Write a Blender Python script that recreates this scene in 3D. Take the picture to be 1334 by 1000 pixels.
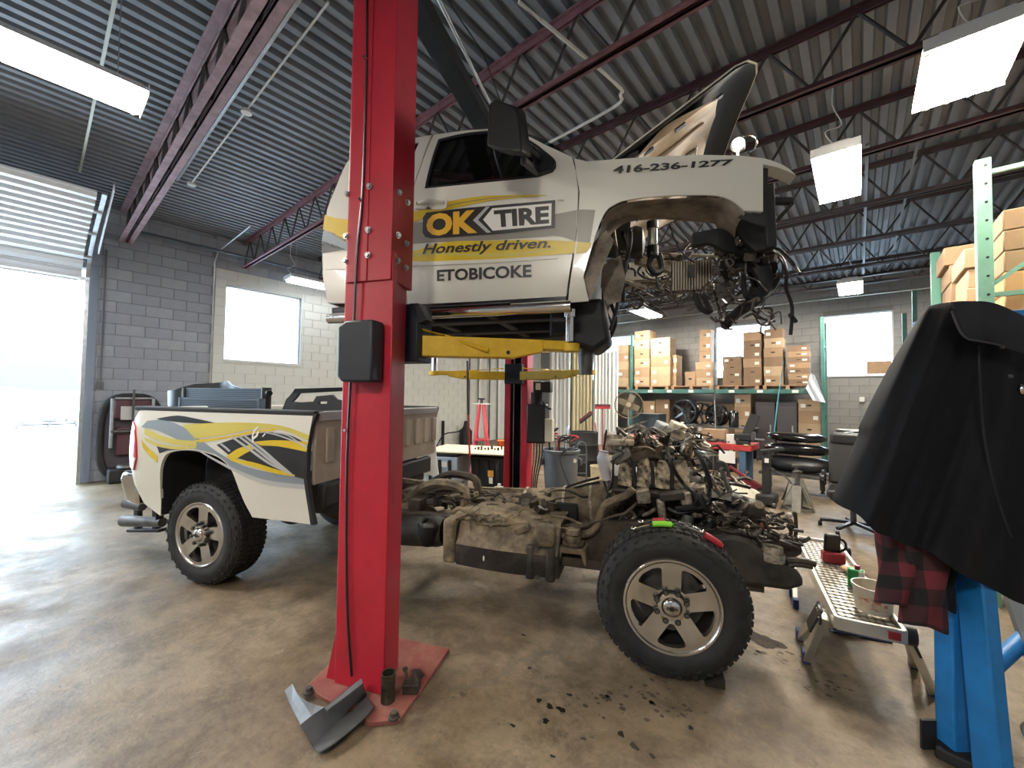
import bpy, bmesh, math, random
from mathutils import Vector, Matrix
from mathutils.geometry import delaunay_2d_cdt, tessellate_polygon
for o in list(bpy.data.objects): bpy.data.objects.remove(o)
SC = bpy.context.scene
COL = SC.collection
rnd = random.Random(7)
PI = math.pi
# ---------------------------------------------------------------- camera
F, CX, CY, H = 530., 667., 500., 1.58
PITCH, ROLL, YAW = math.atan(17/530.), math.radians(.8), math.radians(40.5)
f0 = Vector((-math.sin(YAW), math.cos(YAW), 0)); r0 = Vector((math.cos(YAW), math.sin(YAW), 0)); z0 = Vector((0, 0, 1))
cf = f0*math.cos(PITCH)+z0*math.sin(PITCH); cu = -f0*math.sin(PITCH)+z0*math.cos(PITCH)
cr = r0*math.cos(ROLL)+cu*math.sin(ROLL); cu = -r0*math.sin(ROLL)+cu*math.cos(ROLL)
cam = bpy.data.cameras.new('camera'); camo = bpy.data.objects.new('camera', cam); COL.objects.link(camo)
cam.sensor_fit = 'HORIZONTAL'; cam.sensor_width = 36; cam.lens = 36*F/1334.; cam.clip_start = .02; cam.clip_end = 300
camo.matrix_world = Matrix(((cr.x, cu.x, -cf.x, 0), (cr.y, cu.y, -cf.y, 0), (cr.z, cu.z, -cf.z, H), (0, 0, 0, 1)))
SC.camera = camo
# ---------------------------------------------------------------- world, exposure
wd = bpy.data.worlds.new('overcast'); SC.world = wd; wd.use_nodes = True
bg = wd.node_tree.nodes['Background']; bg.inputs[0].default_value = (.68, .85, 1, 1); bg.inputs[1].default_value = 9.5
vs = SC.view_settings; vs.view_transform = 'Standard'; vs.look = 'None'; vs.exposure = 0.65; vs.gamma = 1; vs.use_curve_mapping = False
SC.cycles.use_denoising = True; SC.cycles.max_bounces = 8; SC.cycles.diffuse_bounces = 5; SC.cycles.sample_clamp_indirect = 6
# ---------------------------------------------------------------- frames: W = building, T = truck and lift
TA = math.radians(23.5)
tu = Vector((math.cos(TA), math.sin(TA), 0)); tv = Vector((-math.sin(TA), math.cos(TA), 0))
ANG = {'W': 0., 'T': TA}
def toW(p): return Vector((tu.x*p[0]+tv.x*p[1], tu.y*p[0]+tv.y*p[1], p[2]))
def toT(p): p = Vector(p); return Vector((p.dot(tu), p.dot(tv), p.z))
def ray(x, y): return (cf*F+cr*(x-CX)-cu*(y-CY)).normalized()
C0 = Vector((0, 0, H))
def PV(x, y, v): d = ray(x, y); return toT(C0+d*(v/d.dot(tv)))      # pixel on a plane along the truck
def PU(x, y, u): d = ray(x, y); return toT(C0+d*(u/d.dot(tu)))
def PZ(x, y, z=0.): d = ray(x, y); return C0+d*((z-H)/d.z)           # pixel on a level plane (building frame)
def PZT(x, y, z=0.): return toT(PZ(x, y, z))
def PX(x, y, X): d = ray(x, y); return C0+d*(X/d.x)
def PY(x, y, Y): d = ray(x, y); return C0+d*(Y/d.y)
# ---------------------------------------------------------------- materials
MATS = {}
def mat(name, col, rough=.6, metal=0., var=0., scale=8., bump=0., col2=None, spec=.5, thr=(.35, .65), coat=0., bscale=None, det=6, stretch=None):
    if name in MATS: return MATS[name]
    m = bpy.data.materials.new(name); m.use_nodes = True; nt = m.node_tree; N = nt.nodes; L = nt.links
    b = N['Principled BSDF']; b.inputs['Roughness'].default_value = rough; b.inputs['Metallic'].default_value = metal
    b.inputs['Specular IOR Level'].default_value = spec; b.inputs['Coat Weight'].default_value = coat
    b.inputs['Base Color'].default_value = (*col, 1)
    if var or col2 or bump:
        tc = N.new('ShaderNodeTexCoord'); src = tc.outputs['Object']
        if stretch:
            mp = N.new('ShaderNodeMapping'); mp.inputs['Scale'].default_value = stretch; L.new(src, mp.inputs[0]); src = mp.outputs[0]
        nz = N.new('ShaderNodeTexNoise'); nz.inputs['Scale'].default_value = scale; nz.inputs['Detail'].default_value = det; nz.inputs['Roughness'].default_value = .65
        L.new(src, nz.inputs['Vector'])
        if var or col2:
            cr_ = N.new('ShaderNodeValToRGB'); L.new(nz.outputs['Fac'], cr_.inputs[0])
            e = cr_.color_ramp.elements; e[0].position, e[1].position = thr
            c2 = col2 or tuple(min(1, c*(1+var)) for c in col); c1 = col if col2 else tuple(c*(1-var) for c in col)
            e[0].color = (*c1, 1); e[1].color = (*c2, 1); L.new(cr_.outputs[0], b.inputs['Base Color'])
        if bump:
            bp = N.new('ShaderNodeBump'); bp.inputs['Strength'].default_value = bump; bp.inputs['Distance'].default_value = .01
            n2 = nz
            if bscale:
                n2 = N.new('ShaderNodeTexNoise'); n2.inputs['Scale'].default_value = bscale; n2.inputs['Detail'].default_value = 5; L.new(src, n2.inputs['Vector'])
            L.new(n2.outputs['Fac'], bp.inputs['Height']); L.new(bp.outputs[0], b.inputs['Normal'])
    MATS[name] = m; return m
def emat(name, col, s):
    if name in MATS: return MATS[name]
    m = bpy.data.materials.new(name); m.use_nodes = True; b = m.node_tree.nodes['Principled BSDF']
    b.inputs['Base Color'].default_value = (*col, 1); b.inputs['Emission Color'].default_value = (*col, 1); b.inputs['Emission Strength'].default_value = s
    MATS[name] = m; return m
def glass(name, tint, rough=.03, fac=.12):
    m = bpy.data.materials.new(name); m.use_nodes = True; nt = m.node_tree; N = nt.nodes; L = nt.links; N.clear()
    o = N.new('ShaderNodeOutputMaterial'); mx = N.new('ShaderNodeMixShader'); t = N.new('ShaderNodeBsdfTransparent'); g = N.new('ShaderNodeBsdfGlossy')
    t.inputs[0].default_value = (*tint, 1); g.inputs['Roughness'].default_value = rough; g.inputs[0].default_value = (.9, .9, .9, 1); mx.inputs[0].default_value = fac
    L.new(t.outputs[0], mx.inputs[1]); L.new(g.outputs[0], mx.inputs[2]); L.new(mx.outputs[0], o.inputs[0]); MATS[name] = m; return m
WHITE = mat('body_white', (.66, .645, .57), .28, coat=.4)
RED = mat('lift_red', (.40, .012, .030), .42, var=.12, scale=3, bump=.03)
REDW = mat('plate_red_worn', (.20, .042, .036), .7, scale=7, col2=(.27, .115, .085))
YEL = mat('arm_yellow', (.62, .38, .012), .5, scale=12, col2=(.74, .48, .03), bump=.05)
BLK = mat('black_plastic', (.0075, .008, .0095), .42)
BLKM = mat('black_matte', (.0095, .0095, .0105), .7, var=.3)
BLKG = mat('black_gloss', (.008, .008, .010), .18, coat=.5)
NAVY = mat('carriage_blue_black', (.007, .010, .018), .5)
RUB = mat('tyre_rubber', (.0125, .012, .012), .7, var=.4, scale=14, bump=.15)
ALU = mat('wheel_alloy', (.66, .64, .60), .26, 1., var=.08, scale=5)
CHR = mat('chrome', (.72, .70, .66), .12, 1.)
STL = mat('galvanised_steel', (.50, .52, .53), .35, 1., var=.15)
DSTL = mat('dark_steel', (.10, .095, .09), .5, .6, var=.3, scale=12)
RUST = mat('rusty_frame', (.022, .018, .014), .75, scale=7, col2=(.085, .062, .04), bump=.4)
DIRT = mat('dusty_metal', (.060, .046, .030), .75, scale=9, col2=(.25, .195, .12), bump=.5, thr=(.36, .66))
DIRTD = mat('dusty_dark_plastic', (.014, .0135, .0125), .6, scale=3.5, col2=(.085, .072, .05), thr=(.45, .72), bump=.15)
DLIN = mat('dirty_liner', (.10, .082, .062), .8, scale=7, col2=(.32, .27, .21), bump=.25, thr=(.34, .66))
GREASE = mat('greasy_iron', (.014, .012, .010), .5, .3, scale=18, col2=(.075, .058, .04), bump=.4)
CAST = mat('corroded_aluminium', (.12, .10, .075), .5, .5, scale=22, col2=(.60, .53, .42), bump=.4)
SHLD = mat('heat_shield', (.035, .028, .018), .55, .3, scale=17, col2=(.50, .41, .28), bump=.6, thr=(.40, .60))
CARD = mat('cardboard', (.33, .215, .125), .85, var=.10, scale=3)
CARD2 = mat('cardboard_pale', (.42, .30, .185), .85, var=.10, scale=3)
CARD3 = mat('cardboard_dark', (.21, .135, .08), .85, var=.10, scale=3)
CARDO = mat('cardboard_orange', (.56, .32, .15), .8, var=.08, scale=2)
PAPER = mat('paper_label', (.72, .70, .64), .8)
TAPE = mat('packing_tape', (.62, .52, .36), .4)
WOOD = mat('pallet_wood', (.30, .17, .09), .8, scale=3, col2=(.42, .26, .15), stretch=(1, 12, 12))
RGRN = mat('rack_green', (.045, .135, .115), .5, var=.15)
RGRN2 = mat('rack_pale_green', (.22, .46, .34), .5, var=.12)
BLUE = mat('hoist_blue', (.012, .17, .46), .42, var=.15, scale=9, bump=.05)
PINK = mat('joist_primer_lit', (.28, .185, .20), .75, var=.25, scale=6)  # same primer as the other joists, stronger lighting put into the colour
MAROON = mat('joist_primer', (.062, .024, .029), .7, var=.2, scale=6)
JDARK = mat('joist_primer_shaded', (.045, .040, .042), .7, var=.2)  # joist primer again, darkened: dim lighting put into the colour
GREYP = mat('grey_plastic', (.085, .095, .105), .5, var=.15, scale=4)
CLOTHK = mat('jacket_black', (.0030, .0039, .0062), .85, var=.3, scale=5, bump=.15, bscale=180, spec=.3)
CURT = mat('curtain_white', (.72, .73, .70), .6)
CURC = mat('curtain_cream', (.62, .55, .36), .7)
BENCHR = mat('bench_red', (.42, .035, .035), .5, var=.15)
JACKR = mat('jack_red', (.55, .07, .09), .4)
ORANGE = mat('cone_orange', (.80, .16, .03), .5)
PLY = mat('plywood', (.66, .57, .40), .7, scale=2, col2=(.74, .66, .50), stretch=(1, 9, 1))
WIRE = mat('wire_black', (.015, .015, .015), .5)
COPPER = mat('wire_mixed', (.035, .03, .027), .5, scale=30, col2=(.12, .10, .085))
GYEL = mat('vinyl_yellow', (.58, .40, .008), .35, scale=5, col2=(.66, .49, .025))
GYELP = mat('vinyl_pale_yellow', (.54, .46, .09), .35)
GGRY = mat('vinyl_grey', (.22, .20, .17), .35)
GBLG = mat('vinyl_blue_grey', (.22, .26, .29), .35)
GBLK = mat('vinyl_black', (.014, .013, .013), .35)
GSIL = mat('vinyl_silver', (.42, .43, .43), .35)
GWHT = mat('vinyl_white', (.80, .79, .74), .35)
BUCK = mat('bucket_cream', (.64, .56, .36), .6, scale=8, col2=(.45, .36, .22), thr=(.55, .8))
GRNP = mat('green_plastic', (.02, .30, .08), .4)
LIME = mat('lime_grip', (.22, .62, .03), .45)
REDP = mat('red_plastic', (.35, .02, .03), .4)
CLRP = mat('tub_plastic', (.62, .56, .44), .35, var=.1)
LAMP = emat('lamp_diffuser', (1., .93, .82), 95.)
LAMPW = emat('lamp_warm', (1., .90, .76), 55.)
GLSD = glass('glass_tinted', (.12, .14, .14), .03, .10)
GLSB = glass('glass_block', (.92, .96, 1.), .3, .06)
# ---------------------------------------------------------------- mesh builder
OFF = {}
def _n(v): return v.normalized() if v.length > 1e-9 else Vector((0, 0, 1))
def basis(d):
    d = _n(Vector(d)); a = Vector((0, 0, 1)) if abs(d.z) < .95 else Vector((1, 0, 0))
    x = _n(d.cross(a)); return x, _n(x.cross(d)), d
def smooth_pts(pts, k):
    pts = [Vector(p) for p in pts]
    if k < 2 or len(pts) < 3: return pts
    out = []
    for i in range(len(pts)-1):
        p0, p1, p2, p3 = pts[max(i-1, 0)], pts[i], pts[i+1], pts[min(i+2, len(pts)-1)]
        for j in range(k):
            t = j/k
            out.append(.5*((2*p1)+(p2-p0)*t+(2*p0-5*p1+4*p2-p3)*t*t+(3*p1-p0-3*p2+p3)*t**3))
    return out+[pts[-1]]
class MB:
    def __init__(s): s.v = []; s.f = []
    def add(s, vs_, fs):
        o = len(s.v); s.v += [tuple(p) for p in vs_]; s.f += [tuple(i+o for i in q) for q in fs]; return s
    def box(s, x0, x1, y0, y1, z0_, z1):
        return s.add([(x, y, z) for z in (z0_, z1) for y in (y0, y1) for x in (x0, x1)], [(0, 2, 3, 1), (4, 5, 7, 6), (0, 1, 5, 4), (2, 6, 7, 3), (0, 4, 6, 2), (1, 3, 7, 5)])
    def cbox(s, c, sz, rz=0., rx=0., ry=0.):
        m = Matrix.Rotation(rz, 3, 'Z') @ Matrix.Rotation(ry, 3, 'Y') @ Matrix.Rotation(rx, 3, 'X'); c = Vector(c)
        vs_ = [c+m @ Vector((x*sz[0]/2, y*sz[1]/2, z*sz[2]/2)) for z in (-1, 1) for y in (-1, 1) for x in (-1, 1)]
        return s.add(vs_, [(0, 2, 3, 1), (4, 5, 7, 6), (0, 1, 5, 4), (2, 6, 7, 3), (0, 4, 6, 2), (1, 3, 7, 5)])
    def beam(s, p0, p1, w, h, up=(0, 0, 1)):
        p0, p1 = Vector(p0), Vector(p1); d = _n(p1-p0); up = Vector(up)
        if abs(d.dot(up)) > .98: up = Vector((1, 0, 0))
        x = _n(d.cross(up))*w/2; y = _n(x.cross(d))*h/2
        vs_ = [p+a*x+b*y for p in (p0, p1) for a, b in ((-1, -1), (1, -1), (1, 1), (-1, 1))]
        return s.add(vs_, [(0, 3, 2, 1), (4, 5, 6, 7)]+[(i, (i+1) % 4, 4+(i+1) % 4, 4+i) for i in range(4)])
    def cyl(s, p0, p1, r, n=12, r2=None, cap=True):
        p0, p1 = Vector(p0), Vector(p1); x, y, d = basis(p1-p0); r2 = r if r2 is None else r2
        vs_ = [p+(x*math.cos(2*PI*i/n)+y*math.sin(2*PI*i/n))*q for p, q in ((p0, r), (p1, r2)) for i in range(n)]
        fs = [(i, (i+1) % n, n+(i+1) % n, n+i) for i in range(n)]
        if cap: fs += [tuple(range(n-1, -1, -1)), tuple(range(n, 2*n))]
        return s.add(vs_, fs)
    def tube(s, pts, r, n=7, k=4, closed=False):
        P = smooth_pts(pts, k); m = len(P); vs_ = []; x = None
        for i, p in enumerate(P):
            d = _n(P[min(i+1, m-1)]-P[max(i-1, 0)])
            if x is None: x, y, _ = basis(d)
            else:
                x = x-d*x.dot(d)
                x = _n(x) if x.length > 1e-6 else basis(d)[0]
                y = _n(d.cross(x))
            rr = r[min(i*len(r)//m, len(r)-1)] if isinstance(r, (list, tuple)) else r
            vs_ += [p+(x*math.cos(2*PI*j/n)+y*math.sin(2*PI*j/n))*rr for j in range(n)]
        fs = [(i*n+j, i*n+(j+1) % n, (i+1)*n+(j+1) % n, (i+1)*n+j) for i in range(m-1) for j in range(n)]
        return s.add(vs_, fs+[tuple(range(n-1, -1, -1)), tuple(range((m-1)*n, m*n))])
    def lathe(s, prof, c, axis=(0, 0, 1), n=24, a0=0., a1=2*PI, sc=(1, 1)):
        x, y, d = basis(axis); c = Vector(c); m = len(prof); full = abs(a1-a0-2*PI) < 1e-6; k = n if full else n+1
        vs_ = [c+d*h+(x*math.cos(a0+(a1-a0)*j/n)*sc[0]+y*math.sin(a0+(a1-a0)*j/n)*sc[1])*r for r, h in prof for j in range(k)]
        fs = [(i*k+j, i*k+(j+1) % k, (i+1)*k+(j+1) % k, (i+1)*k+j) for i in range(m-1) for j in range(n)]
        if full:
            mx = max(p[0] for p in prof)
            if prof[0][0] < .6*mx: fs.append(tuple(range(k)))
            if prof[-1][0] < .6*mx: fs.append(tuple(range((m-1)*k, m*k)))
        return s.add(vs_, fs)
    def prism(s, poly, a0, a1, axis='v'):
        k = len(poly)
        mp = {'v': lambda p, a: (p[0], a, p[1]), 'u': lambda p, a: (a, p[0], p[1]), 'z': lambda p, a: (p[0], p[1], a)}[axis]
        return s.add([mp(p, a) for a in (a0, a1) for p in poly], [tuple(range(k)), tuple(range(2*k-1, k-1, -1))]+[(i, (i+1) % k, k+(i+1) % k, k+i) for i in range(k)])
    def ell(s, c, r, n=12, m=8):
        c = Vector(c); vs_ = []
        for i in range(m+1):
            t = PI*i/m
            vs_ += [(c.x+r[0]*math.sin(t)*math.cos(2*PI*j/n), c.y+r[1]*math.sin(t)*math.sin(2*PI*j/n), c.z+r[2]*math.cos(t)) for j in range(n)]
        return s.add(vs_, [(i*n+j, (i+1)*n+j, (i+1)*n+(j+1) % n, i*n+(j+1) % n) for i in range(m) for j in range(n)])
    def grid(s, fn, nu, nv, closed=False):
        vs_ = [fn(i/nu, j/nv) for j in range(nv+1) for i in range(nu+1)]
        return s.add(vs_, [(j*(nu+1)+i, j*(nu+1)+i+1, (j+1)*(nu+1)+i+1, (j+1)*(nu+1)+i) for j in range(nv) for i in range(nu)])
    def torus(s, c, R, r, axis=(0, 0, 1), n=20, m=8, a0=0., a1=2*PI):
        x, y, d = basis(axis); c = Vector(c); full = abs(a1-a0-2*PI) < 1e-6; k = n if full else n+1; vs_ = []
        for i in range(k):
            a = a0+(a1-a0)*i/n; e = x*math.cos(a)+y*math.sin(a)
            vs_ += [c+e*(R+r*math.cos(2*PI*j/m))+d*r*math.sin(2*PI*j/m) for j in range(m)]
        return s.add(vs_, [(i*m+j, ((i+1) % k)*m+j, ((i+1) % k)*m+(j+1) % m, i*m+(j+1) % m) for i in range(n) for j in range(m)])
    def sheet(s, out, fn, holes=(), step=.08, th=.004):
        """flat outline (2-D) -> dense panel mapped by fn(a, b, depth) with thickness th"""
        V = []; E = []
        for lp in (out, *holes):
            o = len(V); pts = []
            for i, p in enumerate(lp):
                q = lp[(i+1) % len(lp)]; k = max(1, int(math.dist(p, q)/step))
                pts += [(p[0]+(q[0]-p[0])*j/k, p[1]+(q[1]-p[1])*j/k) for j in range(k)]
            V += pts; E += [(o+i, o+(i+1) % len(pts)) for i in range(len(pts))]
        def ins(p, lp):
            c = False; j = len(lp)-1
            for i in range(len(lp)):
                a, b = lp[i], lp[j]
                if (a[1] > p[1]) != (b[1] > p[1]) and p[0] < (b[0]-a[0])*(p[1]-a[1])/(b[1]-a[1])+a[0]: c = not c
                j = i
            return c
        ok = lambda p: ins(p, out) and not any(ins(p, h) for h in holes)
        xs = [p[0] for p in out]; ys = [p[1] for p in out]
        nx, ny = int((max(xs)-min(xs))/step), int((max(ys)-min(ys))/step)
        for i in range(1, nx+1):
            for j in range(1, ny+1):
                p = (min(xs)+(i-.5)*step, min(ys)+(j-.5)*step)
                if ok(p) and min(math.dist(p, q) for q in V[:len(E)]) > step*.35: V.append(p)
        vv, _, ff, _, _, _ = delaunay_2d_cdt([Vector(p) for p in V], E, [], 0, 1e-6)
        ff = [t for t in ff if ok(tuple((vv[t[0]]+vv[t[1]]+vv[t[2]])/3))]
        k = len(vv); cnt = {}
        for t in ff:
            for a, b in ((t[0], t[1]), (t[1], t[2]), (t[2], t[0])): cnt[(a, b)] = cnt.get((a, b), 0)+1
        bd = [e for e in cnt if (e[1], e[0]) not in cnt]
        vs_ = [fn(p.x, p.y, 0.) for p in vv]+[fn(p.x, p.y, th) for p in vv]
        return s.add(vs_, [tuple(t) for t in ff]+[(k+c, k+b, k+a) for a, b, c in ff]+[(b, a, k+a, k+b) for a, b in bd])
    def build(s, name, m, parent=None, frame='W', sm=None, bev=0., label=None, cat=None, group=None, kind=None, seg=2):
        off = Vector((0, 0, 0)); root = parent
        while root is not None and root.parent is not None: root = root.parent
        vs_ = [Vector(p) for p in s.v]
        if root is not None: off = OFF.get(root.name, Vector((0, 0, 0)))
        else:
            lo = [min(p[i] for p in vs_) for i in range(3)]; hi = [max(p[i] for p in vs_) for i in range(3)]
            off = Vector(((lo[0]+hi[0])/2, (lo[1]+hi[1])/2, lo[2]))
        me = bpy.data.meshes.new(name); me.from_pydata([p-off for p in vs_], [], s.f)
        bm = bmesh.new(); bm.from_mesh(me); bmesh.ops.recalc_face_normals(bm, faces=bm.faces); bm.to_mesh(me); bm.free()
        me.materials.append(m)
        if sm is not None:
            me.polygons.foreach_set('use_smooth', [True]*len(me.polygons)); me.set_sharp_from_angle(angle=math.radians(sm))
        o = bpy.data.objects.new(name, me); COL.objects.link(o)
        if parent is not None: o.parent = parent
        else:
            o.location = toW(off) if frame == 'T' else off; o.rotation_euler = (0, 0, ANG[frame]); OFF[o.name] = off
        if bev:
            b = o.modifiers.new('b', 'BEVEL'); b.width = bev; b.segments = seg; b.limit_method = 'ANGLE'; b.angle_limit = math.radians(40)
            if sm is None:
                me.polygons.foreach_set('use_smooth', [True]*len(me.polygons)); me.set_sharp_from_angle(angle=math.radians(35))
        return tag(o, label, cat, group, kind)
def tag(o, label=None, cat=None, group=None, kind=None):
    if label: o['label'] = label
    if cat: o['category'] = cat
    if group: o['group'] = group
    if kind: o['kind'] = kind
    return o
def thing(name, label, cat, base, frame='W', group=None, kind=None):
    o = bpy.data.objects.new(name, None); COL.objects.link(o); o.empty_display_size = .1
    base = Vector(base); o.location = toW(base) if frame == 'T' else base; o.rotation_euler = (0, 0, ANG[frame]); OFF[o.name] = base
    return tag(o, label, cat, group, kind)
def copy_at(o, loc, rz=None, parent=None, label=None, name=None):
    c = o.copy(); COL.objects.link(c); c.location = loc
    if rz is not None: c.rotation_euler = (0, 0, rz)
    if parent is not None: c.parent = parent
    if label: c['label'] = label
    return c
def dup(root, loc, rz=None, label=None):
    r = root.copy(); COL.objects.link(r); r.location = loc; OFF[r.name] = Vector(loc)
    if rz is not None: r.rotation_euler = (0, 0, rz)
    if label: r['label'] = label
    for ch in list(root.children):
        c = ch.copy(); COL.objects.link(c); c.parent = r
        for g in list(ch.children): d = g.copy(); COL.objects.link(d); d.parent = c
    return r
def tubep(name, pts, r, m, parent=None, frame='W', k=4, n=7, **kw): return MB().tube(pts, r, n, k).build(name, m, parent, frame, sm=50, **kw)
def textmesh(txt, shear=0., off=0., sp=1.):
    cu_ = bpy.data.curves.new('t', 'FONT'); cu_.body = txt; cu_.size = 1; cu_.offset = off; cu_.shear = shear; cu_.resolution_u = 3; cu_.space_character = sp
    o = bpy.data.objects.new('t', cu_); COL.objects.link(o); dg = bpy.context.evaluated_depsgraph_get(); dg.update()
    me = bpy.data.meshes.new_from_object(o.evaluated_get(dg)); vs_ = [tuple(p.co)[:2] for p in me.vertices]; fs = [tuple(p.vertices) for p in me.polygons]
    bpy.data.objects.remove(o); bpy.data.curves.remove(cu_); bpy.data.meshes.remove(me); return vs_, fs
def text_quad(mb, txt, quad, fn, d=-.003, shear=0., off=0., sp=1.):
    """text filling the quad TL, TR, BR, BL (2-D surface coordinates)"""
    vs_, fs = textmesh(txt, shear, off, sp); x0 = min(p[0] for p in vs_); x1 = max(p[0] for p in vs_); y0 = min(p[1] for p in vs_); y1 = max(p[1] for p in vs_)
    TL, TR, BR, BL = [Vector(q) for q in quad]; P = []
    for x, y in vs_:
        a = (x-x0)/(x1-x0); b = (y-y0)/(y1-y0); q = (BL*(1-a)+BR*a)*(1-b)+(TL*(1-a)+TR*a)*b; P.append(fn(q.x, q.y, d))
    return mb.add(P, fs)
# ================================================================ SETTING
XL, XR, YB, YF, ZC = -10.2, 3.4, 13.8, -6.5, 4.87
def concrete():
    m = mat('floor_concrete', (.30, .27, .225), .55); nt = m.node_tree; N = nt.nodes; L = nt.links; b = N['Principled BSDF']
    tc = N.new('ShaderNodeTexCoord')
    def noise(sc, det=8, ro=.65, dist=0.):
        n = N.new('ShaderNodeTexNoise'); n.inputs['Scale'].default_value = sc; n.inputs['Detail'].default_value = det; n.inputs['Roughness'].default_value = ro; n.inputs['Distortion'].default_value = dist
        L.new(tc.outputs['Object'], n.inputs['Vector']); return n.outputs['Fac']
    def ramp(src, stops):
        r = N.new('ShaderNodeValToRGB'); L.new(src, r.inputs[0]); e = r.color_ramp.elements
        while len(e) < len(stops): e.new(.5)
        for k, (p, c) in enumerate(stops): e[k].position = p; e[k].color = (*c, 1)
        return r.outputs[0]
    def mix(t, a, c, fac):
        x = N.new('ShaderNodeMix'); x.data_type = 'RGBA'; x.blend_type = t
        if hasattr(fac, 'links'): L.new(fac, x.inputs[0])
        else: x.inputs[0].default_value = fac
        for s_, q in ((a, 6), (c, 7)):
            if hasattr(s_, 'links'): L.new(s_, x.inputs[q])
            else: x.inputs[q].default_value = (*s_, 1)
        return x.outputs[2]
    base = ramp(noise(.7, 10, .72, .15), [(.32, (.120, .085, .050)), (.5, (.205, .156, .098)), (.68, (.295, .238, .165))])
    blot = ramp(noise(3.1, 11, .8, .2), [(.41, (.36, .32, .28)), (.57, (1, 1, 1))])
    c = mix('MULTIPLY', base, blot, .75)
    pale = ramp(noise(4.4, 12, .85, .5), [(.57, (0, 0, 0)), (.66, (1, 1, 1))])
    c = mix('MIX', c, (.40, .365, .31), mix('MULTIPLY', pale, (.5, .5, .5), 1.))
    oil = ramp(noise(11., 8, .75, .2), [(.60, (0, 0, 0)), (.66, (1, 1, 1))])
    c = mix('MIX', c, (.045, .036, .028), mix('MULTIPLY', oil, ramp(noise(1.1, 4), [(.45, (0, 0, 0)), (.62, (.8, .8, .8))]), 1.))
    vo = N.new('ShaderNodeTexVoronoi'); vo.feature = 'DISTANCE_TO_EDGE'; vo.inputs['Scale'].default_value = .22
    dn = N.new('ShaderNodeTexNoise'); dn.inputs['Scale'].default_value = 1.6; dn.inputs['Detail'].default_value = 8; L.new(tc.outputs['Object'], dn.inputs['Vector'])
    ad = N.new('ShaderNodeVectorMath'); ad.operation = 'MULTIPLY_ADD'; ad.inputs[1].default_value = (1.1, 1.1, 0); L.new(dn.outputs['Color'], ad.inputs[0]); L.new(tc.outputs['Object'], ad.inputs[2]); L.new(ad.outputs[0], vo.inputs['Vector'])
    crk = ramp(vo.outputs['Distance'], [(.0, (1, 1, 1)), (.0007, (0, 0, 0))])
    c = mix('MIX', c, (.13, .11, .085), mix('MULTIPLY', crk, (.6, .6, .6), 1.))
    L.new(c, b.inputs['Base Color'])
    rr = ramp(noise(1.7, 6), [(.35, (.34, .34, .34)), (.65, (.68, .68, .68))]); L.new(rr, b.inputs['Roughness'])
    bp = N.new('ShaderNodeBump'); bp.inputs['Strength'].default_value = .35; bp.inputs['Distance'].default_value = .01; L.new(noise(22., 10, .75), bp.inputs['Height']); L.new(bp.outputs[0], b.inputs['Normal'])
    return m
MB().box(XL-.2, XR+.2, YF-.2, YB+.2, -.2, 0).build('floor', concrete(), kind='structure', label='stained tan concrete shop floor')
snow = mat('snowy_lot', (.80, .83, .86), .8, var=.08, scale=.4)
MB().box(-70, XL-.21, -30, 30, -.2, -.02).build('ground', snow, kind='structure', label='bright snowy lot outside the overhead door')
# corrugated steel deck
DECK = mat('deck_steel', (.185, .20, .22), .6, 0., var=.12, scale=1.5)
def deck():
    m = MB(); pr = []; x = XL-.1; P = .1524
    while x < XR+.1:
        pr += [(x, 0.), (x+.066, 0.), (x+.080, .058), (x+.138, .058)]; x += P
    k = len(pr); y0, y1 = YF-.1, YB+.1
    m.add([(a, y, ZC+b) for y in (y0, y1) for a, b in pr]+[(a, y, ZC+b+.006) for y in (y0, y1) for a, b in pr],
          [(i, i+1, k+i+1, k+i) for i in range(k-1)]+[(2*k+i, 3*k+i, 3*k+i+1, 2*k+i+1) for i in range(k-1)])
    return m
ceil = deck().build('ceiling', DECK, kind='structure', label='corrugated grey steel roof deck')
MB().box(XL-.2, XR+.2, YF-.2, YB+.2, ZC+.08, ZC+.22).build('insulation_board', BLKM, ceil)
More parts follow.
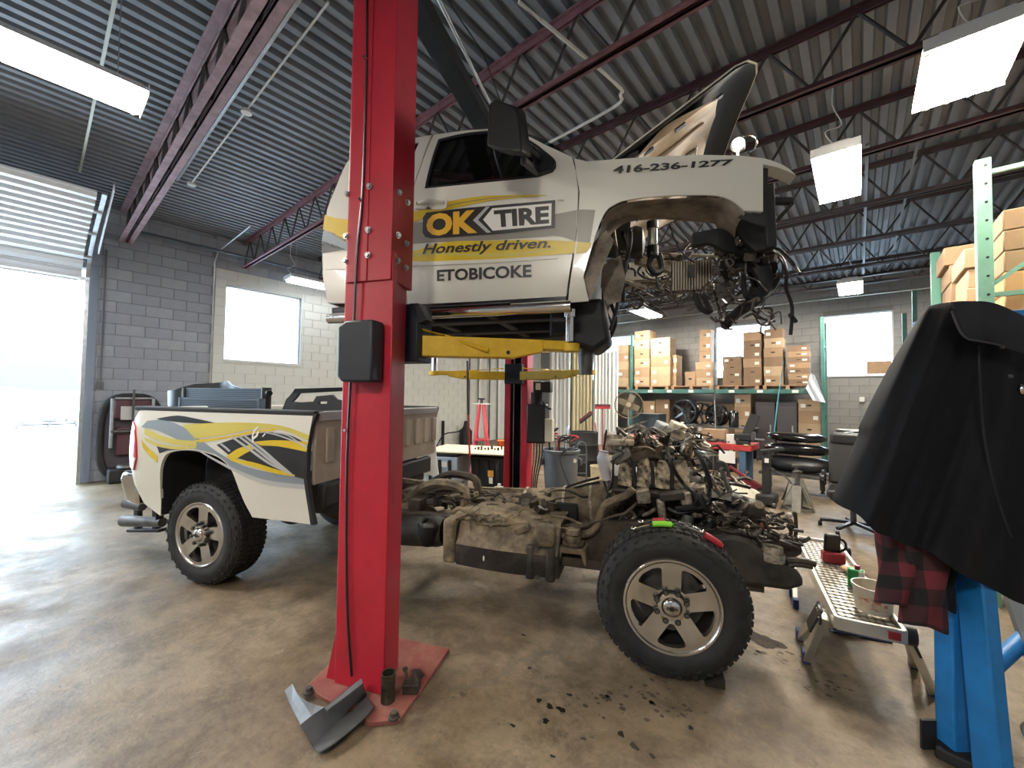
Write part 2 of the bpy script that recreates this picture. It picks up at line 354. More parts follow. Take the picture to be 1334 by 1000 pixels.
# block walls: mortar core, block faces proud of it
GBLK_ = mat('block_grey_paint', (.25, .27, .31), .7, var=.10, scale=2.2, bump=.15, bscale=60)
GBLK2 = mat('block_grey_paint_worn', (.275, .295, .33), .7, var=.12, scale=2.2, bump=.15, bscale=60)
CBLK = mat('block_cream_paint', (.56, .57, .53), .6, var=.04, scale=2, bump=.1, bscale=60)
MORT = mat('mortar_grey', (.19, .20, .22), .9); MORTC = mat('mortar_cream', (.51, .52, .48), .8)
BBLK = mat('block_back_grey', (.26, .255, .245), .75, var=.12, scale=1.4, bump=.15, bscale=60); MORTB = mat('mortar_back', (.17, .165, .16), .9)
def blocks(wall, axis, fixed, a0, a1, holes, pick, most, face):
    """block courses on a wall plane; the largest in view become parts, the rest one joined part"""
    proto = {}; cells = []; r = 0
    while r*.2 < ZC-.02:
        a = a0-(.2 if r % 2 else 0); z = r*.2
        while a < a1:
            b0, b1 = max(a, a0), min(a+.4, a1); zt = min(z+.2, ZC)
            if b1-b0 > .06 and not any(b0 < h[1]-.01 and b1 > h[0]+.01 and z < h[3]-.01 and zt > h[2]+.01 for h in holes):
                cells.append((b0, b1, z, zt))
            elif b1-b0 > .06:
                for h in holes:                                     # cut blocks beside an opening
                    if b0 < h[1] and b1 > h[0] and z < h[3]-.05 and zt > h[2]+.05:
                        if h[0]-b0 > .05: cells.append((b0, h[0], z, zt))
                        if b1-h[1] > .05: cells.append((h[1], b1, z, zt))
            a += .4
        r += 1
    cells.sort(key=lambda c: face((c[0]+c[1])/2)); rest = {}
    for i, (b0, b1, z, zt) in enumerate(cells):
        mm = pick((b0+b1)/2, (z+zt)/2); w, h = round(b1-b0, 2)-.012, round(zt-z, 2)-.012; d = .012
        def bx(m, c, zc):
            if axis == 'X': return m.box(fixed, fixed+d, c-w/2, c+w/2, zc-h/2, zc+h/2)
            return m.box(c-w/2, c+w/2, fixed-d, fixed, zc-h/2, zc+h/2)
        ca, cz = (b0+b1)/2, (z+zt)/2
        if i < most:
            key = (w, h, mm.name)
            if key not in proto:
                m = MB(); bx(m, 0, 0)
                proto[key] = m.build('block', mm, wall); o = proto[key]
                o.data.transform(Matrix.Translation(Vector(OFF[wall.name])))     # authored at the origin
            else: o = proto[key].copy(); COL.objects.link(o)
            loc = Vector((0, ca, cz)) if axis == 'X' else Vector((ca, 0, cz))
            o.location = loc-Vector(OFF[wall.name])
        else:
            bx(rest.setdefault(mm.name, (MB(), mm))[0], ca, cz)
    for m, mm in rest.values(): m.build('block_courses', mm, wall, kind='stuff')
WIN1 = (2.55, 4.09, 2.27, 3.88)
DOOR = (-3.7, .52, 0., 3.75)
wl = MB()
def wallX(m, x0, x1, y0, y1, hs):
    ys = sorted({y0, y1, *[h[0] for h in hs], *[h[1] for h in hs]})
    for a, b in zip(ys, ys[1:]):
        z = 0.
        for h in sorted([h for h in hs if h[0] <= a and h[1] >= b], key=lambda h: h[2]):
            if h[2] > z: m.box(x0, x1, a, b, z, h[2])
            z = h[3]
        m.box(x0, x1, a, b, z, ZC+.05)
wallX(wl, XL-.22, XL-.006, YF-.2, YB+.2, [WIN1, DOOR])
WL = wl.build('wall_left', MORT, kind='structure', label='painted concrete block side wall, grey then cream')
gpick = lambda a, z: GBLK2 if rnd.random() < .35 else GBLK_
blocks(WL, 'X', XL-.006, YF, 2.36, [DOOR], gpick, 135, lambda a: abs(a-.55) if a > .5 else 50+abs(a))
blocks(WL, 'X', XL-.006, 2.36, YB, [WIN1], lambda a, z: CBLK if z < 4.22 else gpick(a, z), 160, lambda a: a)
mc = MB(); wallX(mc, XL-.007, XL-.004, 2.36, YB, [WIN1]); mc.v = [(x, y, min(z, 4.2)) for x, y, z in mc.v]; mc.build('joint_paint', MORTC, WL)
WIN2 = (-3.42, -1.95, 2.25, 3.86); WIN3 = (-.72, .66, 2.25, 3.88); WIN0 = (-7.8, -6.1, 2.25, 3.86)
wb = MB()
def wallY(m, y0, y1, x0, x1, hs):
    xs = sorted({x0, x1, *[h[0] for h in hs], *[h[1] for h in hs]})
    for a, b in zip(xs, xs[1:]):
        z = 0.
        for h in sorted([h for h in hs if h[0] <= a and h[1] >= b], key=lambda h: h[2]):
            if h[2] > z: m.box(a, b, y0, y1, z, h[2])
            z = h[3]
        m.box(a, b, y0, y1, z, ZC+.05)
wallY(wb, YB+.006, YB+.22, XL-.2, XR+.2, [WIN0, WIN2, WIN3])
WB = wb.build('wall_back', MORTB, kind='structure', label='grey block wall behind the pallet rack')
blocks(WB, 'Y', YB+.006, XL, XR, [WIN0, WIN2, WIN3], lambda a, z: BBLK, 290, lambda a: abs(a+.3))
MB().box(XR, XR+.2, YF-.2, YB+.2, 0, ZC).build('wall_right', GBLK_, kind='structure', label='grey block wall beyond the green rack')
MB().box(XL-.2, XR+.2, YF-.2, YF, 0, ZC).build('wall_front', GBLK_, kind='structure', label='grey block wall behind the viewer')
FRM = mat('window_frame_paint', (.60, .61, .60), .5)
def window(i, axis, w, nx, nz, label):
    p = thing('window_%d' % i, label, None, (XL-.1, (w[0]+w[1])/2, w[2]) if axis == 'X' else ((w[0]+w[1])/2, YB+.1, w[2]), kind='structure')
    def bx(a0, a1, z0_, z1, d0, d1, nm, mm):
        m = MB(); m.box(XL-d1, XL-d0, a0, a1, z0_, z1) if axis == 'X' else m.box(a0, a1, YB+d0, YB+d1, z0_, z1); return m.build(nm, mm, p)
    t = .03
    bx(w[0], w[1], w[2]-.02, w[2]+t, -.02, .2, 'window_sill', FRM); bx(w[0], w[1], w[3]-t, w[3], .06, .14, 'window_frame', FRM)
    bx(w[0], w[0]+t, w[2], w[3], .06, .14, 'window_frame', FRM); bx(w[1]-t, w[1], w[2], w[3], .06, .14, 'window_frame', FRM)
    for k in range(nx):
        for j in range(nz):
            a0, a1 = w[0]+t+(w[1]-w[0]-2*t)*k/nx, w[0]+t+(w[1]-w[0]-2*t)*(k+1)/nx; b0, b1 = w[2]+t+(w[3]-w[2]-2*t)*j/nz, w[2]+t+(w[3]-w[2]-2*t)*(j+1)/nz
            bx(a0+.004, a1-.004, b0+.004, b1-.004, .09, .102, 'pane', GLSB)
    return p
window(1, 'X', WIN1, 1, 1, 'blown-out window in the cream block wall')
window(2, 'Y', WIN0, 3, 2, 'bright window beside the white curtain')
window(3, 'Y', WIN2, 3, 2, 'bright window behind the stacked file boxes')
w4 = window(4, 'Y', WIN3, 3, 3, 'bright window right of the pallet rack upright')
MB().box(.15, .62, YB+.03, YB+.05, 2.29, 2.62).build('cardboard_sheet', CARD, label='brown cardboard sheet propped in the window corner', cat='cardboard')
# overhead door: sections riding up inclined tracks
DW = mat('door_steel_white', (.66, .68, .70), .45, .1)
d1 = thing('door_1', 'raised white ribbed overhead door', None, (XL+.1, -1.6, 3.48), kind='structure')
path = smooth_pts([(XL+.08, 0, 3.46), (XL+.14, 0, 3.62), (XL+.40, 0, 3.86), (XL+.95, 0, 4.02), (XL+1.6, 0, 4.12), (XL+2.5, 0, 4.24)], 10)
cum = [0.]
for a, b in zip(path, path[1:]): cum.append(cum[-1]+(b-a).length)
def along(s_):
    s_ = max(0, min(s_, cum[-1]-1e-4)); i = max(k for k in range(len(cum)) if cum[k] <= s_); i = min(i, len(path)-2)
    return path[i].lerp(path[i+1], (s_-cum[i])/(cum[i+1]-cum[i])), _n(path[i+1]-path[i])
nsl = 13; L_ = cum[-1]-.02
for i in range(nsl):
    m = MB(); a, b = L_*i/nsl, L_*(i+1)/nsl-.012; st = []
    for t_, h_ in ((0, 0), (.12, .0), (.3, .042), (.66, .042), (.9, 0), (1, 0)):
        p, d = along(a+(b-a)*t_); nn = Vector((d.z, 0, -d.x)); st.append((p+nn*h_, p-nn*.03))
    k = len(st); V = [(q.x, y, q.z) for y in (-3.68, .45) for s_ in st for q in s_]
    fs = []
    for j in range(k-1): fs += [(2*j, 2*j+2, 2*k+2*j+2, 2*k+2*j), (2*j+1, 2*k+2*j+1, 2*k+2*j+3, 2*j+3)]
    fs += [tuple([2*j for j in range(k)]+[2*j+1 for j in range(k-1, -1, -1)]), tuple([2*k+2*j for j in range(k)]+[2*k+2*j+1 for j in range(k-1, -1, -1)]), (0, 1, 2*k+1, 2*k), (2*k-2, 2*k-1, 4*k-1, 4*k-2)]
    m.add(V, fs).build('door_slat', DW, d1)
m = MB(); P_ = [Vector((XL+.09, .52, .0)), Vector((XL+.09, .52, 3.4))]+[q+Vector((0, .52, 0)) for q in path[6:]]
for a, b in zip(P_, P_[1:]): m.beam(a, b, .05, .035, (1, 0, 0))
m.build('track', STL, d1)
MB().beam((XL+.7, .60, 3.88), (XL+2.6, .60, 4.33), .012, .10).build('track_angle', mat('track_white', (.7, .72, .74), .5), d1)
for s_ in range(3):
    q, d = along(.5+s_*.8); MB().cyl((q.x, .44, q.z-.02), (q.x, .54, q.z-.02), .03, 10).build('roller', STL, d1)
MB().cbox((XL+.12, .47, 3.5), (.05, .12, .06)).build('bottom_bracket', STL, d1)
m = MB().box(XL-.21, XL+.03, .50, .56, 0, 3.75).box(XL-.02, XL+.035, .54, .66, 0, 3.8); m.build('trim_1', mat('jamb_paint', (.20, .23, .29), .6), kind='structure', label='dark steel jamb of the overhead door')
MB().box(XL-.24, XL-.0, -3.7, .52, 3.72, 3.8).build('trim_2', MORT, kind='structure', label='steel lintel above the overhead door')
# steel joists
def joist(y, wd_, mm, mw, x0, x1, label, zt=4.80, zb=4.30, pitch=.62, big=False):
    j = thing('steel_joist', label, 'joist', ((x0+x1)/2, y, zb), group='roof joists')
    th = .012; leg = wd_/2-.012
    for nm, z, sg in (('top_chord', zt, -1), ('bottom_chord', zb, 1)):
        for s_ in (-1, 1):
            m = MB(); m.box(x0, x1, *sorted((y+s_*.012, y+s_*(leg+.012))), z, z+th) if nm == 'bottom_chord' else m.box(x0, x1, *sorted((y+s_*.012, y+s_*(leg+.012))), z+.05, z+.05+th)
            m.box(x0, x1, *sorted((y+s_*.012, y+s_*(.012+th))), z, z+.06); m.build(nm, mm, j)
    n = int((x1-x0)/pitch); pw = (x1-x0)/n; zb2, zt2 = zb+.03, zt+.03; m0 = None
    for i in range(n):
        for q in (0, 1):
            a = x0+pw*(i+q*.5); 
            if m0 is None or q == 0 and i == 0 or q == 1 and i == 0:
                pa, pb = ((a, y, zb2), (a+pw/2, y, zt2)) if q == 0 else ((a, y, zt2), (a+pw/2, y, zb2))
                o = MB().cyl(pa, pb, .014 if not big else .018, 6).build('web', mw, j)
                if q == 0: m0 = o
                else: m1 = o
            else:
                o = (m0 if q == 0 else m1).copy(); COL.objects.link(o); o.location = (pw*i, 0, 0)
    return j
joist(.98, .19, PINK, JDARK, XL+.02, 2.9, 'wide pink joist nearest the overhead door track', big=True)
joist(2.87, .11, mat('joist_primer_part_lit', (.20, .085, .10), .7, var=.2), JDARK, XL+.02, 2.9, 'maroon joist running above the lifted cab roof')  # paler copy of the shared primer, its lighting put into the colour
for y, lb in ((4.35, 'maroon joist behind the raised hood tip'), (5.85, 'maroon joist over the hanging ceiling light'), (7.4, 'dark joist with a notched chord beyond the hanging light'),
              (9.0, 'dark joist third from the back wall'), (10.75, 'dark joist second from the back wall'), (12.35, 'dark joist right above the pallet rack')):
    joist(y, .11, MAROON if y < 6 else mat('joist_primer_hazed', (.075, .055, .055), .7, var=.2), JDARK, -9.9, 2.9, lb)  # far joists: shared primer with grey-brown haze mixed into the colour
# sprinkler and conduit runs
def run(name, pts, r, mm, label, cat, k=1, frame='W', **kw): return tubep(name, pts, r, mm, None, frame, k, label=label, cat=cat, **kw)
run('conduit_pipe', [(-2.7, 1.22, 4.62), (-7.4, 1.22, 4.62)], .017, STL, 'thick steel conduit slung beside the pink joist', 'pipe')
run('conduit_pipe', [(-3.2, 1.42, 4.72), (-7.6, 1.42, 4.72)], .011, mat('pipe_white', (.66, .66, .62), .5), 'thin white conduit carrying junction boxes beside the pink joist', 'pipe')
for x in (-5.15, -7.6):
    MB().lathe([(.01, .04), (.05, .035), (.055, 0), (.01, -.005)], (x, 1.42, 4.69), n=14).build('junction_box', MATS['pipe_white'], label='round white junction box on the thin conduit' if x > -6 else 'round white junction box at the thin conduit end', cat='junction box', sm=40)
run('conduit_pipe', [(-4.1, .3, 4.62), (-8.2, .3, 4.62), (-8.5, .3, 4.80)], .014, mat('pipe_cream', (.55, .56, .46), .5), 'cream pipe dropping behind the long ceiling lamp', 'pipe')
run('conduit_pipe', [(-1.95, 2.3, 4.6), (-1.75, 3.5, 4.6), (-1.78, 3.68, 4.6), (-1.92, 3.8, 4.6), (-2.9, 3.86, 4.6)], .016, MATS['pipe_white'], 'bent white pipe curving above the cab roof', 'pipe', 4)
run('sprinkler_pipe', [(-9.9, 1.02, 4.47), (-9.9, 13.2, 4.47)], .03, mat('pipe_dark', (.10, .11, .13), .6), 'dark pipe running along the cream wall top', 'pipe')
run('sprinkler_pipe', [(-8.5, 11.3, 4.245), (2.9, 11.3, 4.245)], .045, mat('pipe_black', (.035, .035, .04), .5), 'black sprinkler main in front of the pallet rack', 'pipe')
run('sprinkler_pipe', [(-8.5, 13.1, 4.2), (2.9, 13.1, 4.2)], .03, MATS['pipe_cream'], 'pale pipe high on the back wall', 'pipe')
run('sprinkler_pipe', [(.10, 6.2, 4.58), (.10, 12.6, 4.58)], .02, mat('pipe_grey', (.20, .21, .22), .5), 'galvanised branch pipe crossing the dark joists', 'pipe')
run('sprinkler_pipe', [(.55, 6.2, 4.62), (.55, 11.0, 4.62)], .016, MATS['pipe_grey'], 'thin branch pipe crossing the joists near the green rack', 'pipe')
run('conduit_pipe', [(XL+.03, .74, 1.75), (XL+.03, .74, 4.1)], .014, MATS['pipe_dark'], 'vertical conduit down the grey block wall', 'pipe')
MB().cbox((XL+.05, .74, 1.69), (.06, .07, .11)).build('outlet_box', GREYP, bev=.006, label='small grey outlet box under the vertical conduit', cat='outlet')
run('conduit_pipe', [(XL+.045, 2.33, .4), (XL+.045, 2.33, 4.3), (XL+.16, 2.36, 4.5), (XL+1.6, 2.5, 4.7)], .013, STL, 'conduit following the grey and cream paint boundary', 'pipe', 1)
# ceiling lights
SHADE = mat('fixture_white', (.72, .72, .70), .45)
def light(x0, x1, y0, y1, z, label, em=None, tubes=4, cable=True):
    xc, yc = (x0+x1)/2, (y0+y1)/2; t = thing('hanging_light', label, 'ceiling light', (xc, yc, z), group='high-bay ceiling lights')
    m = MB(); m.add([(x0-.03, y0-.03, z), (x1+.03, y0-.03, z), (x1+.03, y1+.03, z), (x0-.03, y1+.03, z), (x0+.06, y0, z+.09), (x1-.06, y0, z+.09), (x1-.06, y1, z+.09), (x0+.06, y1, z+.09)],
                    [(4, 5, 6, 7), (0, 1, 5, 4), (1, 2, 6, 5), (2, 3, 7, 6), (3, 0, 4, 7)])
    m.box(x0-.03, x1+.03, y0-.035, y0-.03, z-.03, z+.06).box(x0-.03, x1+.03, y1+.03, y1+.035, z-.03, z+.06); m.build('reflector', SHADE, t)
    for i in range(tubes):
        x = x0+(x1-x0)*(i+.5)/tubes; w = (x1-x0)/tubes*.42; MB().cyl((x, y0, z-.004), (x, y1, z-.004), w, 8).build('lamp_tube', em or LAMP, t, sm=60)
    for y in (y0+.02, y1-.02): MB().box(x0-.02, x1+.02, y-.012, y+.012, z-.03, z-.022).build('wire_guard', mat('guard_wire', (.6, .58, .45), .4, .5), t)
    if cable:
        for y in (y0+.14, y1-.14): tubep('hanger', [(xc, y, z+.08), (xc+.01, y, ZC)], .004, STL, t, k=1, n=5)
        tubep('cord', [(xc, y0+.1, z+.09), (xc-.08, y0, z+.22), (xc+.05, y0+.10, z+.3), (xc-.02, y0+.03, z+.5), (xc, y0+.03, ZC)], .006, SHADE, t, n=5)
    return t
light(-4.90, -4.50, -.74, .50, 4.08, 'long tube light hanging by the pink joist', emat('lamp_cool', (1, .97, .93), 60.))
light(.40, .86, 4.06, 4.80, 4.1, 'wide glaring lamp nearest the green rack', LAMPW)
light(-.33, .01, 5.14, 6.34, 4.1, 'hanging lamp with loose white cord between two joists')
light(-.31, .05, 11.0, 12.2, 4.1, 'far ceiling lamp above the rack window')
light(-4.92, -4.5, 10.85, 12.1, 4.08, 'far lamp above the file box stacks')
light(-9.6, -9.25, 3.5, 5.0, 4.1, 'dim strip lamp above the cream wall window', emat('lamp_dim', (.95, .97, 1), 6.), 2)
light(-4.6, -4.2, -5.2, -4.0, 4.1, 'tube light in the bay behind the viewer'); light(.1, .5, -3.2, -2.0, 4.1, 'tube light over the near right bay')
light(-4.9, -4.5, 5.2, 6.4, 4.1, 'tube light hidden above the lifted cab')
# outside the door
tl = MB(); tl.box(-62, -60, -40, 60, -.02, 4.9); tl.build('neighbour_building', mat('teal_cladding', (.088, .138, .132), .6), label='pale teal building across the snowy lot', cat='building')
MB().grid(lambda s_, t: (-52+3*math.sin(PI*t)*-1+6*t, -38+90*s_, -.02+(1.9+.25*math.sin(s_*40))*math.sin(PI*t)), 60, 8).build('snow_bank', snow, label='long ploughed snow bank before the teal building', cat='snow bank', sm=60)
pl = thing('pallet_pile', 'low snow-dusted pile of pallets outside the door', 'pallets', (-26.6, .4, -.02))
for k, (dz, y0, y1) in enumerate(((0.02, -.5, 1.3), (.157, -.35, 1.25), (.292, .2, 1.0))):
    for q in range(5): MB().box(-27.1+q*.22, -27.0+q*.22, y0, y1, dz+.09, dz+.115).build('plank', mat('pallet_snow', (.14, .14, .14), .8) if k == 2 else mat('pallet_grey', (.085, .075, .068), .8), pl)
    for y in (y0, (y0+y1)/2-.04, y1-.08): MB().box(-27.1, -26.1, y, y+.08, dz-.02, dz+.09).build('bearer', MATS['pallet_grey'], pl)
# ================================================================ TWO-POST LIFT
def hexbolt(m, c, r=.014, h=.02, axis=(0, 0, 1)):
    c = Vector(c); a = _n(Vector(axis)); m.cyl(c, c+a*h*.35, r*1.5, 10); return m.cyl(c+a*h*.35, c+a*h, r, 6)
PU0 = -1.42
nearp = thing('lift_post', 'near red two-post lift column with bolted splice and black hose', 'lift post', (PU0, 1.99, 0), 'T', 'two-post lift columns')
def psec(y, xl, xc, xr, o=0.):
    a, b, c = PV(xl, y, 1.88).x-o, PV(xc, y, 1.88).x+o, PV(xr, y, 2.10).x+o
    return [(a+.012, 1.88-o), (b, 1.88-o), (c, 2.10+o), (c-.03, 2.10+o), (b-.02, 1.91), (a+.03, 1.91), (a+.03, 2.10+o), (a, 2.10+o), (a, 1.90-o)]
sec = psec(600, 441, 507, 525)
MB().prism(sec, .02, 2.36, 'z').build('column', RED, nearp, bev=.006)
def grow(p, k): return (PU0+(p[0]-PU0)*k, 1.99+(p[1]-1.99)*k)
up = psec(250, 456, 511, 536, .012)
MB().prism(up, 2.20, 4.12, 'z').build('column_extension', RED, nearp, bev=.004)
MB().prism([(-1.53, 1.862), (-1.405, 1.862), (-1.405, 1.869), (-1.53, 1.869)], 2.20, 4.12, 'z').build('fold_rib', RED, nearp, bev=.002)
for z in (2.32, 2.46, 2.70):
    for u in (-1.545, -1.40):
        m = MB(); hexbolt(m, (u, 1.866, z+(.02 if u > -1.5 else 0)), .012, .018, (0, -1, 0)); m.build('splice_bolt', STL, nearp)
    for k in (0, 1):
        q = Vector((up[1][0]+(up[2][0]-up[1][0])*(.25+.4*k), up[1][1]+(up[2][1]-up[1][1])*(.25+.4*k), z-.01*k)); m = MB(); hexbolt(m, q, .012, .018, (.95, -.3, 0)); m.build('splice_bolt', STL, nearp)
pl_ = [PZT(397, 900), PZT(436, 868), PZT(556, 880), PZT(556, 893), PZT(520, 943), PZT(482, 947)]
MB().prism([(p.x, p.y) for p in [pl_[0], pl_[5], pl_[4], pl_[3], Vector((-1.10, 2.35, 0)), Vector((-1.72, 2.35, 0))]], 0, .022, 'z').build('base_plate', REDW, nearp, bev=.003)
for q in ((398+4, 902), (513, 935), (440, 866), (545, 880)):
    p = PZT(*q, .022); m = MB(); hexbolt(m, p, .018, .03); m.build('anchor_bolt', DSTL, nearp)
MB().prism([(sec[0][0]-.0, .02), (sec[0][0], .30), (sec[0][0]-.01, .30), (sec[0][0]-.07, .02)], 1.90, 1.915, 'v').build('gusset', RED, nearp)
hz = [PV(478, -60, 1.86), PV(478, 60, 1.86), PV(476, 150, 1.858), PV(472, 255, 1.856), PV(465, 330, 1.852), PV(461, 420, 1.852), PV(452, 600, 1.858), PV(452, 780, 1.86), PV(458, 880, 1.86)]
tubep('hydraulic_hose', hz, .007, BLK, nearp, n=7)
for q in ((477, 77), (471, 261), (452, 560)):
    p = PV(*q, 1.855); MB().cyl(p, p+Vector((0, -.02, 0)), .009, 8).build('hose_clip', CHR, nearp)
p0, p1 = PV(450, 425, 1.83), PV(493, 498, 1.83)
MB().prism([(p0.x, p1.z+.03), (p0.x+.03, p1.z), (p1.x, p1.z), (p1.x, p0.z+.02), (p0.x+.05, p0.z+.02), (p0.x, p0.z-.01)], 1.77, 1.872, 'v').build('rubber_guard', NAVY, nearp, bev=.012)
# far column
FV = 4.92
farp = thing('lift_post', 'far red two-post lift column with black carriage slot and power unit', 'lift post', (-1.42, FV+.1, 0), 'T', 'two-post lift columns')
for a, b in ((-1.565, -1.49), (-1.35, -1.275)): MB().box(a, b, FV-.11, FV-.08, .02, 4.1).build('front_flange', RED, farp, bev=.004)
for a, b in ((-1.565, -1.55), (-1.29, -1.275)): MB().box(a, b, FV-.08, FV+.16, .02, 4.1).build('side_web', RED, farp)
MB().box(-1.55, -1.29, FV+.14, FV+.155, .02, 4.1).build('back_web', NAVY, farp)
for u in (-1.47, -1.37): MB().cyl((u, FV-.03, .05), (u, FV-.03, 4.05), .009, 8).build('lift_cable', STL, farp)
MB().box(-1.80, -1.04, FV-.3, FV+.3, 0, .022).build('base_plate', REDW, farp, bev=.003)
q0, q1 = PV(690, 526, FV-.06), PV(712, 577, FV-.06)
MB().box(-1.27, q1.x, FV-.16, FV+.06, q1.z, q0.z).build('power_unit', BLK, farp, bev=.02)
q0, q1 = PV(712, 545, FV-.10), PV(716, 575, FV-.1); MB().box(q0.x-.02, q1.x+.04, FV-.15, FV-.02, q1.z, q0.z).build('junction_cover', mat('cream_plastic', (.62, .58, .44), .5), farp, bev=.008)
q0, q1 = PV(696, 497, FV-.1), PV(718, 511, FV-.1); MB().box(q0.x, q1.x, FV-.15, FV, q1.z, q0.z).build('switch_box', BLK, farp, bev=.006); MB().box(q0.x+.03, q0.x+.09, FV-.152, FV-.15, q1.z+.03, q0.z-.02).build('switch_label', PAPER, farp)
MB().cyl((-1.17, FV-.05, q1.z-.15), (-1.17, FV-.05, q1.z), .07, 14).build('pump_motor', BLKM, farp, sm=40)
tubep('lever', [PV(706, 522, FV-.12), PV(712, 530, FV-.16), PV(718, 533, FV-.18)], .012, BLK, farp)
for k in range(4): tubep('hydraulic_hose', [(-1.2+.03*k, FV-.05, 1.25), (-1.19+.035*k, FV-.08, .9), (-1.22+.02*k, FV-.05, .5), (-1.2+.03*k, FV-.02, .05)], .008, REDP if k == 0 else BLK, farp)
ob = thing('overhead_beam', 'black overhead beam joining the two lift columns', 'beam', (-1.34, 3.4, 4.0), 'T')
MB().box(-1.42, -1.26, 2.13, FV-.13, 4.0, 4.10).build('beam_box', BLKM, ob, bev=.006)
MB().cyl((-1.16, 2.0, 3.99), (-1.16, FV-.2, 3.99), .012, 8).build('shutoff_bar', STL, ob)
# carriages with swing arms
def arm(parent, p0, p1, w0, w1, h0, h1, mm, zt, knee=.62):
    """box-section arm tapering in a stepped inner tube"""
    p0, p1 = Vector((*p0, zt)), Vector((*p1, zt)); d = p1-p0; d.z = 0; L_ = d.length; d = d/L_; n = Vector((-d.y, d.x, 0))
    def seg(a, b, wa, wb, ha, hb, nm):
        m = MB(); V = []
        for t, w, h in ((a, wa, ha), (b, wb, hb)):
            c = p0+d*L_*t; V += [c+n*w/2-Vector((0, 0, h)), c-n*w/2-Vector((0, 0, h)), c-n*w/2, c+n*w/2]
        return m.add(V, [(0, 1, 2, 3), (7, 6, 5, 4)]+[(i, (i+1) % 4, 4+(i+1) % 4, 4+i) for i in range(4)]).build(nm, mm, parent, bev=.006)
    seg(0, knee, w0, w0*.92, h0, h0*.95, 'outer_arm'); seg(knee-.02, knee+.18, w0*.92, w1*1.1, h0*.95, h1*1.3, 'arm_taper'); seg(knee, .97, w1, w1, h1, h1, 'inner_arm')
    c = p0+d*L_; MB().cyl(c+Vector((0, 0, -h1-.005)), c+Vector((0, 0, -h1+.045)), .065, 18).build('pad_seat', mm, parent, sm=40)
    c2 = p0+d*L_*.56-Vector((0, 0, h0*.7)); MB().cyl(c2+n*w0*.52, c2-n*w0*.52, .012, 8).build('pin_hole', BLK, parent)
    return c
nc = thing('lift_carriage', 'near black lift carriage with yellow swing arm under the cab', 'lift carriage', (-1.42, 2.15, 1.7), 'T', 'lift carriages')
pa, pb = PV(528, 400, 2.2), PV(552, 472, 2.2)
MB().box(-1.58, pb.x, 2.12, 2.30, pb.z, pa.z).build('carriage_body', NAVY, nc, bev=.008)
MB().prism([(pb.x-.06, pa.z+.0), (pb.x+.0, pa.z), (pb.x+.06, pa.z-.10), (pb.x, pa.z-.12)], 2.12, 2.2, 'v').build('carriage_ear', NAVY, nc)
zt = PV(560, 447, 2.27).z
pad = PV(742, 470, 2.62); ca = arm(nc, (pb.x-.02, 2.22), (pad.x, 2.62), .12, .09, .125, .06, YEL, zt+.035)
a0, a1 = PV(545, 428, 2.18), PV(545, 466, 2.18)
m = MB(); m.beam((a0.x, 2.14, a1.z), (a0.x, 2.14, a0.z), .02, .02); m.beam((a0.x, 2.14, a0.z), (a0.x+.02, 2.2, a0.z+.01), .02, .02); m.build('guard_post', mat('worn_yellow_white', (.66, .60, .40), .5), nc)
tubep('guard_bar', [(a0.x, 2.17, a0.z), PV(580, 438, 2.25), PV(636, 456, 2.32)], .014, YEL, nc, k=1)
adp = MB().cyl((ca.x, ca.y, ca.z-.0), (ca.x, ca.y, 2.135), .032, 18).cyl((ca.x, ca.y, 2.10), (ca.x, ca.y, 2.15), .045, 18); adp.build('height_adapter', CHR, nc, sm=40)
fc = thing('lift_carriage', 'far black lift carriage with two yellow swing arms', 'lift carriage', (-1.42, FV-.2, 1.7), 'T', 'lift carriages')
MB().box(-1.53, -1.31, FV-.24, FV-.115, PV(660, 500, FV-.2).z, PV(660, 474, FV-.2).z).build('carriage_body', NAVY, fc, bev=.01)
ztf = PV(640, 484, FV-.25).z
cl = arm(fc, (-1.53, FV-.22), (PV(566, 492, 4.45).x, 4.45), .11, .08, .10, .05, YEL, ztf); cr2 = arm(fc, (-1.31, FV-.22), (PV(768, 490, 4.4).x, 4.4), .11, .08, .10, .05, YEL, ztf)
for c in (cl, cr2): MB().cyl(c, (c.x, c.y, 2.14), .032, 16).build('height_adapter', CHR if c is cl else DSTL, fc, sm=40)
for s_, c in ((-1, cl), (1, cr2)): tubep('guard_bar', [(-1.42+s_*.12, FV-.25, ztf+.04), (-1.42+s_*.45, FV-.33, ztf+.01), (-1.42+s_*.7, FV-.36, ztf)], .009, YEL, fc, k=1)
# ================================================================ LIFTED CAB
cab = thing('truck_cab', 'white pickup cab with yellow graphics raised on the lift, front end stripped', 'truck cab', (-.8, 3.45, 2.15), 'T')
V0, V1 = 2.45, 4.45
def sv(w): t = max(0, w-2.95); b = max(0, 2.32-w); return .30*t+.25*t*t+.5*b*b*3
def SS(u, w, d): return (u, V0+sv(w)+d, w)
def SF(u, w, d): return (u, V1-sv(w)-d, w)
def ps(x, y):
    v = V0
    for _ in range(8): p = PV(x, y, v); v = V0+sv(p.z)
    return (p.x, p.z)
def psl(*l): return [ps(*q) for q in l]
def curve(l, k=4): return [(p.x, p.y) for p in smooth_pts([(a, b, 0) for a, b in l], k)]
glassline = curve(psl((571, 181), (605, 173), (645, 169.5), (672, 173.5), (695, 185), (712, 198), (722, 207), (724.5, 214), (721, 223), (700, 231)), 3)+psl((553, 245.5), (560, 215))
door_out = psl((531, 397), (737.5, 386.5), (746, 330), (751, 290), (752.5, 245), (750, 222), (745, 204.5), (709, 188), (690, 178), (672, 170.5), (640, 167.3), (605, 170.2), (565, 175.5), (549, 215), (537, 252), (532, 320))
MB().sheet(door_out, SS, [glassline], .07, .035).build('door', WHITE, cab, sm=30)
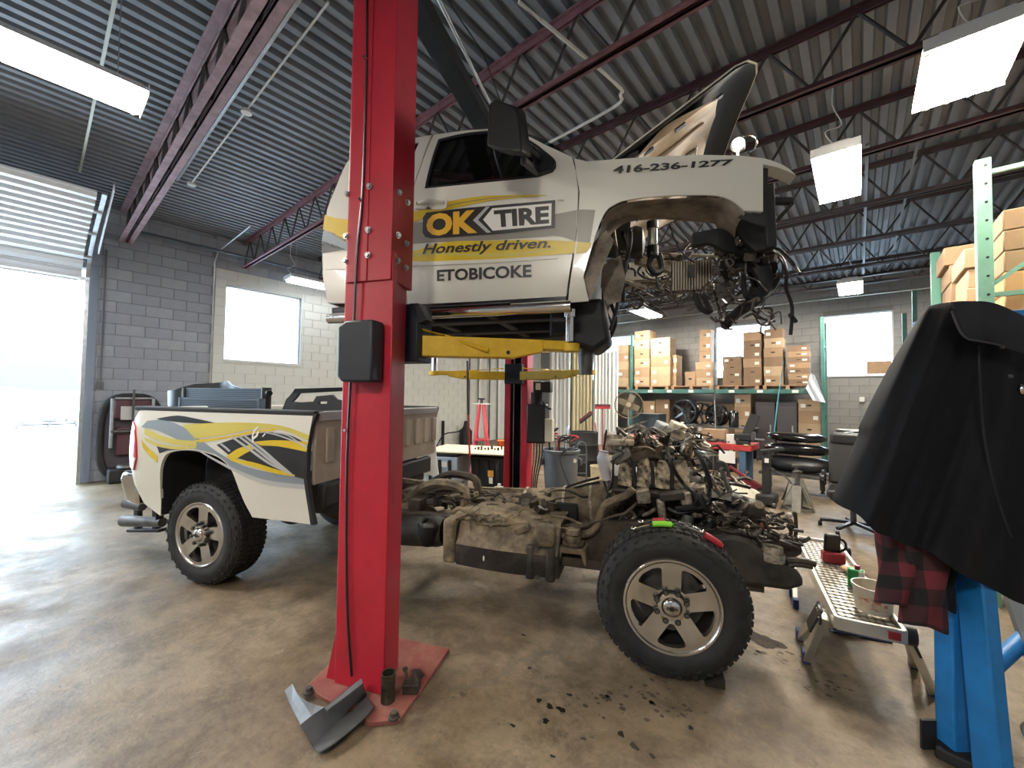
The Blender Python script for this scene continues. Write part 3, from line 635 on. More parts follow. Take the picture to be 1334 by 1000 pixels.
door = [o for o in cab.children if o.name.startswith('door')][-1]
gi = [(ps(635, 205)[0]+(u-ps(635, 205)[0])*1.02, ps(635, 205)[1]+(w-ps(635, 205)[1])*1.02) for u, w in glassline]
MB().sheet(gi, lambda u, w, d: SS(u, w, d+.014), (), .1, .004).build('door_glass', GLSD, door, sm=40)
for k, (a, b) in enumerate(((1.0, .93),)):
    cx, cy = ps(635, 205); ring = [(cx+(u-cx)*.955, cy+(w-cy)*.90) for u, w in glassline]
    MB().sheet(glassline, lambda u, w, d: SS(u, w, d+.004), [ring], .08, .02).build('window_seal', BLK, door, sm=30)
rear_out = psl((562, 176), (535, 180.5), (505, 186), (480, 192), (462, 201), (452, 211), (438, 243), (425, 285), (420, 325), (420.5, 360), (427, 394), (530, 397), (531, 320), (536, 252), (548, 215))
qwin = psl((546, 185), (537, 207), (531, 228), (505, 236), (482, 239), (474, 228), (478, 208), (500, 193), (525, 187))
MB().sheet(rear_out, SS, [qwin], .07, .03).build('rear_quarter', WHITE, cab, sm=30)
MB().sheet([(q[0]*1.0, q[1]) for q in qwin], lambda u, w, d: SS(u, w, d+.012), (), .1, .004).build('quarter_glass', GLSD, cab, sm=40)
# far side: one plain panel
far_out = rear_out[:11]+[door_out[1]]+door_out[2:12]
MB().sheet([p for p in (rear_out[1:11]+door_out[1:12])], SF, [glassline, qwin], .09, .03).build('far_side', WHITE, cab, sm=30)
MB().sheet(gi, lambda u, w, d: SF(u, w, d+.012), (), .1, .004).build('far_glass', GLSD, cab, sm=40)
# roof, rear wall, windshield
rl = psl((462, 201), (480, 192), (505, 186), (535, 180.5), (562, 175.5), (605, 170), (640, 167.3), (672, 170.5)); rl = curve(rl, 3)
def roof(s_, t):
    i = s_*(len(rl)-1); k = min(int(i), len(rl)-2); f_ = i-k; u = rl[k][0]*(1-f_)+rl[k+1][0]*f_; w = rl[k][1]*(1-f_)+rl[k+1][1]*f_
    va, vb = V0+sv(w), V1-sv(w); return (u, va+(vb-va)*t, w+.055*math.sin(PI*t)**.6)
MB().grid(roof, 24, 12).build('roof', WHITE, cab, sm=40)
re_ = rear_out[4:11]; re_ = curve(re_, 3)
def rearw(s_, t):
    i = s_*(len(re_)-1); k = min(int(i), len(re_)-2); f_ = i-k; u = re_[k][0]*(1-f_)+re_[k+1][0]*f_; w = re_[k][1]*(1-f_)+re_[k+1][1]*f_
    va, vb = V0+sv(w), V1-sv(w); return (u-.05*math.sin(PI*t)**.5, va+(vb-va)*t, w+.04*(1-s_)*math.sin(PI*t))
MB().grid(rearw, 16, 12).build('rear_wall', WHITE, cab, sm=40)
A, B = rl[-1], ps(745, 205)
wsq = lambda s_, t: (A[0]+(B[0]-A[0])*s_+.10*math.sin(PI*t)*s_, (V0+sv(A[1]))*(1-s_)+(V0+sv(B[1]))*s_+((V1-V0)-2*(sv(A[1])*(1-s_)+sv(B[1])*s_))*t, A[1]+(B[1]-A[1])*s_+.055*math.sin(PI*t)**.6*(1-s_)+.03*math.sin(PI*s_))
MB().grid(wsq, 8, 12).build('windshield', GLSD, cab, sm=40)
MB().grid(lambda s_, t: (B[0]+.02+.22*s_+.10*math.sin(PI*t), V0+.1+1.8*t, B[1]-.01-.03*s_), 3, 10).build('cowl', BLKM, cab, sm=40)
# floor pan, rocker, seats, wheel
m = MB(); m.box(-2.15, -.36, V0+.12, V1-.12, 2.20, 2.24)
for v in (2.72, 3.2, 3.6, 4.1): m.box(-2.1, -.40, v, v+.12, 2.12, 2.2)
for u in (-2.0, -1.5, -1.0, -.55): m.box(u, u+.07, 2.6, 4.3, 2.13, 2.2)
m.build('floor_pan', BLKM, cab, bev=.01)
MB().box(-1.9, -.5, 3.25, 3.65, 2.24, 2.45).build('transmission_tunnel', BLKM, cab, bev=.05)
for nm, v0_, v1_, f_ in (('rocker_trim', V0+.02, V0+.14, SS), ('rocker_trim', V1-.14, V1-.02, SF)): MB().box(ps(430, 397)[0], ps(740, 390)[0], v0_, v1_, 2.155, 2.225).build(nm, BLKG, cab, bev=.012)
for v in (2.40, 4.50):
    a, b = PV(429, 412, 2.4), PV(744, 402, 2.4); MB().cyl((a.x, v, 2.125), (b.x, v, 2.125), .036, 18).build('running_board', CHR, cab, sm=40)
    m = MB()
    for u in (-2.0, -1.3, -.6): m.beam((u, v, 2.13), (u, v+(.12 if v < 3 else -.12), 2.17), .04, .015)
    m.build('step_bracket', BLK, cab)
    MB().box(-1.55, -.75, v-.03, v+.03, 2.158, 2.166).build('step_pad', BLK, cab)
for v in (2.95, 3.95):
    s_ = MB().ell((-1.15, v, 2.62), (.30, .26, .12), 14, 8); s_.build('seat', mat('seat_cloth', (.05, .05, .055), .9), cab, sm=60)
    MB().ell((-1.42, v, 2.95), (.12, .25, .36), 14, 10).build('backrest', MATS['seat_cloth'], cab, sm=60); MB().ell((-1.48, v, 3.28), (.06, .13, .09), 12, 8).build('headrest', MATS['seat_cloth'], cab, sm=60)
MB().torus((-.78, 3.95, 3.0), .19, .016, (-.9, 0, .45), 24, 8).build('steering_wheel', BLK, cab, sm=60)
MB().prism([(-.36, 2.5), (-.36, 3.02), (-.58, 3.05), (-.66, 2.95), (-.60, 2.5)], V0+.12, V1-.12, 'v').build('dashboard', BLKM, cab, bev=.03)
# door furniture
h0, h1 = ps(542, 266), ps(583, 264)
MB().sheet(curve([(h0[0], h0[1]-.035), (h0[0]+.02, h0[1]+.02), (h1[0]-.02, h1[1]+.03), (h1[0], h1[1]-.01), (h1[0]-.03, h1[1]-.045), (h0[0], h0[1]-.035)], 3)[:-1], lambda u, w, d: SS(u, w, d-.012), (), .04, .012).build('handle_cup', WHITE, door, bev=.004)
tubep('door_handle', [SS(h0[0]+.02, h0[1]-.005, -.02), SS((h0[0]+h1[0])/2, (h0[1]+h1[1])/2, -.045), SS(h1[0]-.015, h1[1]-.005, -.02)], .013, WHITE, door)
for yy, c in ((345, 0), (336, 0)): pass
m = MB(); q = psl((532, 342), (640, 338), (726, 333), (727, 337), (640, 342.5), (532, 347)); m.sheet(q, lambda u, w, d: SS(u, w, d-.007), (), .08, .008); m.build('side_moulding', WHITE, door, sm=30)
q = psl((424, 338), (455, 337), (455, 350), (425, 351)); MB().sheet(q, lambda u, w, d: SS(u, w, d-.006), (), .08, .007).build('side_moulding', WHITE, cab, sm=30)
# mirror
a, b, c, d = PV(639, 141, 2.14), PV(677, 149, 2.14), PV(682, 207, 2.14), PV(637, 196, 2.14)
mir = MB(); sec_ = [(a.x, a.z), (a.x+.03, a.z+.03), (b.x-.02, b.z+.03), (b.x, b.z), (c.x+.01, c.z+.0), (c.x-.12, c.z+.04), (d.x, d.z)]
V = [(u, 2.10+.02*math.sin(i), w) for i, (u, w) in enumerate(sec_)]+[(u*1.06+.05, 2.24, 1.58+(w-1.58)*1.05-.01) for u, w in sec_]; k = len(sec_)
mir.add(V, [tuple(range(k)), tuple(range(2*k-1, k-1, -1))]+[(i, (i+1) % k, k+(i+1) % k, k+i) for i in range(k)])
mirror = mir.build('mirror_housing', BLK, cab, bev=.025, seg=3)
MB().sheet([(a.x+.02, a.z), (b.x-.02, b.z), (b.x-.02, b.z-.12), (a.x+.02, a.z-.12)], lambda u, w, d: (a.x-.002, 2.13+(u-a.x), w), (), .2, .003).build('mirror_glass', CHR, mirror)
m = MB(); r_ = ps(708, 212)
for dz in (.02, -.07): m.beam((c.x-.02, 2.2, c.z+.10+dz), (r_[0]-.02, V0+.05, r_[1]+dz), .035, .04)
m.build('mirror_arm', BLK, cab, bev=.008)
q = psl((704, 197), (715, 205), (724, 212), (721, 224), (700, 231), (694, 215)); MB().sheet(q, lambda u, w, d: SS(u, w, d-.03), (), .08, .04).build('mirror_sail', BLK, cab, bev=.01)
tubep('antenna', [PV(655, 142, 2.62), PV(630, 70, 2.66), PV(577, -8, 2.7)], .005, WIRE, cab, k=1)
# fender with wheel arch
ar = psl((760, 360), (766, 338), (773, 315), (779, 296), (789, 275), (800, 266.5), (815, 260.5), (850, 256), (890, 254), (925, 253.5), (945, 256.5), (959, 264), (970, 274)); ar = curve(ar, 3)
ftop = psl((748, 206.5), (765, 210), (800, 207.5), (840, 204.5), (900, 202), (965, 202.5), (994, 206))
fen = ftop+psl((994, 275))+ar[::-1]+psl((767, 392), (740, 394), (746, 345), (752, 300), (755, 250))
MB().sheet(fen, SS, (), .06, .012).build('fender', WHITE, cab, sm=30); fender = [o for o in cab.children if o.name.startswith('fender')][-1]
def ftopf(s_, t):
    i = s_*(len(ftop)-1); k = min(int(i), len(ftop)-2); f_ = i-k; u = ftop[k][0]*(1-f_)+ftop[k+1][0]*f_; w = ftop[k][1]*(1-f_)+ftop[k+1][1]*f_
    return (u, V0+sv(w)+.22*t, w+.028*math.sin(PI*.5*t))
MB().grid(ftopf, 12, 5).build('fender_top', WHITE, fender, sm=50)
nose = psl((994, 206), (1005, 208.5), (1020, 213.5), (1030, 219), (1039, 226.5), (1028, 222), (1012, 217), (994, 214))
MB().sheet(nose, lambda u, w, d: (u, V0+d+.25*max(0, u-ftop[-1][0])**1.5, w), (), .04, .10).build('fender_tip', WHITE, fender, sm=30)
def arl(s_, t):
    i = s_*(len(ar)-1); k = min(int(i), len(ar)-2); f_ = i-k; u = ar[k][0]*(1-f_)+ar[k+1][0]*f_; w = ar[k][1]*(1-f_)+ar[k+1][1]*f_
    return (u+.01*math.sin(9*s_+5*t), V0+.004+.30*t, w-.015+.012*math.sin(14*s_)*t+(-.05*t if s_ > .85 else 0))
MB().grid(arl, 30, 6).build('wheel_liner', DLIN, cab, sm=50)
MB().sheet(psl((994, 206), (994, 275))+psl((970, 274), (963, 280), (1000, 292), (1003, 214)), lambda u, w, d: (u, V0+.03+d, w), (), .08, .01).build('headlamp_frame', BLKM, cab)
# far fender
MB().sheet([p for p in fen[:7]]+[(fen[7][0], fen[7][1])]+fen[8:], SF, (), .08, .012).build('far_fender', WHITE, cab, sm=30)
MB().grid(lambda s_, t: (lambda p: (p[0], 2*3.45-p[1], p[2]))(arl(s_, t)), 24, 4).build('far_liner', DLIN, cab, sm=50)
# fender lip reinforcement: splash panel, firewall, inner structure
fb = PV(790, 345, 2.75); MB().sheet([(p.x, p.z) for p in (PV(784, 345, 2.7), PV(808, 330, 2.7), PV(815, 362, 2.7), PV(808, 395, 2.7), PV(792, 400, 2.7), PV(783, 375, 2.7))], lambda u, w, d: (u, 2.7+d+.3*(w-2.4), w), (), .05, .01).build('splash_panel', DLIN, cab, sm=30)
MB().sheet([(p.x, p.z) for p in (PV(760, 360, 2.5), PV(773, 318, 2.5), PV(790, 300, 2.5), PV(800, 312, 2.5), PV(786, 345, 2.5), PV(776, 372, 2.5), PV(769, 392, 2.5))], lambda u, w, d: (u, 2.47+d+.25*(u+.3), w), (), .05, .01).build('liner_flap', DLIN, cab, sm=30)
m = MB(); m.box(-.36, -.30, 2.6, 4.3, 2.22, 3.0); m.box(-.55, -.30, 2.62, 2.95, 1.98, 2.3); m.build('firewall', BLKM, cab, bev=.02)
MB().prism([(-.48, 2.22), (-.20, 2.22), (-.16, 1.95), (-.26, 1.88), (-.46, 1.95)], 2.62, 3.0, 'v').build('body_mount', BLKM, cab, bev=.03)
MB().cyl((-.33, 2.8, 1.74), (-.33, 2.8, 1.96), .045, 14, .06).build('cab_mount_post', DSTL, cab, sm=40)
# brake booster and master cylinder
m = MB(); p = PV(850, 315, 3.1); m.lathe([(.02, -.06), (.11, -.05), (.125, 0), (.11, .05), (.03, .07)], (p.x-.12, 3.15, p.z+.02), (1, 0, 0), 20); m.build('brake_booster', BLK, cab, sm=50)
a, b = PV(850, 298, 3.0), PV(850, 330, 3.0); MB().cyl(b, (b.x, 3.0, a.z), .034, 14).build('reservoir', CHR, cab, sm=40)
MB().cyl((b.x, 3.0, b.z-.02), (b.x, 3.0, b.z+.05), .04, 14).build('reservoir_band', BLK, cab, sm=40); MB().cyl((b.x, 3.0, a.z), (b.x, 3.0, a.z+.05), .04, 14).build('reservoir_band', BLK, cab, sm=40)
a, b = PV(850, 330, 3.0), PV(853, 356, 3.0); tubep('brake_hose', [a, PV(846, 345, 3.02), b, PV(862, 350, 3.05), PV(858, 330, 3.05)], .022, BLKM, cab)
a, b = PV(856, 331, 3.35), PV(950, 334, 3.35); MB().cyl(a, b, .013, 10).build('core_support_bar', mat('bar_cream', (.66, .62, .50), .5), cab, sm=40)
a, b = PV(875, 341, 3.1), PV(928, 378, 3.1); ecu = MB().box(a.x, b.x, 3.10, 3.16, b.z, a.z).build('engine_computer', DSTL, cab, bev=.006)
nf = 15
for i in range(nf):
    u = a.x+.008+(b.x-a.x-.016)*i/(nf-1); MB().box(u-.004, u+.004, 3.07, 3.10, b.z+.01, a.z-.01).build('heat_fin', mat('fin_alu', (.36, .31, .25), .5, .7), ecu)
MB().box(a.x+.1, a.x+.15, 3.066, 3.075, b.z+.09, a.z-.04).build('ecu_label', BLK, ecu)
a, b = PV(937, 340, 3.1), PV(950, 367, 3.1); MB().box(a.x, b.x+.02, 3.08, 3.16, b.z, a.z).build('fuse_box', BLK, cab, bev=.008)
a, b = PV(932, 370, 3.12), PV(957, 396, 3.12); MB().box(a.x, b.x, 3.11, 3.13, b.z, a.z).build('bracket_plate', mat('plate_grey', (.13, .13, .13), .6, .4), cab, bev=.004)
m = MB(); p = PV(845, 345, 3.2)
for q0, q1, w_ in (((828, 338), (880, 352), .07), ((815, 365), (842, 376), .03), ((800, 300), (806, 345), .02), ((860, 345), (880, 345), .05)): m.beam(PV(*q0, 3.2), PV(*q1, 3.2), .06, w_)
m.build('inner_brackets', CAST, cab, bev=.01, kind='stuff')
for pl2, v in (([(903, 302), (930, 300), (965, 292), (990, 298), (1004, 318), (992, 332), (968, 330), (940, 328), (922, 318), (904, 318)], 2.72), ([(928, 318), (950, 322), (985, 328), (996, 345), (978, 352), (955, 345), (935, 332)], 2.82), ([(958, 282), (1000, 290), (1010, 322), (985, 325), (966, 305)], 2.62), ([(978, 350), (1004, 345), (1012, 362), (1000, 384), (985, 392), (972, 392), (990, 372)], 2.78)):
    MB().sheet([(p.x, p.z) for p in (PV(x, y, v) for x, y in pl2)], lambda u, w, d: (u, v+d+.05*math.sin(17*u+3)*math.sin(13*w), w), (), .03, .05).build('headlamp_carrier', BLKM, cab, bev=.006)
mw = MB(); rr = random.Random(44)
for k in range(46):
    a = PV(rr.uniform(925, 1015), rr.uniform(300, 415), rr.uniform(2.7, 3.0))
    if a.x > .75: a.x = .75
    pts = [a]
    for j in range(4): a = a+Vector((rr.uniform(-.05, .06), rr.uniform(-.05, .05), rr.uniform(-.07, .03))); pts.append(a)
    mw.tube(pts, rr.choice((.004, .006, .009)), 5, 3)
for k in range(26): a = PV(rr.uniform(930, 1010), rr.uniform(305, 400), rr.uniform(2.7, 2.95)); mw.cbox(a, (rr.uniform(.02, .06), .03, rr.uniform(.02, .05)), rr.uniform(0, 3), rr.uniform(0, 3))
mw.build('front_loom', COPPER, cab, sm=50, kind='stuff')
a, b = PV(1001, 240, 2.55), PV(1005, 322, 2.55); m = MB().beam(a, b, .05, .03, (0, 1, 0)); m.beam(PV(1004, 262, 2.6), PV(1033, 262, 2.6), .04, .035); m.beam(PV(1033, 264, 2.6), PV(1008, 292, 2.6), .03, .02); m.build('radiator_support', BLKM, cab, bev=.006)
MB().sheet([(p.x, p.z) for p in (PV(978, 322, 2.9), PV(1004, 318, 2.9), PV(1010, 352, 2.9), PV(1000, 385, 2.9), PV(975, 390, 2.9), PV(985, 360, 2.9))], lambda u, w, d: (u, 2.9+d+.1*math.sin(12*u), w), (), .06, .02).build('splash_shield', BLKM, cab, sm=40)
for pts, r_ in (([(945, 425), (955, 412), (975, 398), (1000, 380), (1012, 360)], .030), ([(940, 422), (965, 400), (985, 385), (975, 350), (968, 335)], .018), ([(1000, 322), (1018, 335), (1025, 355), (1024, 375), (1032, 400), (1030, 436)], .010),
                 ([(1002, 320), (1020, 328), (1035, 345), (1042, 356)], .008), ([(1003, 325), (1012, 332), (1020, 345), (1018, 362)], .008), ([(930, 378), (936, 398), (940, 420), (950, 425)], .008), ([(968, 345), (970, 380), (980, 392)], .016),
                 ([(810, 300), (818, 330), (812, 360), (812, 392)], .014), ([(822, 298), (820, 325), (808, 365), (804, 400), (795, 430)], .012), ([(785, 370), (786, 395), (796, 420), (792, 445)], .007), ([(796, 395), (802, 420), (790, 450)], .012),
                 ([(872, 292), (885, 325), (900, 340)], .004), ([(900, 316), (890, 330), (905, 342)], .004), ([(905, 378), (912, 400), (925, 405), (918, 385)], .02), ([(855, 360), (858, 376), (864, 370)], .008), ([(1030, 410), (1036, 418)], .014)):
    tubep('wiring_harness', [PV(x, y, 2.85+.12*math.sin(i*2+x)) for i, (x, y) in enumerate(pts)], r_, BLKM, cab)
m = MB(); rr = random.Random(3)
for k in range(80):
    x, y = rr.uniform(805, 960), rr.uniform(320, 390); v = rr.uniform(3.2, 3.7); a = PV(x, y, v)
    pts = [a]
    for j in range(4): a = a+Vector((rr.uniform(-.08, .12), rr.uniform(-.06, .06), rr.uniform(-.07, .05))); pts.append(a)
    m.tube(pts, rr.choice((.005, .008, .011)), 5, 3)
m.build('loose_wiring', COPPER, cab, sm=60, kind='stuff')
# hood, propped open
ha, hb = PV(786, 209, 2.62), PV(988, 54, 2.62); du = Vector((hb.x-ha.x, 0, hb.z-ha.z)); HL = du.length; du = du/HL; dn = Vector((du.z, 0, -du.x))
def hoodf(a, b, d): # a along length 0..HL, b across, d below
    curl = .10*max(0, (a/HL-.86)/.14)**2*.9; ed = .03*max(0, abs(b-.9)/.9-.85)/.15
    crown = .05*(1-((b-.9)/.9)**2)*(.3+.7*a/HL)
    p = ha+du*a+dn*(d+curl-crown+ed); return (p.x, 2.62+b, p.z)
ho = [(0, 0), (HL*.84, 0), (HL*.92, .02), (HL*.97, .07), (HL*.995, .16), (HL*1.0, .34), (HL, 1.46), (HL*.995, 1.64), (HL*.97, 1.73), (HL*.92, 1.78), (HL*.84, 1.8), (0, 1.8)]
hood = MB().sheet(ho, hoodf, (), .08, .008).build('hood', WHITE, cab, sm=40)
MB().sheet([(.005, .006), (HL*.84, .006), (HL*.91, .03), (HL*.96, .08), (HL*.985, .17), (HL*.99, .34), (HL*.99, 1.46), (HL*.96, 1.72), (HL*.84, 1.79), (.005, 1.79)], lambda a, b, d: hoodf(a, b, d+.010), (), .1, .012).build('inner_frame', BLKM, hood, sm=40)
pn = mat('hood_blanket', (.40, .31, .22), .6, scale=4, col2=(.66, .55, .43), bump=.2)
def blank(a, b, d): return hoodf(a, b, d+.052+.025*math.sin(a*11)*math.sin(b*7+1))
MB().sheet([(.12, .07), (HL*.66, .05), (HL*.74, .14), (HL*.80, .4), (HL*.78, 1.35), (HL*.66, 1.72), (.12, 1.68)], blank, (), .05, .012).build('hood_blanket', pn, hood, sm=50)
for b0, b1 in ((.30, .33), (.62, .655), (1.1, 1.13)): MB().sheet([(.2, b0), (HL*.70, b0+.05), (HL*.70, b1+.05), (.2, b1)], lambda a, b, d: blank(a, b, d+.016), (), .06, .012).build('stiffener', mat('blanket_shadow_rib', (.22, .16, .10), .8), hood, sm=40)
for aa in (.28, .5, .75):
    q = hoodf(aa*HL, .16, .068); MB().cbox(q, (.07, .03, .012), 0, 0, -math.atan2(du.z, du.x)).build('vent_slot', BLK, hood)
MB().prism([(ha.x+.02, ha.z-.09), (ha.x+.14, ha.z-.10), (ha.x+.22, ha.z+.06), (ha.x+.10, ha.z+.04)], 2.66, 2.70, 'v').build('hood_hinge', BLK, cab, bev=.006)
tubep('hood_prop', [PV(905, 205, 3.3), PV(915, 160, 3.3)], .008, STL, cab, k=1)
# ---------------- graphics
def ribbon(parent, nm, topl, botl, mm, d, fn=SS, conv=ps, n=16, k=4):
    t = [Vector((*p, 0)) for p in [conv(*q) for q in topl]]; b = [Vector((*p, 0)) for p in [conv(*q) for q in botl]]
    t, b = smooth_pts(t, k), smooth_pts(b, k)
    def at(l, s_): i = s_*(len(l)-1); j = min(int(i), len(l)-2); return l[j].lerp(l[j+1], i-j)
    def g(s_, r_): p = at(t, s_).lerp(at(b, s_), r_); return fn(p.x, p.y, d)
    return MB().grid(g, n, 3).build(nm, mm, parent)
def Q(*l): return [(400+x*.3, 150+y*.3) for x, y in l]      # enlargement of the door
ribbon(door, 'swoosh', Q((445, 470), (560, 462), (760, 470), (1000, 440), (1090, 428), (1172, 412)), Q((445, 560), (560, 552), (760, 545), (1000, 530), (1090, 525), (1166, 548)), GGRY, -.0025)
ribbon(fender, 'swoosh', Q((1180, 412), (1200, 410), (1252, 412)), Q((1172, 549), (1200, 556), (1228, 562)), GGRY, -.0025)
ribbon(door, 'swoosh', Q((445, 425), (560, 395), (640, 370), (800, 350), (1040, 347)), Q((445, 475), (540, 432), (650, 402), (800, 372), (1040, 349)), GYEL, -.0035)
ribbon(door, 'swoosh_line', Q((560, 410), (650, 384), (800, 360), (950, 352)), Q((560, 414), (650, 388), (800, 364), (950, 354)), GGRY, -.0045)
ribbon(door, 'swoosh', Q((445, 598), (600, 552), (800, 545), (1000, 542), (1168, 549)), Q((445, 632), (600, 640), (800, 632), (1000, 612), (1160, 601)), GYEL, -.0035)
ribbon(door, 'swoosh', Q((445, 605), (560, 590), (700, 600), (900, 598), (1080, 575)), Q((445, 618), (560, 607), (700, 614), (900, 612), (1080, 583)), GYELP, -.0042)
ribbon(fender, 'swoosh', Q((1176, 549), (1200, 552), (1238, 556)), Q((1168, 601), (1190, 599), (1216, 594)), GYEL, -.0035)
for tl_, bl_, mm in (([(78, 432), (120, 446), (200, 452), (440, 440)], [(70, 495), (120, 520), (200, 560), (440, 585)], GYEL), ([(72, 500), (120, 512), (200, 540), (440, 500)], [(64, 560), (120, 575), (200, 590), (440, 565)], GBLG), ([(66, 545), (110, 560), (165, 582)], [(64, 600), (110, 592), (165, 584)], GBLK)):
    ribbon(cab, 'swoosh', Q(*tl_), Q(*bl_), mm, -.003)
def flat(parent, nm, pts, mm, d, fn=SS, conv=ps, holes=()):
    m = MB(); m.sheet([conv(*q) for q in pts], fn=lambda u, w, dd: fn(u, w, d+dd), holes=[[conv(*q) for q in h] for h in holes], step=.3, th=.0008); return m.build(nm, mm, parent)
flat(door, 'logo_panel', Q((520, 424), (690, 404), (1078, 370), (1076, 490), (820, 517), (545, 536), (515, 530), (503, 510), (505, 445)), GBLK, -.0055)
flat(door, 'logo_arrow', Q((766, 455), (806, 406), (1063, 384), (1061, 480), (808, 503)), GWHT, -.0068)
flat(door, 'logo_chevron', Q((795, 398), (778, 400), (722, 458), (782, 512), (800, 510), (744, 456)), GSIL, -.0068)
text_quad(MB(), 'OK', [ps(*q) for q in Q((521, 432), (742, 410), (742, 514), (519, 528))], SS, -.0075, off=.05).build('logo_lettering', mat('vinyl_amber', (.72, .40, .03), .35), door)
text_quad(MB(), 'TIRE', [ps(*q) for q in Q((812, 416), (1052, 396), (1052, 472), (818, 490))], SS, -.0080, off=.045).build('logo_lettering', GBLK, door)
text_quad(MB(), 'TM', [ps(*q) for q in Q((1088, 369), (1115, 367), (1115, 378), (1088, 380))], SS, -.0045).build('trademark', GBLK, door)
text_quad(MB(), 'Honestly driven.', [ps(*q) for q in Q((508, 560), (1062, 533), (1058, 590), (500, 618))], SS, -.0055, shear=.22, off=.024).build('slogan', GBLK, door)
text_quad(MB(), 'ETOBICOKE', [ps(*q) for q in Q((565, 672), (975, 648), (975, 704), (565, 722))], SS, -.004, off=.03).build('town_name', GBLK, door)
text_quad(MB(), '416-236-1277', [ps(740+x*.25, 180+y*.25) for x, y in ((240, 146), (862, 110), (855, 142), (233, 188))], SS, -.004, off=.035).build('phone_number', GBLK, fender)
# work light clamped on the fender
wl_ = thing('work_light', 'small glaring work lamp clamped on the fender top', 'work light', PV(962, 200, 2.62), 'T')
p = PV(962, 187, 2.62); MB().lathe([(.01, .05), (.03, .04), (.045, 0), (.04, -.01)], p+Vector((0, .03, 0)), (0, 1, 0), 16).build('lamp_head', BLK, wl_, sm=50)
MB().ell(p, (.034, .02, .034), 14, 8).build('bulb', emat('worklamp', (1, .86, .62), 110.), wl_, sm=60)
m = MB(); a = PV(985, 187, 2.66)
m.tube([PV(968, 178, 2.64), PV(975, 176, 2.66), PV(985, 180, 2.66), PV(984, 192, 2.66), PV(975, 199, 2.64)], .005, 6, 3); m.build('lamp_bracket', CHR, wl_, sm=60)
m = MB(); m.beam(p+Vector((0, .03, -.02)), Vector((p.x, 2.63, ftopf(.9, .7)[2]-.005)), .015, .015); m.build('clamp', BLK, wl_)
# ================================================================ ROLLING CHASSIS
ch = thing('truck_chassis', 'pickup rolling chassis with white bed, bare engine and muddy frame on the floor', 'truck chassis', (-1.6, 3.45, 0), 'T')
# ---- wheels
def wheel_meshes():
    """authored round the origin, axis along v, outer face towards -v"""
    R, W_ = .415, .27
    t = MB(); t.lathe([(.262, -.005), (.275, -.018), (.33, -.022), (.375, -.012), (.402, .012), (R-.006, .035), (R-.006, W_-.035), (.402, W_-.012), (.375, W_+.01), (.30, W_+.015), (.262, W_-.01)], (0, 0, 0), (0, 1, 0), 56)
    tr = MB()
    for i in range(60):
        a = 2*PI*i/60; c, s_ = math.cos(a), math.sin(a)
        for j in range(4):
            v = .045+.062*j; da = .03*(j % 2); c, s_ = math.cos(a+da), math.sin(a+da)
            tr.cbox((c*(R-.003), v, s_*(R-.003)), (.012, .046, .030), 0, 0, -(a+da))
        c, s_ = math.cos(a), math.sin(a); L2 = .035 if i % 2 else .02
        tr.cbox((c*(R-.022-L2/2), -.004+.012*(i % 2), s_*(R-.022-L2/2)), (L2, .012, .026), 0, 0, -a)
    for i in range(64):     # raised sidewall zig-zag
        a, b = 2*PI*i/64, 2*PI*(i+1)/64; r1, r2 = (.345, .362) if i % 2 else (.362, .345)
        tr.beam((math.cos(a)*r1, -.0185, math.sin(a)*r1), (math.cos(b)*r2, -.0185, math.sin(b)*r2), .006, .005, (0, 1, 0))
    rim = MB(); rim.lathe([(.262, -.004), (.268, -.012), (.262, -.020), (.252, -.020), (.244, -.010), (.236, .02), (.225, .05)], (0, 0, 0), (0, 1, 0), 56)
    face = MB(); holes = []
    for k in range(5):
        a0 = PI/2+PI/5+2*PI*k/5; h = []
        for r_, da in ((.104, -.13), (.145, -.27), (.185, -.345), (.210, -.375), (.220, -.32), (.224, -.15), (.224, 0), (.224, .15), (.220, .32), (.210, .375), (.185, .345), (.145, .27), (.104, .13), (.100, 0)):
            h.append((r_*math.cos(a0+da), r_*math.sin(a0+da)))
        holes.append(h)
    cir = [(.243*math.cos(2*PI*i/60), .243*math.sin(2*PI*i/60)) for i in range(60)]
    face.sheet(cir, lambda a, b, d: (a, d*1.0+.006-.018*min(1, (math.hypot(a, b)/.2))**2+.012*max(0, (.09-math.hypot(a, b))/.09), b), holes, .03, .035)
    bar = MB(); bar.lathe([(.243, .03), (.232, .06), (.225, .22), (.24, .255)], (0, 0, 0), (0, 1, 0), 40)
    disc = MB(); disc.cyl((0, .10, 0), (0, .125, 0), .185, 36); disc.cyl((0, .06, 0), (0, .2, 0), .075, 20)
    cap = MB(); cap.lathe([(.0, -.036), (.035, -.034), (.047, -.026), (.05, -.006), (.05, .01)], (0, 0, 0), (0, 1, 0), 24)
    for i in range(8):
        pass
    emb = MB(); emb.box(-.030, .030, -.040, -.036, -.008, .008); emb.box(-.011, .011, -.040, -.036, -.015, .015)
    hub = MB(); hub.lathe([(.078, -.012), (.074, -.018), (.055, -.02), (.05, -.005)], (0, 0, 0), (0, 1, 0), 24)
    return dict(tyre=(t, RUB, 50), tread=(tr, RUB, None), rim_lip=(rim, ALU, 50), spoke_face=(face, ALU, 40), barrel=(bar, BLKM, 50), brake_disc=(disc, DSTL, 40), hub_ring=(hub, CHR, 50), centre_cap=(cap, CHR, 50), cap_emblem=(emb, DSTL, None))
wm = wheel_meshes(); WP = {}
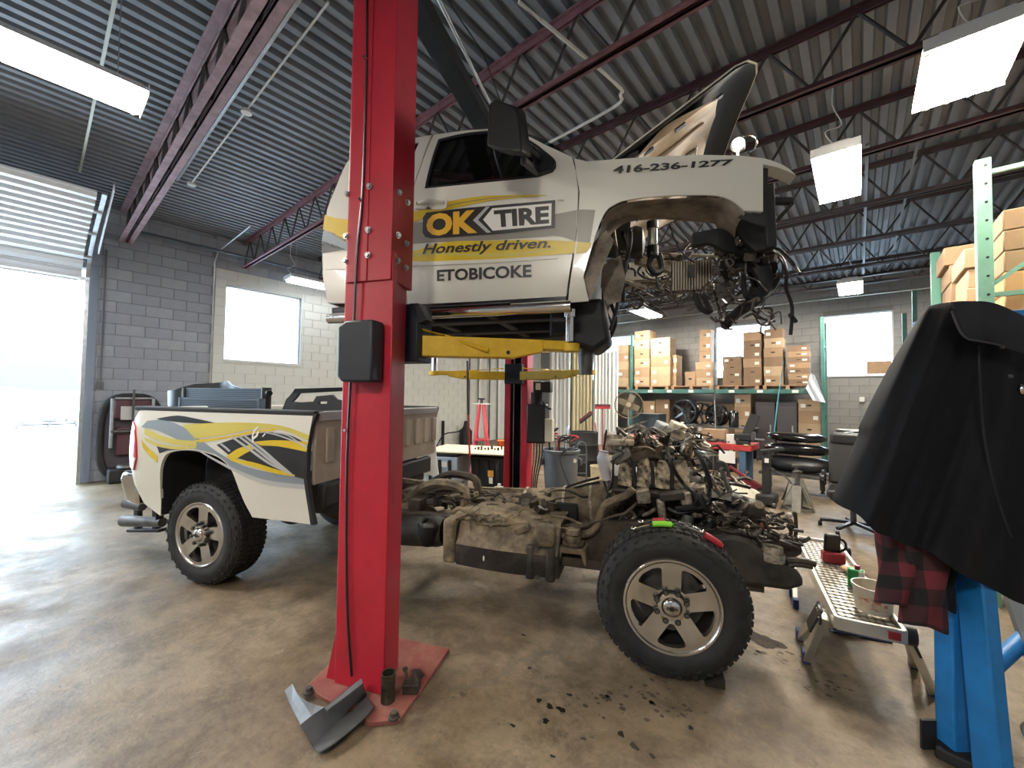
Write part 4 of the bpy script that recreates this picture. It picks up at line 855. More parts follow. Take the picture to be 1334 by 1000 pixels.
def wheel(u, v, w, flip=False, spin=0., label=None):
    root = Vector(OFF[ch.name]); first = not WP; e = None
    for nm, (mb, mm, sm_) in wm.items():
        if first:
            o = mb.build(nm if nm != 'tyre' else 'wheel', mm, ch, sm=sm_); o.data.transform(Matrix.Translation(root)); WP[nm] = o
        else: o = WP[nm].copy(); COL.objects.link(o)
        o.rotation_euler = (0, 0, 0)
        if nm == 'tyre': e = o; o.parent = ch; o.location = Vector((u, v, w))-root; o.rotation_euler = (0, spin, PI if flip else 0)
        else: o.parent = e; o.location = (0, 0, 0)
        o['kind'] = 'stuff' if nm == 'tread' else o.get('kind', '')
        if not o['kind']: del o['kind']
    if 'nut' not in WP: WP['nut'] = MB().cyl((0, -.03, 0), (0, .0, 0), .0105, 6).build('lug_nut', DSTL, ch); WP['nut'].data.transform(Matrix.Translation(root)); WP['well'] = MB().cyl((0, -.0205, 0), (0, .0, 0), .0165, 12).build('lug_well', BLK, ch); WP['well'].data.transform(Matrix.Translation(root)); fresh = True
    else: fresh = False
    for i in range(8):
        a = 2*PI*(i+.5)/8
        for nm, r_ in (('well', .084), ('nut', .084)):
            if fresh and i == 0: o = WP[nm]
            else: o = WP[nm].copy(); COL.objects.link(o)
            o.parent = e; o.location = (r_*math.cos(a), 0, r_*math.sin(a))
    return e
VT = 2.50
wheel(.195, VT, .415); wheel(-3.43, VT, .415, spin=.18)
wheel(.195, 6.9-VT, .415, True, .4); wheel(-3.43, 6.9-VT, .415, True, .9)
# ---- frame
def rail(v):
    pts = [(-4.25, .72), (-3.9, .74), (-3.43, .80), (-3.0, .76), (-2.6, .62), (-2.2, .56), (-.7, .56), (-.35, .60), (.05, .66), (.45, .66), (.75, .60)]
    m = MB(); P = smooth_pts([(a, 0, b) for a, b in pts], 3); h = .085
    V = [(p.x, v+y, p.z+z) for p in P for y, z in ((-.035, -h), (.035, -h), (.035, h), (-.035, h))]; n = len(P)
    return m.add(V, [(0, 1, 2, 3), tuple(4*(n-1)+q for q in (3, 2, 1, 0))]+[(4*i+j, 4*i+(j+1) % 4, 4*i+4+(j+1) % 4, 4*i+4+j) for i in range(n-1) for j in range(4)])
for v in (2.98, 3.92): rail(v).build('frame_rail', RUST, ch, bev=.008)
for u, z, s_ in ((-4.2, .72, .05), (-2.9, .70, .05), (-2.15, .60, .06), (-1.75, .66, .07), (-.45, .45, .06), (.55, .55, .07)): MB().beam((u, 3.0, z), (u, 3.9, z), s_*1.6, s_*1.8).build('crossmember', RUST, ch, bev=.01)
# arched crossmember with two dark bays, just in front of the bed
a = [PV(x, y, 3.2) for x, y in ((524, 660), (545, 640), (565, 630), (590, 632), (605, 640), (606, 662))]
tubep('crossmember_arch', a, .045, DIRT, ch, k=3)
tubep('crossmember_arch', [p+Vector((0, .28, .03)) for p in a], .035, RUST, ch, k=3)
MB().beam(PV(524, 625, 3.6), PV(640, 642, 3.6), .05, .04).build('brake_line_tray', DIRT, ch)
MB().beam(PV(520, 634, 3.9), PV(700, 640, 3.9), .05, .05).build('far_rail_flange', DIRT, ch)
# ---- axles, springs, shafts
MB().cyl((-3.43, 2.75, .415), (-3.43, 4.15, .415), .06, 14).build('rear_axle', RUST, ch, sm=40); MB().ell((-3.43, 3.45, .415), (.19, .17, .19), 16, 10).build('differential', RUST, ch, sm=50)
MB().cyl((.195, 2.75, .40), (.195, 4.15, .40), .045, 12).build('front_axle', RUST, ch, sm=40)
for v in (2.98, 3.92): tubep('leaf_spring', [(-4.15, v-.1, .66), (-3.8, v-.1, .52), (-3.43, v-.1, .50), (-3.0, v-.1, .52), (-2.65, v-.1, .62)], .032, RUST, ch)
tubep('driveshaft', [(-3.25, 3.45, .45), (-2.2, 3.45, .52), (-1.35, 3.45, .68)], .05, DIRT, ch, k=1, n=12)
for v in (2.88, 4.02): MB().beam((-.6, v, .44), (.75, v, .44), .04, .06).build('torsion_bar', RUST, ch); 
m = MB(); m.prism([(-.05, .30), (.45, .30), (.35, .42), (.05, .42)], 2.78, 3.1, 'v'); m.build('control_arm', RUST, ch, bev=.02)
MB().cyl((.28, 2.82, .38), (.33, 2.92, .82), .035, 12).build('shock_absorber', DSTL, ch, sm=40)
# ---- catalytic cans and pipes
for x0, x1, y0, y1, r_ in ((522, 566, 664, 672, .085), (622, 676, 678, 688, .075)):
    p, q = PV(x0, y0, 3.15), PV(x1, y1, 3.15); d = q-p
    MB().lathe([(.03, -.05), (r_*.7, 0), (r_, .06), (r_, d.length-.05), (r_*.6, d.length), (.035, d.length+.06)], p, d, 18).build('exhaust_can', DIRT, ch, sm=50)
tubep('exhaust_pipe', [PV(566, 672, 3.15), PV(590, 668, 3.15), PV(622, 678, 3.15)], .035, DIRT, ch, n=10)
# ---- black canister left of the tank
a, b = PV(520, 690, 2.9), PV(580, 692, 2.9); MB().lathe([(.02, 0), (.105, .01), (.115, .05), (.115, (b-a).length-.06), (.10, (b-a).length)], a, b-a, 20).build('vapour_canister', DIRTD, ch, sm=50)
MB().torus(PV(560, 685, 2.82), .065, .018, (.3, 1, .1), 20, 8).build('hose_clamp', BLKM, ch, sm=50)
p = PV(558, 690, 2.82); MB().lathe([(.03, 0), (.06, .02), (.085, .10), (.08, .16)], p+Vector((0, 0, -.12)), (0, 0, 1), 14).build('axle_boot', BLKM, ch, sm=50)
# ---- fuel tank
tk = [PV(x, y, 2.74) for x, y in ((577, 737), (578, 690), (592, 676), (700, 690), (722, 684), (727, 700), (727, 757), (700, 757))]
u0, u1 = tk[0].x, tk[6].x; zb_ = tk[6].z; zs, zt_ = .515, .69
def tanks(t):   # cross sections in (v, w)
    k = .03*math.sin(t*PI); return [(2.745-k, zb_+.015), (2.735-k, zb_+.05), (2.735-k, zs), (2.765-k, zs+.03), (2.80, zt_-.05), (2.86, zt_), (3.3, zt_), (3.34, zb_), (2.78, zb_)]
m = MB(); N_ = 14; V = []
for i in range(N_+1):
    t = i/N_; u = u0+.10+(u1-u0-.10)*t
    V += [(u, v, w-(.02 if (i in (0, N_)) and w > zs else 0)) for v, w in tanks(t)]
k = 9
tank = m.add(V, [tuple(range(k)), tuple(N_*k+q for q in range(k-1, -1, -1))]+[(i*k+j, i*k+(j+1) % k, (i+1)*k+(j+1) % k, (i+1)*k+j) for i in range(N_) for j in range(k)]).build('fuel_tank', DIRTD, ch, sm=35)
m = MB(); V = []
for i in range(N_+1):
    t = i/N_; u = u0+.105+(u1-u0-.11)*t; q = [(v-.003, w+.003) for v, w in tanks(t)[2:7]]; V += [(u, v, w) for v, w in q]
MB().add(V, [(i*5+j, i*5+j+1, (i+1)*5+j+1, (i+1)*5+j) for i in range(N_) for j in range(4)]).build('mud_crust', DIRT, tank, sm=40)
MB().box(u0-.01, u0+.09, 2.735, 3.2, zb_+.01, zt_-.01).build('tank_end_shield', DIRT, tank, bev=.025)
for uu in (u1-.20, u1-.06): MB().box(uu-.025, uu+.04, 2.71, 2.78, zb_-.01, zs+.06).build('tank_rib', DIRTD, tank, bev=.02)
m = MB(); m.box(u1-.17, u1-.13, 2.725, 2.74, zb_, zt_-.02); m.build('tank_strap', DSTL, tank)
MB().prism([(u1-.20, zt_-.12), (u1-.02, zt_-.12), (u1-.03, zt_+.01), (u1-.16, zt_+.02)], 2.70, 2.84, 'v').build('tank_bracket', DIRT, tank, bev=.03)
p = PV(630, 727, 2.70); MB().ell(p, (.007, .004, .02), 8, 6).build('paint_chip', PAPER, tank)
m = MB(); rr = random.Random(9)
for kx in range(60):
    a = PV(rr.uniform(600, 712), rr.uniform(672, 700), 2.86); pts = [a]
    for j in range(4): a = a+Vector((rr.uniform(-.03, .09), rr.uniform(-.05, .05), rr.uniform(-.03, .03))); pts.append(Vector((a.x, a.y, max(a.z, zt_-.02))))
    m.tube(pts, rr.choice((.004, .006, .009)), 5, 3)
m.build('fuel_lines', DIRT, ch, sm=60, kind='stuff')
for pts, r_ in (([(612, 676), (613, 690), (622, 696), (640, 702), (672, 708), (690, 700)], .008), ([(590, 668), (598, 662), (610, 668), (625, 678)], .016), ([(595, 675), (612, 668), (620, 672)], .02), ([(620, 682), (660, 683), (690, 680)], .006)):
    tubep('fuel_hose', [PV(x, y, 2.78) for x, y in pts], r_, DIRT, ch)
MB().beam(PV(672, 693, 2.8), PV(688, 686, 2.8), .05, .05).build('pump_module', DIRT, ch, bev=.01)
# ---- transmission and transfer case
T0, T1 = Vector((-1.35, 3.42, .60)), Vector((-.10, 3.42, .72)); ax = T1-T0; Lt = ax.length
MB().lathe([(.05, 0), (.08, .02), (.09, .18), (.11, .22), (.115, .42), (.15, .46), (.155, .52), (.145, .60), (.155, .80), (.18, .98), (.215, 1.12), (.235, 1.18), (.235, Lt)], T0, ax, 24).build('transmission', DIRT, ch, sm=40)
for s_ in (.47, .80, 1.02, 1.17): MB().torus(T0+ax*(s_/Lt), (.155 if s_ < .6 else .158 if s_ < .9 else .19 if s_ < 1.1 else .235), .012, ax, 28, 6).build('case_flange', CAST, ch, sm=60)
a = PV(738, 672, 3.2); MB().cbox((a.x, 3.215, a.z), (.17, .03, .20)).build('pan_plate', BLKM, ch, bev=.01)
a, b = PV(720, 655, 3.2), PV(724, 690, 3.2); MB().beam(a, b, .04, .03).build('shift_bracket', DIRT, ch)
MB().cyl(PV(721, 645, 3.42), PV(721, 635, 3.42), .025, 10).build('breather', BLK, ch)
for dz in (0, .05): tubep('transmission_line', [PV(736, 640-dz*100, 3.4), PV(760, 632-dz*100, 3.35), PV(780, 628-dz*120, 3.3)], .010, BLKM, ch)
m = MB(); rr = random.Random(12)
for kx in range(90):
    a = PV(rr.uniform(525, 725), rr.uniform(640, 672), rr.uniform(3.1, 3.6)); pts = [a]
    for j in range(4): a = a+Vector((rr.uniform(-.05, .12), rr.uniform(-.08, .08), rr.uniform(-.035, .035))); pts.append(a)
    m.tube(pts, rr.choice((.005, .008, .012)), 5, 3)
for kx in range(60): a = PV(rr.uniform(530, 730), rr.uniform(642, 675), rr.uniform(3.05, 3.4)); s_ = rr.uniform(.025, .08); m.cbox(a, (s_, s_*.8, s_*.6), rr.uniform(0, 3), rr.uniform(-.4, .4), rr.uniform(-.4, .4))
m.build('gearbox_wiring', GREASE, ch, sm=60, kind='stuff')
for x0, y0, x1, y1, r_ in ((600, 648, 650, 646, .05), (640, 655, 690, 652, .045), (505, 648, 600, 655, .03)): tubep('shift_linkage', [PV(x0, y0, 3.5), PV((x0+x1)/2, (y0+y1)/2-3, 3.5), PV(x1, y1, 3.5)], r_, RUST, ch, n=9)
# ---- cab mount and coolant hose
p = PV(747, 700, 2.86); MB().lathe([(.02, .10), (.05, .10), (.055, .07), (.045, .06), (.06, .05), (.06, .02), (.075, .02), (.075, -.0)], p+Vector((0, 0, -.04)), (0, 0, 1), 18).build('body_mount', DIRT, ch, sm=40)
MB().prism([(p.x-.09, p.z-.05), (p.x+.09, p.z-.05), (p.x+.10, p.z-.16), (p.x+.085, p.z-.16), (p.x+.06, p.z-.09), (p.x-.07, p.z-.09), (p.x-.085, p.z-.17), (p.x-.10, p.z-.17)], 2.79, 2.95, 'v').build('mount_bracket', DIRT, ch, bev=.008)
tubep('coolant_hose', [PV(x, y, 2.9) for x, y in ((728, 697), (745, 696), (765, 695), (777, 686), (783, 668), (792, 655), (815, 645), (825, 636))], .026, DIRT, ch, n=10)
tubep('brake_line', [PV(x, y, 2.88) for x, y in ((715, 690), (740, 690), (775, 680), (800, 672), (815, 668), (830, 655))], .009, RUST, ch)
MB().sheet([(q.x, q.z) for q in (PV(735, 700, 2.93), PV(800, 690, 2.93), (PV(850, 700, 2.93)), PV(850, 735, 2.93), PV(790, 732, 2.93), PV(740, 728, 2.93))], lambda u, w, d: (u, 2.935+d, w), (), .1, .01).build('frame_gusset', RUST, ch)
# ---- engine
eng = MB().prism([(-.20, .62), (.48, .62), (.50, 1.0), (-.20, 1.0)], 3.16, 3.76, 'v').build('engine', GREASE, ch, bev=.03)
MB().prism([(-.12, .42), (.30, .40), (.34, .62), (-.16, .62)], 3.22, 3.68, 'v').build('oil_pan', RUST, eng, bev=.03)
for sgn, vv in ((-1, 3.14), (1, 3.78)):       # cylinder heads and valve covers
    m = MB(); m.cbox((.14, vv, .90), (.66, .17, .16), 0, sgn*-.5); m.build('cylinder_head', GREASE, eng, bev=.02)
    if sgn < 0:
        c0, c1 = PV(803, 602, 3.05), PV(902, 634, 3.05); us = [c0.x+(c1.x-c0.x)*i/4 for i in range(5)]
        for i in range(4):
            m = MB(); a0_, a1_ = us[i]+.008, us[i+1]-.008; q = [(a0_, c1.z-.02), (a0_+.01, c0.z-.02), (a0_+.03, c0.z+.02), (a1_-.03, c0.z+.02+.015*(i % 2)), (a1_-.008, c0.z-.03), (a1_-.012, c1.z-.03)]
            m.sheet(q, lambda u, w, d: (u, 3.045+d+.25*(w-c1.z)+.012*math.sin(u*60+w*40), w), (), .025, .05); m.build('valve_cover', SHLD, eng, sm=50)
        for i in range(1, 4): MB().beam((us[i], 3.05, c1.z-.03), (us[i]-.01, 3.10, c0.z+.01), .028, .03).build('ignition_coil', BLKM, eng, bev=.008)
        MB().box(c0.x+.05, c1.x-.02, 3.04, 3.10, c1.z-.10, c1.z-.045).build('exhaust_shield', BLKM, eng, bev=.01)
        for k_ in (.42, .68): pp = Vector((c0.x+(c1.x-c0.x)*k_, 3.038, c1.z-.055)); MB().cyl(pp, pp+Vector((0, -.012, 0)), .011, 10).build('manifold_bolt', PAPER, eng)
# intake: brown drum, plenum boxes
a, b = PV(822, 588, 3.28), PV(858, 588, 3.28); m = MB(); m.lathe([(.04, -.07), (.125, -.07), (.135, -.05), (.135, .06), (.12, .075), (.03, .08)], ((a.x+b.x)/2, 3.32, a.z), (0, 0, 1), 26); m.build('intake_drum', mat('drum_brown', (.10, .07, .045), .5, .3, scale=10, col2=(.20, .15, .10)), eng, sm=40)
MB().cbox((a.x-.10, 3.34, a.z+.05), (.22, .22, .16), .1).build('intake_plenum', CAST, eng, bev=.02)
MB().beam(PV(795, 576, 3.2), PV(826, 576, 3.2), .10, .045).build('plenum_lid', mat('lid_bare', (.45, .36, .26), .5, .3, scale=20, col2=(.62, .52, .40)), eng, bev=.012)
MB().beam(PV(800, 600, 3.1), PV(820, 588, 3.1), .10, .07).build('coolant_reservoir', mat('bracket_grey', (.20, .19, .17), .5, .5), eng, bev=.01)
tubep('oil_bottle', [PV(787, 587, 3.0), PV(786, 600, 3.0), PV(790, 625, 3.0)], [.035, .045, .04, .03], mat('bottle_grey', (.50, .50, .52), .4), eng, n=12)
MB().torus(PV(830, 570, 3.3), .07, .007, (0, 1, .2), 16, 6, 0, PI).build('lifting_eye', STL, eng, sm=60)
MB().cbox(PV(872, 562, 3.5), (.22, .16, .09), .2, .2, .35).build('rag_box', mat('grey_rag', (.42, .44, .44), .8), eng, bev=.012); MB().cbox(PV(882, 560, 3.48), (.12, .13, .11), .2, .2, .35).build('wood_block', PLY, eng, bev=.008)
MB().cyl(PV(898, 596, 3.3), PV(898, 578, 3.3), .026, 14, .032).build('filter_cup', CARD2, eng, sm=40)
# accessories: alternator, pulleys
m = MB(); p = PV(872, 634, 3.02); m.lathe([(.02, -.07), (.06, -.06), (.068, 0), (.06, .06), (.025, .075)], (p.x+.18, 3.15, .93), (1, 0, 0), 18); m.build('alternator', CAST, eng, sm=40)
for x, y, r_, v in ((925, 602, .055, 3.2), (918, 630, .075, 3.25), (900, 660, .05, 3.2), (940, 620, .04, 3.3)):
    p = PV(x, y, v); MB().lathe([(.01, -.03), (r_*.5, -.025), (r_, -.02), (r_*.9, 0), (r_, .02), (.01, .025)], p, (1, -.25, 0), 20).build('pulley', DSTL, eng, sm=40)
for x, y, v, s_ in ((838, 645, 3.02, (.09, .08, .10)), (875, 645, 3.0, (.16, .07, .06)), (893, 648, 3.02, (.07, .07, .09)), (862, 665, 3.0, (.05, .05, .16))):
    MB().cbox(PV(x, y, v), s_, .1, .1, -.15).build('engine_mount', CAST if x != 875 else DIRTD, eng, bev=.012)
for pts, r_, mm in (([(872, 565), (868, 580), (875, 605), (890, 630), (906, 645), (905, 658), (895, 662)], .013, BLK), ([(905, 585), (915, 600), (925, 630), (922, 650), (905, 660), (880, 662)], .016, BLKM), ([(790, 560), (786, 590), (785, 620), (795, 650)], .007, WIRE),
                    ([(800, 585), (812, 590), (800, 600), (798, 625), (790, 650)], .008, WIRE), ([(905, 640), (920, 662), (935, 672), (925, 685), (912, 690)], .020, BLKM), ([(868, 660), (885, 668), (915, 660), (930, 650)], .018, BLK),
                    ([(940, 610), (950, 640), (955, 662), (965, 678)], .014, STL), ([(925, 615), (935, 640), (945, 665), (960, 672)], .010, COPPER), ([(915, 640), (925, 655), (935, 662)], .012, CAST), ([(935, 600), (945, 605), (950, 620)], .011, COPPER),
                    ([(795, 640), (805, 655), (790, 668), (780, 690)], .016, DIRT), ([(830, 655), (815, 668), (805, 680)], .010, DSTL), ([(905, 690), (915, 682), (930, 680), (950, 683)], .018, BLK), ([(980, 665), (988, 690), (1000, 700), (1003, 712)], .008, REDP), ([(982, 668), (995, 690), (1002, 705)], .012, mat('cable_orange', (.50, .10, .04), .5)), ([(985, 690), (1010, 695), (1020, 700)], .010, GREASE)):
    tubep('hose', [PV(x, y, 3.02+.05*math.sin(i+x)) for i, (x, y) in enumerate(pts)], r_, mm, eng)
m = MB(); m2 = MB(); rr = random.Random(21)
for kx in range(330):
    x, y = rr.uniform(800, 955), rr.uniform(556, 680)
    if y < 612 and x > 905: continue
    if 803 < x < 905 and 600 < y < 640: continue
    a = PV(x, y, rr.uniform(3.08, 3.5)); pts = [a]
    for j in range(3): a = a+Vector((rr.uniform(-.05, .09), rr.uniform(-.05, .05), rr.uniform(-.06, .04))); pts.append(a)
    (m if kx % 2 else m2).tube(pts, rr.choice((.004, .006, .009, .013)), 6, 3)
for kx in range(190):
    x, y = rr.uniform(795, 955), rr.uniform(560, 685)
    if 803 < x < 905 and 598 < y < 640 or y < 612 and x > 910: continue
    a = PV(x, y, rr.uniform(3.12, 3.45)); s_ = rr.uniform(.02, .06); (m if kx % 3 else m2).cbox(a, (s_, s_*.7, s_*rr.uniform(.4, 1.2)), rr.uniform(0, 3), rr.uniform(0, 3), rr.uniform(0, 3))
m.build('fittings_dark', GREASE, eng, sm=50, kind='stuff'); m2.build('fittings_bright', CAST, eng, sm=50, kind='stuff')
# tangle of pipes on the engine top right
m = MB(); m2 = MB()
for kx in range(40):
    a = PV(rr.uniform(865, 918), rr.uniform(562, 592), rr.uniform(3.5, 3.9)); pts = [a]
    for j in range(4): a = a+Vector((rr.uniform(-.05, .07), rr.uniform(-.05, .05), rr.uniform(-.07, .02))); pts.append(a)
    (m if kx % 2 else m2).tube(pts, rr.choice((.010, .014, .02)), 6, 3)
m.build('pipes_dark', BLKM, eng, sm=50, kind='stuff'); m2.build('pipes_bright', STL, eng, sm=50, kind='stuff')
# ---- front end
tubep('steering_tube', [PV(925, 645, 3.0), PV(950, 650, 3.0), PV(985, 662, 3.0)], .052, DIRTD, ch, k=1, n=14)
p = PV(975, 665, 3.0); MB().lathe([(.03, -.09), (.075, -.07), (.08, 0), (.07, .06), (.04, .09)], p, (1, 0, -.3), 16).build('steering_gear', GREASE, ch, sm=50)
MB().cyl(PV(984, 664, 2.98), PV(989, 657, 2.92), .028, 14).build('gear_cover', DIRT, ch, sm=40)
bp_ = [(u, w) for u, w in ((.36, .70), (.55, .76), (.66, .74), (.78, .64), (.93, .57), (.95, .50), (.86, .46), (.6, .46), (.36, .55))]
MB().prism(bp_, 2.80, 3.06, 'v').build('front_frame_horn', DIRTD, ch, bev=.03, seg=2)
m = MB(); m2 = MB(); rr = random.Random(61)
for kx in range(110):
    x = rr.uniform(925, 1028); y = rr.uniform(648, 692)+max(0, (x-960)*.45); a = PV(x, y, rr.uniform(2.74, 3.15)); pts = [a]
    for j in range(3): a = a+Vector((rr.uniform(-.05, .06), rr.uniform(-.04, .04), rr.uniform(-.035, .03))); pts.append(a)
    (m if kx % 3 else m2).tube(pts, rr.choice((.003, .005, .008, .011)), 5, 3)
    if kx % 2: q_ = pts[1]; s_ = rr.uniform(.015, .045); (m if kx % 4 else m2).cbox(q_, (s_, s_*.7, s_*.8), rr.uniform(0, 3), rr.uniform(0, 3))
m.build('front_wiring', GREASE, ch, sm=50, kind='stuff'); m2.build('front_fittings', COPPER, ch, sm=50, kind='stuff')
p = PV(1004, 722, 2.86); MB().lathe([(.03, .055), (.06, .055), (.063, .02), (.075, .018), (.08, -.02), (.075, -.03)], p, (.1, 0, 1), 20).build('horn_bushing', CAST, ch, sm=40)
tubep('strut_tube', [PV(938, 640, 3.1), PV(960, 672, 3.1)], .02, STL, ch, k=1)
for pts, r_ in (([(955, 690), (985, 700), (1010, 705), (1030, 712)], .02), ([(965, 740), (985, 735), (992, 715), (985, 700)], .012), ([(1015, 742), (1035, 735), (1058, 738)], .016), ([(1020, 730), (1045, 730), (1062, 735)], .018)): tubep('tie_rod', [PV(x, y, 2.85) for x, y in pts], r_, GREASE, ch)
p = PV(1025, 712, 2.95); MB().lathe([(.02, -.06), (.06, -.05), (.07, 0), (.06, .05), (.02, .06)], p, (.8, .3, .2), 16).build('sway_bar_joint', RUST, ch, sm=50)
for k_, (x, y) in enumerate(((962, 752), (968, 762))): MB().torus(PV(x, y, 2.8), .035, .006, (1, .3, 0), 16, 6).build('spring_coil', BLKM, ch, sm=60)
# ---- pickup bed
bed = None
def pb(x, y): p = PV(x, y, 2.45); return (p.x, p.z)
def bulge(u, w): return -.02*math.sin(max(0, min(1, (w-.65)/.8))*PI)
def rearround(u): return .04*max(0, (-4.12-u)/.16)**2
def SB(u, w, d): return (u, 2.46+bulge(u, w)+rearround(u)+d, w)
archo = curve([pb(*q) for q in ((207, 672), (208.5, 640), (210, 612), (215, 596), (224, 588.5), (248, 586), (272, 590), (290, 598), (303, 612), (311, 635), (318, 655), (327, 674))], 3)
bo = [pb(*q) for q in ((182, 531.5), (230, 532), (300, 533.5), (360, 536), (411, 539), (405, 556), (401.5, 585), (400.5, 620), (404, 660), (408, 684), (370, 679))]+archo[::-1]+[pb(*q) for q in ((186, 656), (174, 630), (166, 600), (166, 575), (171, 548))]
bed = MB().sheet(bo, SB, (), .07, .02).build('bed', WHITE, ch, sm=30)
MB().sheet([p for p in bo], lambda u, w, d: (u, 6.9-SB(u, w, d)[1], w), (), .1, .02).build('far_bedside', WHITE, bed, sm=30)
bt = 1.445; uf, ur = pb(408, 600)[0]-.0, -4.22
def bfront(w): return -2.285+.055*abs((w-1.05)/.4)**1.5 if w < 1.45 else -2.285
MB().box(ur, uf-.01, 2.455, 2.56, bt-.03, bt+.012).build('bed_rail_cap', BLKM, bed, bev=.012); MB().box(ur, uf-.01, 4.34, 4.445, bt-.03, bt+.012).build('bed_rail_cap', BLKM, bed, bev=.012)
m = MB(); m.box(ur+.05, uf-.06, 2.62, 2.64, 1.13, bt-.02).box(ur+.05, uf-.06, 4.26, 4.28, 1.13, bt-.02); m.build('inner_side', WHITE, bed, kind='stuff')
MB().box(ur+.05, uf-.06, 2.86, 4.04, .88, .92).build('bed_floor', BLKM, bed)
hb_ = mat('headboard_dusty', (.46, .42, .34), .5, scale=2, col2=(.33, .29, .22))
m = MB(); m.box(uf-.06, uf-.03, 2.50, 4.40, .90, bt-.02); m.build('headboard', hb_, bed, bev=.01)
for v in [2.60+.19*i for i in range(10)]: MB().box(uf-.035, uf-.012, v, v+.09, 1.05, bt-.12).build('headboard_rib', hb_, bed, bev=.012)
MB().box(uf-.08, uf+.0, 2.50, 4.40, bt-.07, bt+.005).build('headboard_cap', mat('cap_grey', (.33, .33, .33), .5), bed, bev=.012)
MB().sheet([(q[0]+.006, q[1]) for q in bo[4:10]]+[(bo[9][0]-.03, bo[9][1]), (bo[7][0]-.025, bo[7][1]), (bo[4][0]-.025, bo[4][1])], lambda u, w, d: (u, 2.455+bulge(u, w)+d, w), (), .08, .035).build('bed_front_edge', BLKM, bed, sm=30)
m = MB(); m.box(uf-.55, uf-.05, 2.70, 4.2, .62, .86); m.box(uf-.10, uf-.02, 2.6, 4.3, .70, .88); m.build('bed_sill', BLKM, bed, bev=.02)
MB().box(-4.24, -4.20, 2.62, 4.28, .92, bt).build('tailgate', WHITE, bed, bev=.02)
lin = MB()
def wl2(s_, t):
    i = s_*(len(archo)-1); k = min(int(i), len(archo)-2); f_ = i-k; u = archo[k][0]*(1-f_)+archo[k+1][0]*f_; w = archo[k][1]*(1-f_)+archo[k+1][1]*f_
    return (u, 2.465+.36*t, w)
lin.grid(wl2, 30, 4).build('wheelhouse', BLKM, bed, sm=50)
MB().sheet([(a, b) for a, b in archo], lambda u, w, d: (u, 2.83+d, w), (), .12, .01).build('wheelhouse_wall', BLKM, bed)
tlq = [pb(*q) for q in ((172, 549), (177, 556), (180, 575), (181, 595), (176, 612), (170, 606), (166.5, 590), (167, 568))]
MB().sheet(tlq, lambda u, w, d: SB(u, w, d-.012), (), .03, .03).build('taillight', mat('lens_red', (.55, .02, .04), .15, coat=.6), bed, sm=40)
MB().sheet([pb(*q) for q in ((170, 592), (180.5, 596), (176, 612), (170, 607))], lambda u, w, d: SB(u, w, d-.015), (), .03, .01).build('reverse_lens', mat('lens_clear', (.8, .75, .72), .15), bed)
MB().sheet([pb(*q) for q in ((171, 556), (177, 560), (179, 574), (171, 572))], lambda u, w, d: SB(u, w, d-.0145), (), .03, .01).build('lens_highlight', mat('lens_pink', (.8, .35, .38), .15), bed)
bm_ = [PV(x, y, 2.5) for x, y in ((159, 616), (170, 614), (184, 650), (176, 655))]
m = MB(); zA, zB = bm_[3].z, bm_[0].z; m.prism([(-4.24, zB), (-4.42, zB+.01), (-4.45, zB-.06), (-4.36, zA), (-4.20, zA-.02)], 2.50, 4.4, 'v'); m.build('rear_bumper', CHR, bed, bev=.02); MB().box(-4.43, -4.24, 2.52, 4.38, zB, zB+.02).build('bumper_step', BLKM, bed, bev=.008)
for (x0, y0), (x1, y1), r_ in (((165, 655), (186, 660), .045), ((162, 678), (212, 680), .05)):
    a, b = PV(x0, y0, 2.75), PV(x1, y1, 2.75); MB().cyl(a, b, r_*1.1, 18, r_*.85).build('exhaust_tip', DSTL, ch, sm=40); MB().cyl(a+Vector((-.003, 0, 0)), a+Vector((.01, 0, 0)), r_*.95, 18).build('tip_bore', BLK, ch)
m = MB(); m.beam(PV(180, 650, 2.95), PV(180, 690, 2.95), .05, .06); m.beam(PV(204, 650, 2.95), PV(204, 690, 2.95), .05, .06); m.beam(PV(170, 690, 2.95), PV(212, 690, 2.95), .08, .03); m.build('hitch_receiver', BLKM, ch, bev=.006, kind='stuff')
MB().beam(PV(206, 640, 2.6), PV(208, 676, 2.6), .06, .012).build('mud_guard', BLKM, bed)
# bed graphics
def rb(nm, t, b, mm, d, n=18): return ribbon(bed, nm, t, b, mm, d, SB, pb, n)
rb('swoosh', [(192, 548), (215, 547), (240, 556), (262, 572), (288, 590), (318, 606), (360, 616), (400, 620)], [(185, 556), (205, 560), (232, 572), (255, 584), (285, 592), (308, 612), (345, 628), (400, 634)], GBLG, -.003)
rb('swoosh', [(205, 545), (230, 541), (255, 545), (285, 551.5)], [(205, 546), (228, 549), (255, 551), (285, 552)], GBLK, -.0035)
rb('swoosh', [(238, 553), (280, 550.5), (330, 550.5), (370, 555), (404, 567)], [(256, 571), (290, 567), (330, 559), (368, 560), (403, 574)], GYELP, -.0038)
rb('swoosh', [(255, 573), (290, 569), (330, 561), (360, 558)], [(262, 576), (295, 571), (330, 564), (360, 560)], GYEL, -.0042)
rb('swoosh', [(190, 557), (208, 566), (232, 572), (258, 574)], [(190, 565), (208, 573), (232, 579), (258, 580)], GYELP, -.0045)
rb('swoosh', [(190, 569), (208, 577), (232, 581), (258, 580)], [(192, 574), (208, 581), (232, 585), (258, 583)], GYELP, -.0045)
rb('swoosh', [(186, 572), (196, 583), (208, 594)], [(188, 582), (196, 592), (207, 602)], GYEL, -.0045, 8)
rb('swoosh', [(206, 580), (222, 584), (240, 586), (262, 588)], [(210, 590), (222, 586), (240, 586), (262, 589)], GBLK, -.004)
